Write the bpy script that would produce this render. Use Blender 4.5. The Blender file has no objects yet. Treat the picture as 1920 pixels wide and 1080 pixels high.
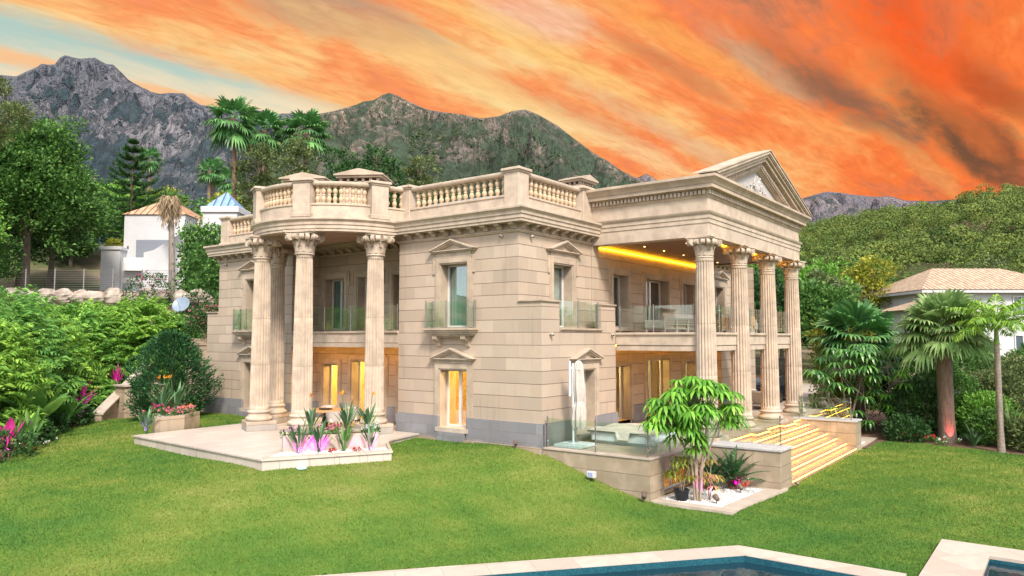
import bpy, math, random
import numpy as np
from math import sin, cos, pi, radians as rad
from mathutils import Matrix, Vector

SC = bpy.context.scene
COL = SC.collection
# ---------------------------------------------------------------- camera
CAM = np.array([-21.45, -15.76, 3.70])
cd = bpy.data.cameras.new('camera')
cd.sensor_width = 36.0; cd.lens = 26.08; cd.clip_start = 0.1; cd.clip_end = 20000
cam = bpy.data.objects.new('camera', cd); COL.objects.link(cam)
cam.location = CAM; cam.rotation_euler = (rad(90 + 3.8925), 0, rad(36.8107 - 90))
SC.camera = cam
SC.render.resolution_x, SC.render.resolution_y = 1024, 576
# ---------------------------------------------------------------- view
SC.view_settings.view_transform = 'Standard'; SC.view_settings.look = 'None'
SC.view_settings.gamma = 1.0; SC.view_settings.use_curve_mapping = False
SC.view_settings.exposure = 1.22
SC.cycles.use_denoising = True
SC.cycles.max_bounces = 7; SC.cycles.diffuse_bounces = 3; SC.cycles.glossy_bounces = 3
SC.cycles.transparent_max_bounces = 12; SC.cycles.transmission_bounces = 4
SC.cycles.caustics_reflective = False; SC.cycles.caustics_refractive = False
SC.cycles.sample_clamp_indirect = 4.0
SUN_AZ, SUN_EL = 233.0, 44.0
sl = bpy.data.lights.new('sun', 'SUN'); sl.energy = 2.4; sl.angle = rad(11); sl.color = (1.0, 0.91, 0.80)
so = bpy.data.objects.new('sun', sl); COL.objects.link(so)
sd = Vector((cos(rad(SUN_AZ)) * cos(rad(SUN_EL)), sin(rad(SUN_AZ)) * cos(rad(SUN_EL)), sin(rad(SUN_EL))))
so.rotation_euler = sd.to_track_quat('Z', 'Y').to_euler()

# ---------------------------------------------------------------- node helper
class NT:
    def __init__(s, tree):
        s.t = tree; s.n = tree.nodes; s.l = tree.links
    def new(s, typ, **kw):
        nd = s.n.new(typ)
        for k, v in kw.items(): setattr(nd, k, v)
        return nd
    def put(s, sock, val):
        if hasattr(val, 'is_linked') or isinstance(val, bpy.types.NodeSocket): s.l.new(val, sock)
        elif isinstance(val, (tuple, list)):
            v = tuple(val)
            if len(v) == 3 and len(sock.default_value) == 4: v = v + (1.0,)
            sock.default_value = v
        else: sock.default_value = val
    def math(s, op, a, b=None, c=None, clamp=False):
        nd = s.new('ShaderNodeMath', operation=op, use_clamp=clamp)
        s.put(nd.inputs[0], a)
        if b is not None: s.put(nd.inputs[1], b)
        if c is not None: s.put(nd.inputs[2], c)
        return nd.outputs[0]
    def vmath(s, op, a, b=None, scale=None):
        nd = s.new('ShaderNodeVectorMath', operation=op)
        s.put(nd.inputs[0], a)
        if b is not None: s.put(nd.inputs[1], b)
        if scale is not None: s.put(nd.inputs['Scale'], scale)
        return nd.outputs['Value'] if op in ('DOT_PRODUCT', 'LENGTH', 'DISTANCE') else nd.outputs[0]
    def mix(s, f, a, b, typ='MIX', clamp=False):
        nd = s.new('ShaderNodeMix', data_type='RGBA', blend_type=typ)
        nd.clamp_result = clamp
        s.put(nd.inputs[0], f); s.put(nd.inputs[6], a); s.put(nd.inputs[7], b)
        return nd.outputs[2]
    def noise(s, vec, scale, detail=4, rough=.55, dist=0.0, dim='3D', col=False):
        nd = s.new('ShaderNodeTexNoise', noise_dimensions=dim)
        if vec is not None: s.put(nd.inputs['Vector'], vec)
        s.put(nd.inputs['Scale'], scale); s.put(nd.inputs['Detail'], detail)
        s.put(nd.inputs['Roughness'], rough); s.put(nd.inputs['Distortion'], dist)
        return nd.outputs['Color' if col else 'Fac']
    def voro(s, vec, scale, feature='F1', out='Distance', rnd=1.0):
        nd = s.new('ShaderNodeTexVoronoi', feature=feature)
        if vec is not None: s.put(nd.inputs['Vector'], vec)
        s.put(nd.inputs['Scale'], scale); s.put(nd.inputs['Randomness'], rnd)
        return nd.outputs[out]
    def ramp(s, fac, stops, interp='LINEAR'):
        nd = s.new('ShaderNodeValToRGB'); cr = nd.color_ramp; cr.interpolation = interp
        while len(cr.elements) < len(stops): cr.elements.new(0.5)
        for e, (p, c) in zip(cr.elements, stops):
            e.position = p; e.color = (c, c, c, 1) if isinstance(c, (int, float)) else tuple(c)[:3] + (1,)
        s.put(nd.inputs[0], fac); return nd.outputs[0]
    def rng(s, v, a, b, c=0.0, d=1.0, smooth=True):
        nd = s.new('ShaderNodeMapRange', interpolation_type='SMOOTHSTEP' if smooth else 'LINEAR')
        nd.clamp = True
        s.put(nd.inputs[0], v); s.put(nd.inputs[1], a); s.put(nd.inputs[2], b); s.put(nd.inputs[3], c); s.put(nd.inputs[4], d)
        return nd.outputs[0]
    def xyz(s, x, y, z):
        nd = s.new('ShaderNodeCombineXYZ'); s.put(nd.inputs[0], x); s.put(nd.inputs[1], y); s.put(nd.inputs[2], z); return nd.outputs[0]
    def sep(s, v):
        nd = s.new('ShaderNodeSeparateXYZ'); s.put(nd.inputs[0], v); return nd.outputs

# ---------------------------------------------------------------- world: dusk sky with sunlit cloud bands
W = bpy.data.worlds.new('World'); SC.world = W; W.use_nodes = True
w = NT(W.node_tree); w.n.clear()
wo = w.new('ShaderNodeOutputWorld'); bg = w.new('ShaderNodeBackground')
nish = w.new('ShaderNodeTexSky', sky_type='NISHITA'); nish.sun_disc = False
nish.sun_elevation = rad(SUN_EL); nish.sun_rotation = rad(90 - SUN_AZ); nish.altitude = 200; nish.dust_density = 2.0
dirv = w.vmath('NORMALIZE', w.new('ShaderNodeTexCoord').outputs['Generated'])
dx, dy, dz = w.sep(dirv)
AZ = rad(-10)
za = w.math('ADD', w.math('MAXIMUM', dz, 0.0), 0.16)
Pa = w.math('DIVIDE', w.vmath('DOT_PRODUCT', dirv, (cos(AZ), sin(AZ), 0)), za)     # along the streaks
Pb = w.math('DIVIDE', w.vmath('DOT_PRODUCT', dirv, (-sin(AZ), cos(AZ), 0)), za)    # across them
warp = w.noise(w.xyz(w.math('MULTIPLY', Pa, .8), w.math('MULTIPLY', Pb, 1.7), 3.0), 1.0, 4, .55)
wv = w.math('SUBTRACT', warp, .5)
warp2 = w.noise(w.xyz(w.math('MULTIPLY', Pa, 2.6), w.math('MULTIPLY', Pb, 5.0), 9.0), 1.0, 3, .5)
wv2 = w.math('SUBTRACT', warp2, .5)
pb2 = w.math('ADD', Pb, w.math('MULTIPLY_ADD', wv, .20, w.math('MULTIPLY', wv2, .03)))
pa2 = w.math('MULTIPLY_ADD', wv, .5, Pa)
n_big = w.noise(w.xyz(w.math('MULTIPLY', pa2, 1.0), w.math('MULTIPLY', pb2, 2.8), 1.0), 1.0, 5, .55, .3)
n_mid = w.noise(w.xyz(w.math('MULTIPLY', pa2, 2.9), w.math('MULTIPLY', pb2, 9.0), 7.0), 1.0, 7, .64, .25)
n_fine = w.noise(w.xyz(w.math('MULTIPLY', pa2, 11.0), w.math('MULTIPLY', pb2, 36.0), 2.0), 1.0, 5, .66, .3)
n_bil = w.noise(w.xyz(w.math('MULTIPLY', pa2, 1.9), w.math('MULTIPLY', pb2, 2.6), 31.0), 1.0, 6, .6, .4)
dens = w.math('ADD', w.math('MULTIPLY_ADD', w.math('SUBTRACT', n_bil, .5), .42, w.math('MULTIPLY', n_big, .62)), w.math('ADD', w.math('MULTIPLY', n_mid, .29), w.math('MULTIPLY', n_fine, .09)))
# deep red-orange towards the right (low azimuth), salmon and gold towards the left
azr = w.math('ARCTAN2', dy, dx)
right = w.rng(azr, rad(44), rad(2))
cl_l = w.ramp(dens, [(.32, (.60, .33, .24)), (.40, (.95, .33, .18)), (.45, (1.0, .34, .14)), (.50, (1.0, .44, .19)), (.56, (1.0, .60, .28)), (.64, (1.0, .78, .42))])
cl_r = w.ramp(dens, [(.31, (.32, .15, .095)), (.39, (.80, .22, .095)), (.45, (.97, .215, .06)), (.51, (1.0, .265, .078)), (.575, (1.0, .38, .13)), (.66, (1.0, .58, .25))])
cloud = w.mix(right, cl_l, cl_r)
# single cloud masses: place along and across the streaks, their spread, colour and weight
MASSES = [(1.95,1.465,.40,.06,(1.0,.74,.42),.75),(1.27,1.46,.30,.045,(1.0,.70,.36),.5),(.791,1.422,.26,.080,(.48,.34,.28),.85),(1.134,1.130,.13,.085,(.95,.60,.50),.75),(1.250,1.237,.42,.046,(1.0,.66,.24),.55),(1.127,1.457,.38,.055,(1.0,.60,.26),.50),
 (.905,1.790,.30,.050,(1.0,.58,.25),.6),(1.661,.873,.24,.040,(.56,.40,.29),.75),(1.945,1.315,.42,.040,(.80,.50,.34),.6),(1.634,1.418,.32,.042,(.70,.38,.24),.55),(2.619,.644,.60,.075,(.20,.095,.06),1.0),
 (2.000,.794,.42,.055,(.30,.145,.10),.95),(1.734,.547,.42,.075,(.93,.10,.016),.70),(1.373,.951,.24,.036,(1.0,.42,.12),.7),(2.115,.479,.24,.045,(.40,.09,.035),.7),(1.957,.922,.45,.022,(1.0,.40,.14),.6),
 (2.697,.820,.42,.030,(.85,.42,.16),.6),(1.5,1.05,.25,.03,(.62,.20,.10),.6),(2.35,.62,.3,.03,(.9,.22,.06),.5)]
for a0, b0, sa, sb, c_, k_ in MASSES:
    u = w.math('DIVIDE', w.math('SUBTRACT', pa2, a0), sa); v = w.math('DIVIDE', w.math('SUBTRACT', pb2, b0), sb)
    d2_ = w.math('ADD', w.math('MULTIPLY', u, u), w.math('MULTIPLY', v, v))
    rag = w.math('MULTIPLY_ADD', w.math('SUBTRACT', n_mid, .5), 4.2, w.math('MULTIPLY_ADD', w.math('SUBTRACT', n_bil, .5), 3.6, w.math('MULTIPLY', w.math('SUBTRACT', n_fine, .5), 2.2)))
    f_ = w.math('MULTIPLY', w.rng(w.math('ADD', d2_, w.math('MULTIPLY', rag, -1.0)), 2.6, -.4), k_)
    cloud = w.mix(f_, cloud, c_)
# fine thread texture through everything
cloud = w.mix(1.0, cloud, w.ramp(n_fine, [(.30, .90), (.5, 1.0), (.70, 1.09)]), 'MULTIPLY')
cloud = w.mix(1.0, cloud, (1.0, .93, .78), 'MULTIPLY')
# clear strip low on the left
clear_e = w.math('ADD', Pb, w.math('ADD', w.math('MULTIPLY', w.math('SUBTRACT', n_mid, .5), .16), w.math('MULTIPLY', w.math('SUBTRACT', n_big, .5), .10)))
clearf = w.math('MULTIPLY', w.rng(clear_e, 1.775, 1.90), w.rng(azr, rad(46.5), rad(51.5)))
low = w.rng(w.math('MULTIPLY_ADD', w.math('SUBTRACT', n_mid, .5), .10, dz), .335, .275)
clear = w.mix(low, (.46, .63, .57), (.96, .78, .52))
st_ = w.math('ADD', Pb, w.math('MULTIPLY', w.math('SUBTRACT', n_mid, .5), .25))
streak = w.math('MULTIPLY', w.math('MULTIPLY', w.rng(st_, 1.96, 2.01), w.rng(st_, 2.12, 2.05)), .9)
clear = w.mix(streak, clear, (1.0, .56, .27))
front = w.mix(clearf, cloud, clear)
# the rest of the dome: pale, high, thin cloud
nb = w.noise(dirv, 2.2, 5, .6, .5)
pale = w.mix(w.rng(nb, .35, .65), (.80, .86, .98), (1.0, .95, .88))
skyb = w.mix(.55, w.mix(1.0, nish.outputs[0], (.14, .14, .14), 'MULTIPLY'), pale)
fx = w.vmath('DOT_PRODUCT', dirv, (cos(rad(36.8)), sin(rad(36.8)), 0))
sect = w.math('MULTIPLY', w.rng(fx, .30, .72), w.rng(dz, .80, .52))
FRONT_K, BACK_K = 0.42, .94
total = w.mix(sect, w.mix(1.0, skyb, (BACK_K,) * 3, 'MULTIPLY'), w.mix(1.0, front, (FRONT_K,) * 3, 'MULTIPLY'))
w.l.new(total, bg.inputs[0]); bg.inputs[1].default_value = 1.0
w.l.new(bg.outputs[0], wo.inputs[0])

# ---------------------------------------------------------------- mesh helper
class MB:
    """collects geometry; build() links it as ONE mesh object"""
    def __init__(s): s.V = []; s.F = []; s.n = 0
    def add(s, verts, faces):
        v = np.asarray(verts, float).reshape(-1, 3)
        s.V.append(v)
        if isinstance(faces, np.ndarray): s.F.append(faces + s.n)
        else: s.F += [np.array([f], int) + s.n for f in faces]
        s.n += len(v); return s
    def box(s, x0, x1, y0, y1, z0, z1):
        if x0 > x1: x0, x1 = x1, x0
        if y0 > y1: y0, y1 = y1, y0
        if z0 > z1: z0, z1 = z1, z0
        return s.add([(x0,y0,z0),(x1,y0,z0),(x1,y1,z0),(x0,y1,z0),(x0,y0,z1),(x1,y0,z1),(x1,y1,z1),(x0,y1,z1)],
                     np.array([(0,3,2,1),(4,5,6,7),(0,1,5,4),(1,2,6,5),(2,3,7,6),(3,0,4,7)]))
    def bbox(s, x0, x1, y0, y1, z0, z1, b=.02):
        """box with chamfered vertical and top edges"""
        p = [(x0+b,y0),(x1-b,y0),(x1,y0+b),(x1,y1-b),(x1-b,y1),(x0+b,y1),(x0,y1-b),(x0,y0+b)]
        q = [(x0+b,y0+b),(x1-b,y0+b),(x1-b,y0+b),(x1-b,y1-b),(x1-b,y1-b),(x0+b,y1-b),(x0+b,y1-b),(x0+b,y0+b)]
        v = [(x,y,z0) for x,y in p]+[(x,y,z1-b) for x,y in p]+[(x*.5+u*.5,y*.5+w_*.5,z1) for (x,y),(u,w_) in zip(p,q)]
        f = [tuple(range(7,-1,-1)), tuple(range(16,24))]
        for k in (0,8):
            for i in range(8):
                j=(i+1)%8; f.append((k+i,k+j,k+8+j,k+8+i))
        return s.add(v, f)
    def prism(s, poly, z0, z1):
        n = len(poly); a = sum(poly[i][0]*poly[(i+1)%n][1]-poly[(i+1)%n][0]*poly[i][1] for i in range(n))
        if a < 0: poly = poly[::-1]
        v = [(x,y,z0) for x,y in poly]+[(x,y,z1) for x,y in poly]
        f = [tuple(range(n-1,-1,-1)), tuple(range(n,2*n))]+[(i,(i+1)%n,n+(i+1)%n,n+i) for i in range(n)]
        return s.add(v, f)
    def quad(s, a, b, c, d): return s.add([a,b,c,d], np.array([(0,1,2,3)]))
    def lathe(s, prof, c=(0,0,0), seg=24, a0=0.0, a1=2*pi, cap=True):
        full = abs(a1-a0-2*pi) < 1e-6; m = seg if full else seg+1
        v = []
        for r, z in prof:
            for i in range(m):
                a = a0+(a1-a0)*i/seg; v.append((c[0]+r*cos(a), c[1]+r*sin(a), c[2]+z))
        f = []
        for k in range(len(prof)-1):
            for i in range(seg):
                j = (i+1)%m
                f.append((k*m+i, k*m+j, (k+1)*m+j, (k+1)*m+i))
        if full and cap:
            f.append(tuple(range(m-1,-1,-1))); f.append(tuple(range((len(prof)-1)*m, len(prof)*m)))
        b = np.array([q for q in f if len(q)==4])
        base = s.n; s.add(v, b)
        for q in f:
            if len(q) != 4: s.F.append(np.array([q])+base)
        return s
    def tube(s, pts, rad_, seg=8, cap=True):
        P = np.asarray(pts, float); n = len(P)
        R = np.full(n, rad_) if np.isscalar(rad_) else np.asarray(rad_, float)
        T = np.gradient(P, axis=0); T /= np.linalg.norm(T, axis=1)[:,None]+1e-9
        up = np.array([0,0,1.]) if abs(T[0][2]) < .9 else np.array([1.,0,0])
        v = []
        for i in range(n):
            a = np.cross(T[i], up); a /= np.linalg.norm(a)+1e-9; b = np.cross(a, T[i])
            for k in range(seg):
                t = 2*pi*k/seg; v.append(P[i]+R[i]*(cos(t)*a+sin(t)*b))
        f = [(i*seg+k, i*seg+(k+1)%seg, (i+1)*seg+(k+1)%seg, (i+1)*seg+k) for i in range(n-1) for k in range(seg)]
        base = s.n; s.add(v, np.array(f))
        if cap:
            s.F.append(np.array([tuple(range(seg))])+base); s.F.append(np.array([tuple(range(n*seg-1,(n-1)*seg-1,-1))])+base)
        return s
    def sweep(s, prof, path, closed=False, side=1):
        """profile of (out, z) swept along a 2-D path with mitred corners; out is to the right of travel * side"""
        P = np.asarray(path, float); n = len(P); m = len(prof)
        N = []
        for i in range(n):
            if closed: a, b = P[i-1], P[(i+1)%n]
            else: a, b = P[max(i-1,0)], P[min(i+1,n-1)]
            d1 = P[i]-a; d2 = b-P[i]
            if not closed and i == 0: d1 = d2
            if not closed and i == n-1: d2 = d1
            d1 = d1/np.linalg.norm(d1); d2 = d2/np.linalg.norm(d2)
            n1 = np.array([d1[1],-d1[0]])*side; n2 = np.array([d2[1],-d2[0]])*side
            h = n1+n2; h = h/max(np.dot(h,h)/2, .15); N.append(h)
        v = []
        for i in range(n):
            for o, z in prof: v.append((P[i][0]+N[i][0]*o, P[i][1]+N[i][1]*o, z))
        f = []
        for i in range(n if closed else n-1):
            j = (i+1)%n
            for k in range(m-1): f.append((i*m+k, j*m+k, j*m+k+1, i*m+k+1))
        base = s.n; s.add(v, np.array(f))
        if not closed:
            s.F.append(np.array([tuple(range(m))])+base); s.F.append(np.array([tuple(range((n-1)*m, n*m))])+base)
        return s
    def ball(s, c, r, seg=12, ring=8):
        r = (r,r,r) if np.isscalar(r) else r
        v = [(c[0],c[1],c[2]-r[2])]; f = []
        for i in range(1, ring):
            t = -pi/2+pi*i/ring
            for k in range(seg): a = 2*pi*k/seg; v.append((c[0]+r[0]*cos(t)*cos(a), c[1]+r[1]*cos(t)*sin(a), c[2]+r[2]*sin(t)))
        v.append((c[0],c[1],c[2]+r[2])); L = len(v)-1
        for k in range(seg):
            f.append((0,1+(k+1)%seg,1+k)); f.append((L,L-seg+k,L-seg+(k+1)%seg))
        for i in range(ring-2):
            for k in range(seg):
                f.append((1+i*seg+k,1+i*seg+(k+1)%seg,1+(i+1)*seg+(k+1)%seg,1+(i+1)*seg+k))
        return s.add(v, f)
    def xf(s, M):
        """transform everything collected so far by a 4x4 matrix"""
        M = np.array(M)
        s.V = [v @ M[:3,:3].T + M[:3,3] for v in s.V]; return s
    def join(s, o, M=None):
        V = np.concatenate(o.V); 
        if M is not None: M = np.array(M); V = V @ M[:3,:3].T + M[:3,3]
        s.V.append(V)
        s.F += [f+s.n for f in o.F]; s.n += len(V); return s
    def mesh(s, name, mat, smooth=None):
        V = np.concatenate(s.V) if s.V else np.zeros((0,3))
        me = bpy.data.meshes.new(name)
        me.vertices.add(len(V)); me.vertices.foreach_set('co', V.astype(np.float32).ravel())
        tot = np.concatenate([np.full(len(f), f.shape[1], np.int32) for f in s.F])
        lv = np.concatenate([f.ravel() for f in s.F]).astype(np.int32)
        st = np.concatenate([[0], np.cumsum(tot)[:-1]]).astype(np.int32)
        me.loops.add(len(lv)); me.loops.foreach_set('vertex_index', lv)
        me.polygons.add(len(tot)); me.polygons.foreach_set('loop_start', st); me.polygons.foreach_set('loop_total', tot)
        me.update(calc_edges=True)
        for m_ in (mat if isinstance(mat, (list, tuple)) else [mat]):
            if m_: me.materials.append(m_)
        me.polygons.foreach_set('use_smooth', np.full(len(tot), smooth is not None, bool))
        if smooth is not None:
            if smooth < 179: me.set_sharp_from_angle(angle=rad(smooth))
        return me
    def build(s, name, mat, parent=None, smooth=None, **props):
        o = bpy.data.objects.new(name, s.mesh(name, mat, smooth)); COL.objects.link(o)
        if parent: o.parent = parent
        for k, v in props.items(): o[k] = v
        return o

def tag(o, label=None, cat=None, group=None, kind=None):
    if label: o['label'] = label
    if cat: o['category'] = cat
    if group: o['group'] = group
    if kind: o['kind'] = kind
    return o
def thing(name, label, cat, loc=(0,0,0), rz=0.0, group=None):
    o = bpy.data.objects.new(name, None); COL.objects.link(o); o.empty_display_size = .2
    o.location = loc; o.rotation_euler = (0,0,rz)
    return tag(o, label, cat, group)
def dup(root, loc=None, rz=None, label=None, group=None, scale=None):
    """copy of a thing with copies of its parts and sub-parts (mesh data shared)"""
    r = root.copy(); COL.objects.link(r)
    if loc is not None: r.location = loc
    if rz is not None: r.rotation_euler = (0,0,rz)
    if scale is not None: r.scale = (scale,)*3
    if label: r['label'] = label
    if group: r['group'] = group
    def rec(a, b):
        for ch in a.children:
            c = ch.copy(); COL.objects.link(c); c.parent = b; rec(ch, c)
    rec(root, r); return r
def struct(name, mb, mat, smooth=None): return mb.build(name, mat, None, smooth, kind='structure')
RNG = np.random.default_rng(7); random.seed(7)

# ---------------------------------------------------------------- materials
def mat(name, fn, rough=.7, spec=.4, metal=0.0):
    m = bpy.data.materials.new(name); m.use_nodes = True
    t = NT(m.node_tree); b = t.n['Principled BSDF']
    b.inputs['Roughness'].default_value = rough; b.inputs['Specular IOR Level'].default_value = spec; b.inputs['Metallic'].default_value = metal
    r = fn(t, b) if callable(fn) else fn
    if r is not None: t.put(b.inputs['Base Color'], r)
    return m
def bump(t, b, h, dist=.02, strength=.6):
    n = t.new('ShaderNodeBump'); n.inputs['Strength'].default_value = strength; n.inputs['Distance'].default_value = dist
    t.put(n.inputs['Height'], h); t.l.new(n.outputs[0], b.inputs['Normal'])
def pos(t): return t.new('ShaderNodeNewGeometry').outputs['Position']
def oco(t): return t.new('ShaderNodeTexCoord').outputs['Object']
def sc(t, v, k): return t.vmath('MULTIPLY', v, k if isinstance(k, tuple) else (k,)*3)
def mottled(c, var=.25, scale=3.0, c2=None, bmp=.004, stain=0.0, obj=False):
    def fn(t, b):
        p = oco(t) if obj else pos(t)
        n1 = t.noise(p, scale, 5, .6); n2 = t.noise(p, scale*9, 4, .65)
        lo = tuple(x*(1-var) for x in c); hi = c2 or tuple(min(1, x*(1+var)) for x in c)
        col = t.mix(t.rng(n1, .3, .7), lo, hi)
        col = t.mix(t.math('MULTIPLY', t.rng(n2, .35, .75), .22), col, tuple(x*.72 for x in c))
        if stain:
            s_ = t.noise(sc(t, p, (2.2, 2.2, .25)), 1.0, 5, .6)
            col = t.mix(t.math('MULTIPLY', t.rng(s_, .52, .75), stain), col, tuple(x*.55 for x in c))
        if bmp: bump(t, b, n2, bmp, .5)
        return col
    return fn
def masonry(c, row, width, z0, var=.14, mortar=(.16,.11,.075), mw=.012, off=.5, grey=0.0, vert=.55):
    """ashlar courses on any vertical wall: runs along x or y according to the wall's normal"""
    def fn(t, b):
        g = t.new('ShaderNodeNewGeometry'); px, py, pz = t.sep(g.outputs['Position']); nx, ny, nz = t.sep(g.outputs['Normal'])
        f = t.math('GREATER_THAN', t.math('ABSOLUTE', nx), t.math('ABSOLUTE', ny))
        u = t.math('ADD', t.math('MULTIPLY', f, py), t.math('MULTIPLY', t.math('SUBTRACT', 1.0, f), px))
        v = t.math('SUBTRACT', pz, z0)
        br = t.new('ShaderNodeTexBrick', offset=off, offset_frequency=2, squash=1.0)
        t.put(br.inputs['Vector'], t.xyz(u, v, 0.0)); br.inputs['Scale'].default_value = 1.0
        t.put(br.inputs['Color1'], (0,0,0)); t.put(br.inputs['Color2'], (1,1,1)); t.put(br.inputs['Mortar'], (.5,.5,.5))
        br.inputs['Mortar Size'].default_value = mw*.35; br.inputs['Mortar Smooth'].default_value = .1
        br.inputs['Brick Width'].default_value = width; br.inputs['Row Height'].default_value = row
        rnd = t.rng(br.outputs['Color'], 0, 1, smooth=False)
        # horizontal joint from the height itself
        fr = t.math('FRACT', t.math('DIVIDE', v, row)); e = t.math('MINIMUM', fr, t.math('SUBTRACT', 1.0, fr))
        hj = t.rng(e, mw/row*.6, mw/row*1.5, 1, 0)
        n1 = t.noise(g.outputs['Position'], 1.6, 5, .6); n2 = t.noise(g.outputs['Position'], 22, 4, .65)
        rv = t.noise(t.xyz(t.math('FLOOR', t.math('DIVIDE', v, row)), t.math('MULTIPLY', rnd, 13.7), 0), 3.3, 0)
        col = t.mix(rnd, tuple(x*(1-var) for x in c), tuple(min(1, x*(1+var*.7)) for x in c))
        col = t.mix(t.math('MULTIPLY', t.rng(rv, .4, .7), .35), col, (c[0]*1.05, c[1]*.93, c[2]*.88))
        col = t.mix(t.math('MULTIPLY', t.rng(n1, .35, .7), .25), col, tuple(x*.78 for x in c))
        col = t.mix(t.math('MULTIPLY', n2, .2), col, tuple(x*.7 for x in c))
        # rain streaks running down from the ledges, and a patchy darker band along the foot
        sk = t.noise(sc(t, g.outputs['Position'], (5.5,5.5,.22)), 1.0, 5, .65); sk2 = t.noise(g.outputs['Position'], .55, 3, .5)
        col = t.mix(t.math('MULTIPLY', t.math('MULTIPLY', t.rng(sk, .50, .68), t.rng(sk2, .42, .62)), .42), col, tuple(x*.52 for x in c))
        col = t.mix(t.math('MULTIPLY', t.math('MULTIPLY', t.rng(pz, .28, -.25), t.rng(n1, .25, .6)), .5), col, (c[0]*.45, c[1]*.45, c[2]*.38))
        vj = t.math('MULTIPLY', br.outputs['Fac'], vert)
        col = t.mix(vj, col, tuple(x*.62 for x in c))
        col = t.mix(t.math('MULTIPLY', hj, .85), col, mortar)
        bump(t, b, t.math('SUBTRACT', t.math('MULTIPLY', n2, .15), t.math('MULTIPLY', hj, 1.0)), .02, .6)
        return col
    return fn
STONE = (.450, .362, .280)
def paving(t, b, c, wd, ht, ang):
    p = pos(t); px, py, pz = t.sep(p)
    u = t.math('ADD', t.math('MULTIPLY', px, cos(ang)), t.math('MULTIPLY', py, sin(ang)))
    v = t.math('SUBTRACT', t.math('MULTIPLY', py, cos(ang)), t.math('MULTIPLY', px, sin(ang)))
    br = t.new('ShaderNodeTexBrick', offset=.5); t.put(br.inputs['Vector'], t.xyz(u, v, 0)); br.inputs['Scale'].default_value = 1
    br.inputs['Brick Width'].default_value = wd; br.inputs['Row Height'].default_value = ht; br.inputs['Mortar Size'].default_value = .006
    t.put(br.inputs['Color1'], tuple(x*.86 for x in c)); t.put(br.inputs['Color2'], tuple(min(1,x*1.08) for x in c)); t.put(br.inputs['Mortar'], tuple(x*.5 for x in c))
    n = t.noise(sc(t, p, (1,1.7,1)), 2.4, 6, .62)
    col = t.mix(t.math('MULTIPLY', t.rng(n, .35, .7), .35), br.outputs['Color'], (c[0]*.78, c[1]*.72, c[2]*.68))
    bump(t, b, t.math('SUBTRACT', 1.0, br.outputs['Fac']), .004, .5)
    return col
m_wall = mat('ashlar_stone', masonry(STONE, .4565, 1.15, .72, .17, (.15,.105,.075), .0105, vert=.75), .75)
m_plinth = mat('grey_stone_plinth', masonry((.235,.235,.25), .36, .80, 0.0, .22, (.20,.18,.16), .006, vert=.8), .7)
m_trim = mat('carved_stone', mottled((.425,.338,.255), .18, 1.3, None, .004, .35), .75)
m_trim2 = mat('pale_carved_stone', mottled((.46,.372,.288), .16, 2.2, None, .004, .25), .75)
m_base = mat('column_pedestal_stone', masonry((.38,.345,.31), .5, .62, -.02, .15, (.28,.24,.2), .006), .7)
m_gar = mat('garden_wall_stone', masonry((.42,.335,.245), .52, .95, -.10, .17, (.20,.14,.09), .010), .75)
m_cope = mat('coping_stone', mottled((.43,.36,.295), .12, 2.0), .65)
m_pave = mat('travertine_paving', lambda t, b: paving(t, b, (.52,.45,.39), 1.2, .6, rad(12)), .45)
m_terr = mat('terrace_tile', lambda t, b: paving(t, b, (.40,.32,.25), .9, .9, 0.0), .35)
def glassmat(name, tint, rough=.02, alpha=.82, spec=1.0):
    m = bpy.data.materials.new(name); m.use_nodes = True; t = NT(m.node_tree); t.n.clear()
    o = t.new('ShaderNodeOutputMaterial'); tr = t.new('ShaderNodeBsdfTransparent'); gl = t.new('ShaderNodeBsdfGlossy'); mx = t.new('ShaderNodeMixShader')
    t.put(tr.inputs[0], tint); t.put(gl.inputs[0], (1,1,1)); gl.inputs['Roughness'].default_value = rough
    fc = t.new('ShaderNodeLayerWeight').outputs['Facing']
    f = t.math('MULTIPLY_ADD', t.math('POWER', fc, 4.0), spec*.75, .04+(1-alpha)*.35, clamp=True)
    t.l.new(f, mx.inputs[0]); t.l.new(tr.outputs[0], mx.inputs[1]); t.l.new(gl.outputs[0], mx.inputs[2]); t.l.new(mx.outputs[0], o.inputs[0])
    return m
m_pane = glassmat('window_glass', (.86,.93,.92), .015, .6, 1.3)
m_rail_glass = glassmat('balustrade_glass', (.90,.965,.93), .01, .85, 1.0)
def emit(name, c, k):
    m = bpy.data.materials.new(name); m.use_nodes = True; b = m.node_tree.nodes['Principled BSDF']
    b.inputs['Base Color'].default_value = (.8,.8,.8,1); b.inputs['Emission Color'].default_value = c+(1,); b.inputs['Emission Strength'].default_value = k; return m
m_led = emit('warm_led', (1.0,.47,.008), 9.5)
m_led2 = emit('ceiling_led', (1.0,.42,.008), 13)
m_spotlamp = emit('downlight_lamp', (1.0,.60,.22), 3.0)
m_frame = mat('white_frame', mottled((.62,.60,.60), .05, 6), .4)
m_steel = mat('brushed_steel', mottled((.34,.32,.30), .08, 9), .28, .5, .9)
m_dark = mat('dark_metal', mottled((.035,.035,.038), .2, 8), .45)
m_black = mat('black_plastic', mottled((.015,.016,.02), .2, 12), .35)
m_white = mat('white_render', mottled((.50,.50,.51), .05, .8, None, .003, .1), .8)
m_curtain = mat('teal_curtain', lambda t, b: t.mix(t.noise(sc(t, pos(t), (9,9,.3)), 1.0, 3), (.05,.22,.20), (.13,.42,.37)), .7)
m_curtain_w = mat('pale_curtain', mottled((.55,.55,.52), .1, 5), .8)
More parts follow.
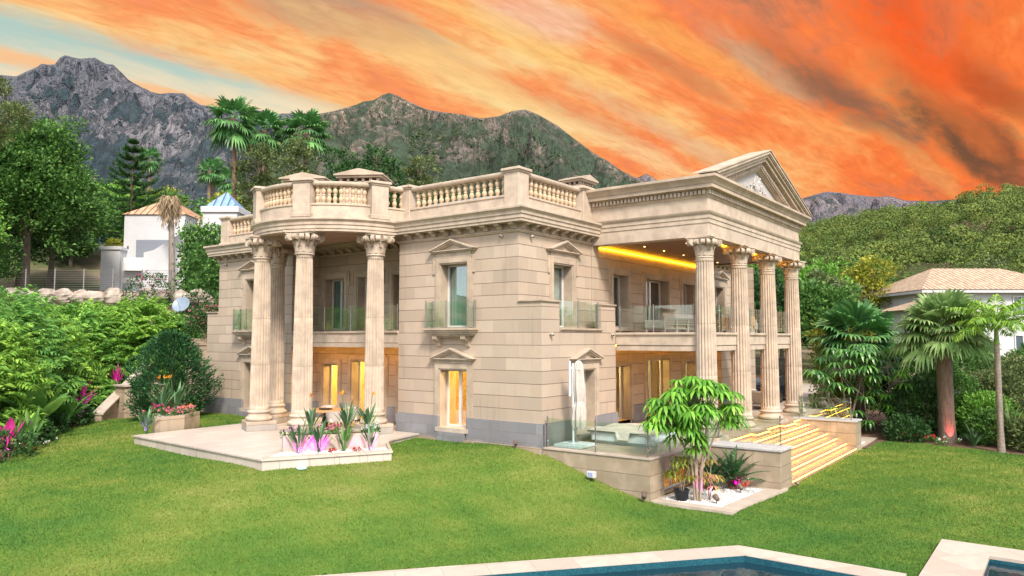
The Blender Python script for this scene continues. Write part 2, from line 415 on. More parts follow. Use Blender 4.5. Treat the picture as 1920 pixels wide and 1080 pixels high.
m_soffit = mat('timber_soffit', lambda t, b: t.mix(t.noise(sc(t, pos(t), (.8,9,1)), 1.4, 5, .6), (.16,.085,.06), (.25,.14,.10)), .5)
m_roof_flat = mat('roof_screed', mottled((.33,.29,.25), .15, 1.5), .9)
# ================================================================ THE GROUND
CP = np.array([(0,-.5,-.16),(0,-3.15,-.92),(0,-5.1,-1.40),(0,-7.7,-1.44),(2.5,-8.2,-1.46),(5.2,-7.9,-1.44),(11,-8.0,-1.44),(16,-7.9,-1.44),(20,-8,-1.40),(20,-12,-1.50),(24,-8,-1.3),(24,-14,-1.4),
 (0,2.5,-.16),(0,4.6,-.16),(-2,4.2,-.20),(-4,2.0,-.36),(-7.7,4,-.42),(-7.6,8.5,-.40),(-7.2,13.4,-.36),(-2,13.7,-.10),(0,15,-.07),(0,19,-.07),(-3,18,-.12),(-4.1,23,-.35),
 (-10,-1.6,-1.86),(-6.3,-4.8,-1.86),(-1.65,-8.4,-1.86),(-1.8,-12.5,-1.86),(2.05,-12.7,-1.86),(8,-13,-1.7),(14,-13.5,-1.6),(-4,-1.5,-1.10),(-12,3,-1.35),(-12,8,-.85),(-11,14.7,-.72),(-8.2,19.6,-.62),(-14,0,-1.86),(-20,-10,-1.9),(-17,8,-1.3),(-16,14,-1.0),(-1,-20,-2.0),(12,-20,-1.9),(24,-22,-1.7),(6,0,-.3),(10,6,-.2),(10,14,-.1),(-14,20,-.8),(-8,25,-.6),(-16,-4,-1.9),(-6,-12,-2.0)], float)
def _tps(d): return np.where(d > 1e-9, d*d*np.log(d+1e-12), 0)
_A = _tps(np.linalg.norm(CP[:,None,:2]-CP[None,:,:2], axis=2)); _n = len(CP)
_Pm = np.c_[np.ones(_n), CP[:,:2]]
_K = np.block([[_A+np.eye(_n)*.02, _Pm],[_Pm.T, np.zeros((3,3))]])
_wt = np.linalg.solve(_K, np.r_[CP[:,2], 0,0,0])
def g_near(x, y):
    x = np.asarray(x, float); y = np.asarray(y, float); q = np.stack([x,y], -1)
    d = np.linalg.norm(q[...,None,:]-CP[:,:2], axis=-1)
    return _tps(d) @ _wt[:_n]+_wt[_n]+_wt[_n+1]*x+_wt[_n+2]*y
def sst(x, a, b): t = np.clip((x-a)/(b-a), 0, 1); return t*t*(3-2*t)
def g_far(x, y):
    dx_, dy_ = x-CAM[0], y-CAM[1]; r = np.hypot(dx_, dy_); az = np.degrees(np.arctan2(dy_, dx_))
    left = sst(az, 26, 52)*(1-sst(az, 100, 150))
    ramp = sst(r, 47, 60)*7.6*left + sst(r, 47, 80)*1.8*(1-left)
    back = sst(az, 24, 46)*sst(r, 76, 95)*4.5
    return -.5*left-1.3*(1-left)+ramp+back+np.maximum(r-62, 0)*(.085*left+.028*(1-left))
def G(x, y):
    x = np.asarray(x, float); y = np.asarray(y, float)
    r = np.hypot(x-CAM[0], y-CAM[1]); k = sst(r, 41, 47)
    k = np.where((y > 15) & (x < 4), sst(r, 42, 47), k)
    inside = np.clip(g_near(np.clip(x,-22,26), np.clip(y,-24,26)), -2.2, .4)
    return inside*(1-k)+g_far(x, y)*k
def inpoly(x, y, poly):
    x = np.asarray(x); y = np.asarray(y); ins = np.zeros(x.shape, bool); n = len(poly)
    for i in range(n):
        (x0,y0),(x1,y1) = poly[i], poly[(i+1)%n]
        c = ((y0 > y) != (y1 > y)) & (x < (x1-x0)*(y-y0)/((y1-y0) if y1 != y0 else 1e-9)+x0); ins ^= c
    return ins
def grid(x0, x1, y0, y1, st, keep, dz_=0.0):
    xs = np.arange(x0, x1+1e-6, st); ys = np.arange(y0, y1+1e-6, st)
    X, Y = np.meshgrid(xs, ys); Z = G(X, Y)+dz_
    nx = len(xs); V = np.stack([X,Y,Z], -1).reshape(-1,3)
    i, j = np.meshgrid(np.arange(nx-1), np.arange(len(ys)-1)); a = (j*nx+i).ravel()
    F = np.stack([a, a+1, a+nx+1, a+nx], 1)
    c = V[F].mean(1); F = F[keep(c[:,0], c[:,1])]
    u, inv = np.unique(F, return_inverse=True)
    return MB().add(V[u], inv.reshape(F.shape))
POOL = [(-1.65,-8.50),(-1.65,-12.78),(2.05,-12.78),(2.05,-26),(-24,-26),(-24,10.2)]
LAWN = [(-30,-30),(2,-30),(19.0,-22),(19.4,-13.6),(19.9,-12.1),(20.2,-9.6),(19.6,-8.15),(16.4,-8.0),(16.4,0),(1,0),(.2,5),(.2,20.2),(-1.6,21.0),(-2.6,21.4),(-4.1,23.0),(-6.1,21.6),(-8.1,19.6),(-9.5,17.2),(-11,14.8),(-13.5,12.5),(-30,8)]
HOLES = [POOL, [(0.15,-.9),(0.15,-7.6),(5.2,-7.7),(16.2,-7.7),(16.2,25),(.15,25)]]
def lawn_keep(x, y):
    k = inpoly(x, y, LAWN)
    for h in HOLES: k &= ~inpoly(x, y, h)
    return k
def lawn_tone(t, p):
    # broad patches of lusher and drier turf, with faint mowing lanes along the slope
    big = t.noise(p, .16, 3, .5); mid = t.noise(sc(t, p, (1.0,.45,1)), .9, 5, .6)
    x, y, z = t.sep(p); lane = t.math('SINE', t.math('MULTIPLY', t.math('ADD', t.math('MULTIPLY', x, .50), t.math('MULTIPLY', y, .86)), 5.2))
    return t.math('ADD', t.math('MULTIPLY', t.math('SUBTRACT', big, .5), 1.6), t.math('ADD', t.math('MULTIPLY', t.math('SUBTRACT', mid, .5), .75), t.math('MULTIPLY', lane, .045)))
def lawn_col(t, b):
    p = pos(t); k = lawn_tone(t, p); fine = t.noise(p, 34, 3, .7)
    c = t.ramp(t.math('ADD', k, .5), [(.1, (.048,.130,.021)), (.5, (.100,.178,.026)), (.75, (.170,.215,.040)), (1, (.24,.24,.08))])
    c = t.mix(t.math('MULTIPLY', t.rng(fine, .35, .7), .45), c, (.045,.12,.018))
    bump(t, b, fine, .03, .7); return c
m_lawn = mat('lawn_turf', lawn_col, .85, .2)
m_soil = mat('garden_soil', mottled((.115,.070,.045), .35, 2.5, None, .02), .95)
struct('lawn', grid(-24, 20.5, -24, 24, .25, lawn_keep), m_lawn, 180)
struct('garden_soil', grid(-34, 40, -30, 46, .5, lambda x, y: ~inpoly(x, y, POOL) & ~inpoly(x, y, [(.6,-.4),(21.5,-.4),(21.5,18.5),(.6,18.5)]) & ~inpoly(x, y, [(-.3,-.6),(-.3,-7.7),(4.7,-8.0),(16.8,-8.0),(16.8,-.6)]), -.05), m_soil, 180)
def far_ground():
    rs = np.r_[np.arange(20,80,2.0), np.arange(80,200,8), np.arange(200,1200,60), np.arange(1200,9001,600)]
    az = np.radians(np.arange(0, 360.01, 3)); Rr, A = np.meshgrid(rs, az, indexing='ij')
    X = CAM[0]+Rr*np.cos(A); Y = CAM[1]+Rr*np.sin(A)
    Z = np.where(Rr < 46, -2.6, g_far(X, Y)-.12)
    Z = np.where((Rr >= 46) & (Rr < 60), np.minimum(Z, g_far(X,Y)-.12), Z); Z = np.minimum(Z, 26+Rr*.012)
    Z = Z*(1-sst(Rr, 800, 4000))+10*sst(Rr, 800, 4000)
    n = len(az); i, j = np.meshgrid(np.arange(len(rs)-1), np.arange(n-1), indexing='ij'); a = (i*n+j).ravel()
    m = MB().add(np.stack([X,Y,Z],-1).reshape(-1,3), np.stack([a,a+n,a+n+1,a+1],1))
    m.add([(CAM[0]+20*cos(t), CAM[1]+20*sin(t), -2.6) for t in az[:-1]], [tuple(range(n-1))]); return m
m_ground = mat('dry_ground', lambda t, b: t.mix(t.rng(t.noise(pos(t), .12, 6, .6), .4, .62), (.07,.09,.03), (.19,.15,.09)), .95)
struct('ground', far_ground(), m_ground, 180)
struct('driveway', MB().box(16.3, 48, -5.0, 19, -.30, -.06), mat('driveway_paving', lambda t, b: paving(t, b, (.40,.34,.28), .4, .2, 0), .7))

# grass blades over the lawn
def grass(n=460000):
    rng = np.random.default_rng(3)
    # denser towards the camera
    X = []; 
    while sum(len(a) for a in X) < n:
        x = rng.uniform(-16, 20, 200000); y = rng.uniform(-20, 23, 200000)
        d = np.hypot(x-CAM[0], y-CAM[1]); k = lawn_keep(x, y) & (rng.random(len(x)) < np.clip(15/d, 0, 1)**1.5)
        X.append(np.stack([x,y],1)[k])
    P = np.concatenate(X)[:n]; z = np.concatenate([G(P[i:i+50000,0], P[i:i+50000,1]) for i in range(0, n, 50000)])
    d = np.hypot(P[:,0]-CAM[0], P[:,1]-CAM[1])
    h = rng.uniform(.025,.06,n); wd = np.clip(d*.00045, .006, .02)*rng.uniform(.7,1.3,n); a = rng.uniform(0, 2*pi, n); ln = rng.normal(0,.028,(n,2))
    B = np.c_[P, z-.005]; du = np.stack([np.cos(a), np.sin(a), 0*a],1)*wd[:,None]
    T = B.copy(); T[:,:2] += ln; T[:,2] += h
    V = np.stack([B-du, B+du, T], 1).reshape(-1,3)
    return MB().add(V, np.arange(3*n).reshape(-1,3))
def grass_col(t, b):
    g = t.new('ShaderNodeNewGeometry'); r = g.outputs['Random Per Island']; k = lawn_tone(t, g.outputs['Position'])
    return t.ramp(t.math('ADD', t.math('ADD', k, .5), t.math('MULTIPLY', t.math('SUBTRACT', r, .5), .55)), [(.0, (.034,.110,.017)), (.35, (.076,.158,.022)), (.6, (.140,.195,.029)), (.85, (.205,.228,.048)), (1.05, (.28,.265,.10))])
m_grass = mat('grass_blade', grass_col, .8, .2)
tag(grass().build('grass', m_grass), 'short mown green grass blades growing all over the lawn', 'grass', kind='stuff')

# ================================================================ POOL
def offset_line(poly, d):
    P = np.asarray(poly, float); n = len(P); out = []
    for i in range(n):
        d1 = P[i]-P[i-1]; d2 = P[(i+1)%n]-P[i]; d1 /= np.linalg.norm(d1); d2 /= np.linalg.norm(d2)
        n1 = np.array([-d1[1],d1[0]]); n2 = np.array([-d2[1],d2[0]]); h = n1+n2; h /= np.dot(h,h)/2; out.append(tuple(P[i]+h*d))
    return out
def ring(mb, outer, inner, z0, z1):
    n = len(outer); v = [(x,y,z1) for x,y in outer]+[(x,y,z1) for x,y in inner]+[(x,y,z0) for x,y in outer]+[(x,y,z0) for x,y in inner]
    f = []
    for i in range(n):
        j = (i+1)%n; f += [(i,j,n+j,n+i),(2*n+i,i,n+i,3*n+i)[::-1] if False else (i,2*n+i,2*n+j,j),(n+i,n+j,3*n+j,3*n+i),(2*n+i,3*n+i,3*n+j,2*n+j)]
    return mb.add(v, np.array(f))
# main basin with a bevelled far corner and the square basin to its right
basin_o = [(-1.65,-8.50),(-14.6,2.28),(-15.4,-12.5),(-1.65,-12.5)]
basin_i = [(-2.45,-8.93),(-13.6,.34),(-14.2,-11.7),(-2.45,-11.7)]
spa_o = [(2.05,-12.78),(-1.9,-12.78),(-1.9,-19),(2.05,-19)]
spa_i = [(.95,-13.95),(-1.0,-13.95),(-1.0,-18),(.95,-18)]
cop = MB(); ring(cop, basin_o, basin_i, -2.3, -1.80); ring(cop, spa_o, spa_i, -2.3, -1.74)
struct('pool_coping', cop, mat('pool_coping_stone', lambda t, b: paving(t, b, (.47,.40,.335), 1.1, 1.1, rad(-39.7)), .5))
m_tile = mat('pool_mosaic', lambda t, b: t.mix(t.voro(pos(t), 26, out='Color'), (.008,.05,.075), (.02,.11,.14)), .25)
pb = MB()
for inn, zb in ((basin_i, -3.2), (spa_i, -2.8)):
    n = len(inn); v = [(x,y,-1.815) for x,y in inn]+[(x,y,zb) for x,y in inn]
    c = np.mean(inn, axis=0); v = [(x+(c[0]-x)*.002, y+(c[1]-y)*.002, z) for x,y,z in v]
    pb.add(v, [(i,(i+1)%n,n+(i+1)%n,n+i) for i in range(n)]+[tuple(range(n,2*n))])
struct('pool_basin', pb, m_tile)
def water_mat(t, b):
    b.inputs['Roughness'].default_value = .03; b.inputs['Transmission Weight'].default_value = .55; b.inputs['IOR'].default_value = 1.33
    bump(t, b, t.noise(sc(t, pos(t), (1,1.6,1)), 3.2, 3, .5), .03, .35); return (.012,.06,.09)
m_water = mat('pool_water', water_mat, .03, .6)
wm = MB().add([(x,y,-1.97) for x,y in basin_i], [tuple(range(4))]).add([(x,y,-1.90) for x,y in spa_i], [tuple(range(4))])
struct('pool_water', wm, m_water)

# ================================================================ MOUNTAINS  (ridge heights by azimuth, built as terrain)
def vnoise2(x, y, seed):
    def h(i, j):
        n = (i*374761393+j*668265263+seed*974711) & 0x7fffffff; n = ((n ^ (n >> 13))*1274126177) & 0x7fffffff; return ((n ^ (n >> 16)) & 0xffff)/65535.
    xi = np.floor(x).astype(np.int64); yi = np.floor(y).astype(np.int64); fx_ = x-xi; fy_ = y-yi
    u = fx_*fx_*(3-2*fx_); v = fy_*fy_*(3-2*fy_)
    return (h(xi,yi)*(1-u)+h(xi+1,yi)*u)*(1-v)+(h(xi,yi+1)*(1-u)+h(xi+1,yi+1)*u)*v
def ridged(x, y, seed, octs=6, lac=2.05, gain=.52):
    a = 1.; s = 0.; f = 1.; t = 0.; prev = 1.
    for o in range(octs):
        n = 1-np.abs(2*vnoise2(x*f, y*f, seed+o)-1); n = n*n; s = s+a*n*prev; prev = np.clip(n*1.4, .3, 1); t += a; a *= gain; f *= lac
    return s/t
def fbm(x, y, seed, octs=5):
    a = .5; s = 0.; f = 1.
    for o in range(octs): s = s+a*(vnoise2(x*f, y*f, seed+o)-.5); a *= .5; f *= 2.03
    return s
def mountain(name, prof, r0, rR, r1, z0, amp, seed, mat_, naz=520, nr=150, fs=1.0, pw=1.0, wob=.12):
    prof = sorted(prof); pa = np.array([p[0] for p in prof]); pe = np.array([p[1] for p in prof])
    az = np.linspace(pa[0], pa[-1], naz); el = np.interp(az, pa, pe)
    rr = np.r_[np.linspace(0, 1, nr)**.9, 1+np.linspace(0,1,nr//4)[1:]]
    A, T = np.meshgrid(np.radians(az), rr, indexing='ij'); E = np.repeat(el[:,None], len(rr), 1)
    ridge_r = rR*(1+wob*fbm(np.degrees(A)*.11, A*0, seed+50, 3))
    Rr = np.where(T <= 1, r0+(ridge_r-r0)*T, ridge_r+(r1-rR)*(T-1))
    ang = A
    X = CAM[0]+Rr*np.cos(ang); Y = CAM[1]+Rr*np.sin(ang)
    zr = CAM[2]+E*ridge_r
    s_ = np.where(T <= 1, T**pw, 1-(T-1)*.55)
    k = fs/rR*9
    wx = X*k+fbm(X*k*.7, Y*k*.7, seed+9)*1.6; wy = Y*k+fbm(X*k*.7+9, Y*k*.7, seed+19)*1.6
    n = ridged(wx, wy, seed)-.42
    n2 = ridged(wx*3.1, wy*3.1, seed+31, 4)-.4
    env = np.clip(T*2.2, 0, 1)*np.where(T <= 1, np.clip((1-T)*3.4, .0, 1), np.clip((T-1)*5, 0, 1))
    Z = z0+(zr-z0)*s_+amp*env*(n*1.0+n2*.22)+amp*.02*n2*np.clip(1-abs(T-1)*6, 0, 1)
    # keep the crest the highest thing on every line of sight
    lim = CAM[2]+E*Rr*(1-.012*np.clip(1-T, 0, 1)*6*0)-np.clip(1-T,0,1)*.02*rR*.2
    Z = np.where(T < 1, np.minimum(Z, lim), np.minimum(Z, CAM[2]+E*Rr-(T-1)*.10*rR))
    na, n_ = len(az), len(rr); i, j = np.meshgrid(np.arange(na-1), np.arange(n_-1), indexing='ij'); a = (i*n_+j).ravel()
    o = struct(name, MB().add(np.stack([X,Y,Z],-1).reshape(-1,3), np.stack([a,a+n_,a+n_+1,a+1],1)), mat_, 180)
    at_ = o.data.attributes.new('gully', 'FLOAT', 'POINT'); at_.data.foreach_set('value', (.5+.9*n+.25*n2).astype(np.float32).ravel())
    at_ = o.data.attributes.new('height', 'FLOAT', 'POINT'); at_.data.foreach_set('value', T.astype(np.float32).ravel())
    MT[name] = (X, Y, Z, T, A); return o
MT = {}
def rock_mat(name, rock, rock2, scrub, shrub, cover, macro, hz=.0):
    """bare rock with shrubs: shrub = metres between shrubs, cover = how much of the slope they hold"""
    def fn(t, b):
        g = t.new('ShaderNodeNewGeometry'); p = g.outputs['Position']
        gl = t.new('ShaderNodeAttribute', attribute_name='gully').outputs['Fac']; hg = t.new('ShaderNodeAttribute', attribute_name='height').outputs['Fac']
        n1 = t.noise(p, 1/macro, 5, .6); n2 = t.noise(p, 4.5/macro, 5, .65); n3 = t.noise(p, 1/(shrub*1.3), 4, .7)
        str_ = t.noise(sc(t, p, (1,1,.30)), 2.2/shrub, 5, .72)
        r = t.mix(t.rng(n1, .38, .62), rock, rock2)
        rid = t.math('ABSOLUTE', t.math('SUBTRACT', t.noise(sc(t, p, (1,1,.45)), .8/shrub, 5, .7, .6), .5))
        r = t.mix(t.math('MULTIPLY', t.rng(str_, .48, .62), .50), r, tuple(x*.45 for x in rock))
        r = t.mix(t.math('MULTIPLY', t.rng(rid, .055, .0), .75), r, tuple(x*.30 for x in rock))
        r = t.mix(t.math('MULTIPLY', t.rng(n2, .52, .70), .5), r, tuple(min(1,x*1.35) for x in rock2))
        f1 = t.noise(p, .55/shrub, 4, .62, .3); f2 = t.noise(p, 1.5/shrub, 3, .6); v2 = t.voro(p, 1.1/shrub)
        cov = t.math('ADD', t.math('MULTIPLY', t.rng(gl, .72, .34), .30), t.math('MULTIPLY', t.math('SUBTRACT', n2, .5), .75))
        cov = t.math('ADD', cov, t.math('MULTIPLY_ADD', t.rng(hg, .85, .05), .22, cover))
        s1 = t.rng(t.math('SUBTRACT', cov, f1), -.03, .04); s2 = t.rng(t.math('SUBTRACT', t.math('MULTIPLY_ADD', cov, .55, -.02), v2), -.08, .05); s3 = t.rng(t.math('SUBTRACT', t.math('ADD', cov, .04), f2), -.03, .04)
        sh = t.math('MAXIMUM', s1, t.math('MAXIMUM', t.math('MULTIPLY', s2, .9), t.math('MULTIPLY', s3, .6)))
        r = t.mix(t.rng(gl, .40, .95), tuple(x*.62 for x in rock), r)  # gully rock coloured darker, ridges lighter: soft shading put into the colour
        c = t.mix(t.math('MULTIPLY', sh, .88), r, t.mix(t.rng(n3, .35, .65), tuple(x*.7 for x in scrub), tuple(x*1.5 for x in scrub)))
        bump(t, b, t.math('ADD', t.math('MULTIPLY', str_, 1.2), t.math('MULTIPLY', sh, .5)), shrub*.9, 1.0)
        return c
    return mat(name, fn, .95, .08)
m_mt1 = rock_mat('grey_limestone', (0.181,0.194,0.237), (0.356,0.331,0.338), (0.033,0.057,0.068), 15, .28, 330)  # grey rock and scrub tinted blue: distance haze put into the colour
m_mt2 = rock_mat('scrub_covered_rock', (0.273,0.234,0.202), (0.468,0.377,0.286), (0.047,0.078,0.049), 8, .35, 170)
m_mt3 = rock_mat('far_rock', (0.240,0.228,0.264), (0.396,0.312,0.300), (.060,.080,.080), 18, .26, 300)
P1 = [(80,.255),(76,.275),(74,.285),(72.02,.2964),(71.16,.2976),(70.74,.3035),(70.02,.3129),(69.79,.3175),(69.43,.3175),(69.04,.3195),(68.79,.3281),(68.49,.3324),(68.08,.3312),(67.62,.3309),(66.74,.3352),(66.41,.3324),(66.02,.3297),(65.63,.3303),(65.1,.3221),(64.69,.3153),(63.95,.3094),(63.23,.3033),(62.65,.3022),(62.03,.3051),(61.1,.3067),(60.56,.2998),(60.02,.2948),(59.3,.2943),(58.04,.2962),(56.56,.2963),(54.67,.2939),(53.14,.2964),(51.5,.297),(50,.292),(47,.28),(43,.25)]
P2 = [(60.5,.12),(59,.165),(57.55,.207),(55.37,.2448),(53.12,.2799),(51.58,.2986),(50.6,.3028),(49.21,.3118),(48.41,.3186),(47.6,.3217),(47.0,.3289),(46.39,.3325),(45.77,.3294),(44.74,.3206),(43.5,.3119),(42.25,.3089),(40.58,.3059),(39.33,.3011),(37.86,.3043),(36.81,.3118),(35.76,.314),(34.71,.3064),(33.25,.2911),(31.8,.2706),(30.56,.253),(29.33,.2399),(28.32,.2262),(27.31,.2168),(24.51,.186),(21.41,.1497),(18,.10)]
P3 = [(33,.14),(31.01,.169),(27.71,.2112),(26.41,.2213),(25.1,.2059),(22.93,.1848),(19.1,.1674),(16.87,.1631),(15.21,.177),(14.31,.1813),(13.59,.1837),(12.72,.1812),(11.86,.1773),(10.51,.1727),(9.52,.1718),(8.55,.1651),(7.28,.1625),(5.72,.1618),(3.93,.155),(1.11,.1439),(-4,.13),(-10,.11)]
P4 = [(24,.055),(21,.08),(18.41,.1100),(15.45,.128),(13.31,.138),(11.91,.1458),(10.55,.150),(8.57,.1492),(6.66,.1515),(5.42,.1558),(4.51,.1592),(3.04,.1595),(1.9,.1592),(-.29,.1588),(-5,.155),(-12,.15)]
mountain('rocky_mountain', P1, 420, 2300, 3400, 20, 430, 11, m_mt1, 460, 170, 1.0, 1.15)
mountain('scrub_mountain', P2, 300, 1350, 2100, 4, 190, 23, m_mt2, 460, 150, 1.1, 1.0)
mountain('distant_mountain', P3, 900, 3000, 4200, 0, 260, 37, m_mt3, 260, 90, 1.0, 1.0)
HILL_R0, HILL_R = 130, 520
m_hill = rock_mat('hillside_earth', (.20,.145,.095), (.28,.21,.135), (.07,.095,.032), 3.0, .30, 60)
hill = mountain('wooded_hill', P4, HILL_R0, HILL_R, 900, -3, 14, 51, m_hill, 220, 90, 1.6, .92, .05)
# ================================================================ THE VILLA
villa = thing('villa', 'large sandstone villa with fluted columns, a round porch and a pedimented portico', 'villa')
def fr_left(y, x=0.0): return Matrix(((0,-1,0,x),(1,0,0,y),(0,0,1,0),(0,0,0,1)))      # u runs along +y, n out towards -x
def fr_right(x, y=0.0): return Matrix(((1,0,0,x),(0,-1,0,y),(0,0,1,0),(0,0,0,1)))     # u runs along +x, n out towards -y
def put(mb, M):
    mb.xf(M)
    if M.determinant() < 0: mb.F = [f[:, ::-1] for f in mb.F]
    return mb
def panel(mb, M, u0, u1, z0, z1, holes=()):
    us = sorted({u0,u1,*[h[0] for h in holes],*[h[1] for h in holes]}); zs = sorted({z0,z1,*[h[2] for h in holes],*[h[3] for h in holes]})
    us = [u for u in us if u0 <= u <= u1]; zs = [z for z in zs if z0 <= z <= z1]
    t = MB()
    for a, b in zip(us, us[1:]):
        for c, d in zip(zs, zs[1:]):
            m = ((a+b)/2, (c+d)/2)
            if any(h[0] < m[0] < h[1] and h[2] < m[1] < h[3] for h in holes): continue
            t.quad((b,0,c),(a,0,c),(a,0,d),(b,0,d))
    put(t, M); mb.V += t.V; mb.F += [f+mb.n for f in t.F]; mb.n += t.n
def opening(M, hw, zb, zt, dp=.42, ped=None, ears=False, lit=None, leaves=2, sill=True, parent=villa, name='window', frame_m=None, curt=None, plinth=False, open_l=False, band=.18):
    """one opening: stone surround (the part) with frame, pane, pediment, sill and curtain as its pieces"""
    s = MB(); g = .003
    e = .07
    s.box(-hw-band,-hw,-.02,e,zb,zt+band); s.box(hw,hw+band,-.02,e,zb,zt+band); s.box(-hw+g,hw-g,-.02,e,zt,zt+band-g)      # flat architrave
    s.box(-hw-band-.05,-hw-band,-.02,e*.55,zb,zt+band); s.box(hw+band,hw+band+.05,-.02,e*.55,zb,zt+band)
    s.box(-hw,-hw+.055,-dp,.03,zb,zt); s.box(hw-.055,hw,-dp,.03,zb,zt); s.box(-hw+.055,hw-.055,-dp,.03,zt-.055,zt-g)  # jamb linings
    if ears:
        for k in (-1,1): s.box(k*(hw+band+.055),k*(hw+band+.17),-.02,e*.8,zt-.42,zt+band+.02)
        s.box(-hw-band-.15,hw+band+.15,-.02,e*.9,zt+band+g,zt+band+.07)
    o = put(s, M).build(name, m_trim, parent)
    iw = hw-.055; it = zt-.055
    f = MB(); fw = .065; yb, yf = -dp-.06, -dp+.02
    f.box(-iw,-iw+fw,yb,yf,zb+.02,it); f.box(iw-fw,iw,yb,yf,zb+.02,it); f.box(-iw+fw,iw-fw,yb,yf,it-fw,it); f.box(-iw+fw,iw-fw,yb,yf,zb+.02,zb+.02+fw)
    if leaves == 2: f.box(-.065,.065,yb-.004,yf+.004,zb+.02+fw,it-fw)
    put(f, M).build('frame', frame_m or m_frame, o)
    p = MB(); p.box(-iw+fw,iw-fw,-dp-.026,-dp-.018,zb+.02+fw,it-fw); put(p, M).build('pane', m_pane, o)
    if sill: put(MB().box(-hw-.1,hw+.1,-dp,.14,zb-.14,zb+.018), M).build('sill', m_cope, o)
    if ped:
        zc, za, ph = ped; q = MB()
        q.box(-hw-band+.02,hw+band-.02,-.02,.05,zt+band+.004,zc)                         # frieze
        q.box(-ph+.10,ph-.10,-.02,.13,zc+.001,zc+.05); q.box(-ph+.03,ph-.03,-.02,.20,zc+.051,zc+.085)
        for t0, t1, out in ((0,.055,.25),(.055,.11,.20),(.11,.17,.13)):
            m = (za-zc-.085)/ph; zb_ = zc+.086
            pts = [(-ph+t0/m,zb_),(0,za-t0),(ph-t0/m,zb_),(ph-t1/m,zb_),(0,za-t1),(-ph+t1/m,zb_)]
            v = [(x,-.02,z) for x,z in pts]+[(x,out,z) for x,z in pts]
            q.add(v, [(0,1,4,5),(1,2,3,4),(6,11,10,7),(7,10,9,8),(0,6,7,1),(1,7,8,2),(2,8,9,3),(3,9,10,4),(4,10,11,5),(5,11,6,0)])
        m = (za-zc-.085)/ph
        q.add([(-ph+.17/m,.03,zc+.086),(ph-.17/m,.03,zc+.086),(0,.03,za-.17)], [(0,2,1)])
        put(q, M).build('pediment', m_trim2, o)
    if curt:
        c = MB(); n = 64; us = np.linspace(-iw, iw, n); ph_ = .035*np.sin(us*34)+.012*np.sin(us*81)
        keep = np.ones(n, bool)
        if open_l: keep = (us > -iw*.62)
        us = us[keep]; ph_ = ph_[keep]; n = len(us)
        v = [(u,-dp-.16+p_,zb+.05) for u,p_ in zip(us,ph_)]+[(u,-dp-.16+p_*.8,it-.02) for u,p_ in zip(us,ph_)]
        c.add(v, np.array([(i,i+1,n+i+1,n+i) for i in range(n-1)])); put(c, M).build('curtain', curt, o, 180)
    return o
# ---- walls ------------------------------------------------------
WL = MB(); PL = MB()
ZT = 7.90
LH = (2.30,3.86)                                   # openings of the end blocks along the left front
L1 = 3.08; L2 = 16.02; HW = .78
L0 = fr_left(0.0)
def op(c, hw, a, b): return (c-hw, c+hw, a, b)
panel(WL, L0, 0, 6.05, .72, ZT, [op(L1,.72,.0,2.55), op(L1,.72,4.12,6.62)])
panel(WL, L0, -1.0, 0, .72, 5.0)
panel(WL, L0, 13.05, 19.1, .72, ZT, [op(L2,.72,.0,2.55), op(L2,.72,4.12,6.62)])
panel(WL, L0, 19.1, 20.1, .72, 5.0)
# recess behind the round porch
panel(WL, fr_left(0, 1.5), 6.05, 13.1, .72, ZT, [op(12.05,.55,0,2.55), op(9.50,1.10,0,2.75), op(7.0,.5,0,2.55), op(11.85,.72,4.1,6.55), op(9.55,.72,4.1,6.55), op(7.25,.72,4.1,6.55)])
panel(WL, fr_left(0, 1.5), 6.05, 13.1, -.1, .72, [op(12.05,.55,-.2,2.55), op(9.50,1.10,-.2,2.75), op(7.0,.5,-.2,2.55)])
WL.quad((0,6.05,-.1),(0,6.05,ZT),(1.5,6.05,ZT),(1.5,6.05,-.1)); WL.quad((0,13.05,-.1),(1.5,13.05,-.1),(1.5,13.05,ZT),(0,13.05,ZT))
R0 = fr_right(0.0); R1 = fr_right(0.0, -1.0)
RX = 2.92
panel(WL, R1, 0, 5.3, .72, 3.98, [op(RX,.72,0,2.55)])
panel(WL, R1, 0, 1.15, 3.98, 5.0); panel(WL, R1, 4.15, 5.3, 3.98, 5.0)
WL.quad((5.3,-1,-.1),(5.3,0,-.1),(5.3,0,5.0),(5.3,-1,5.0))
for x0, x1 in ((.0,1.15),(4.15,5.3)): WL.box(x0+.004, x1-.004, -.995, -.72, 3.9, 4.996)
WL.box(.004,.28,-.718,-.004,4.0,4.996)
UP = [op(RX,.72,4.12,6.62), op(7.6,.72,4.1,6.55), op(11.25,1.25,4.1,6.55), op(14.9,.72,4.1,6.55), op(19.2,.72,4.12,6.62)]
panel(WL, R0, 0, 22.1, 3.9, ZT, UP)
DN = [op(7.65,.75,-.2,2.55), op(11.25,1.25,-.2,2.75), op(14.9,.75,-.2,2.55)]
panel(WL, R0, 5.3, 16.8, -.1, 3.98, DN)
panel(WL, R1, 16.8, 22.1, .72, 5.0, [op(19.2,.72,0,2.55)])
WL.quad((16.8,0,-.1),(16.8,-1,-.1),(16.8,-1,5),(16.8,0,5))
WL.quad((22.1,-1,-.1),(22.1,20,-.1),(22.1,20,ZT),(22.1,-1,ZT)); WL.quad((22.1,19.1,-.1),(0,19.1,-.1),(0,19.1,ZT),(22.1,19.1,ZT)); WL.quad((4,20.1,-.1),(0,20.1,-.1),(0,20.1,5),(4,20.1,5))
WL.box(5.08, 5.62, -.05, .02, 4.0, 7.88)           # anta beside the portico
WL.build('wall', m_wall, villa)
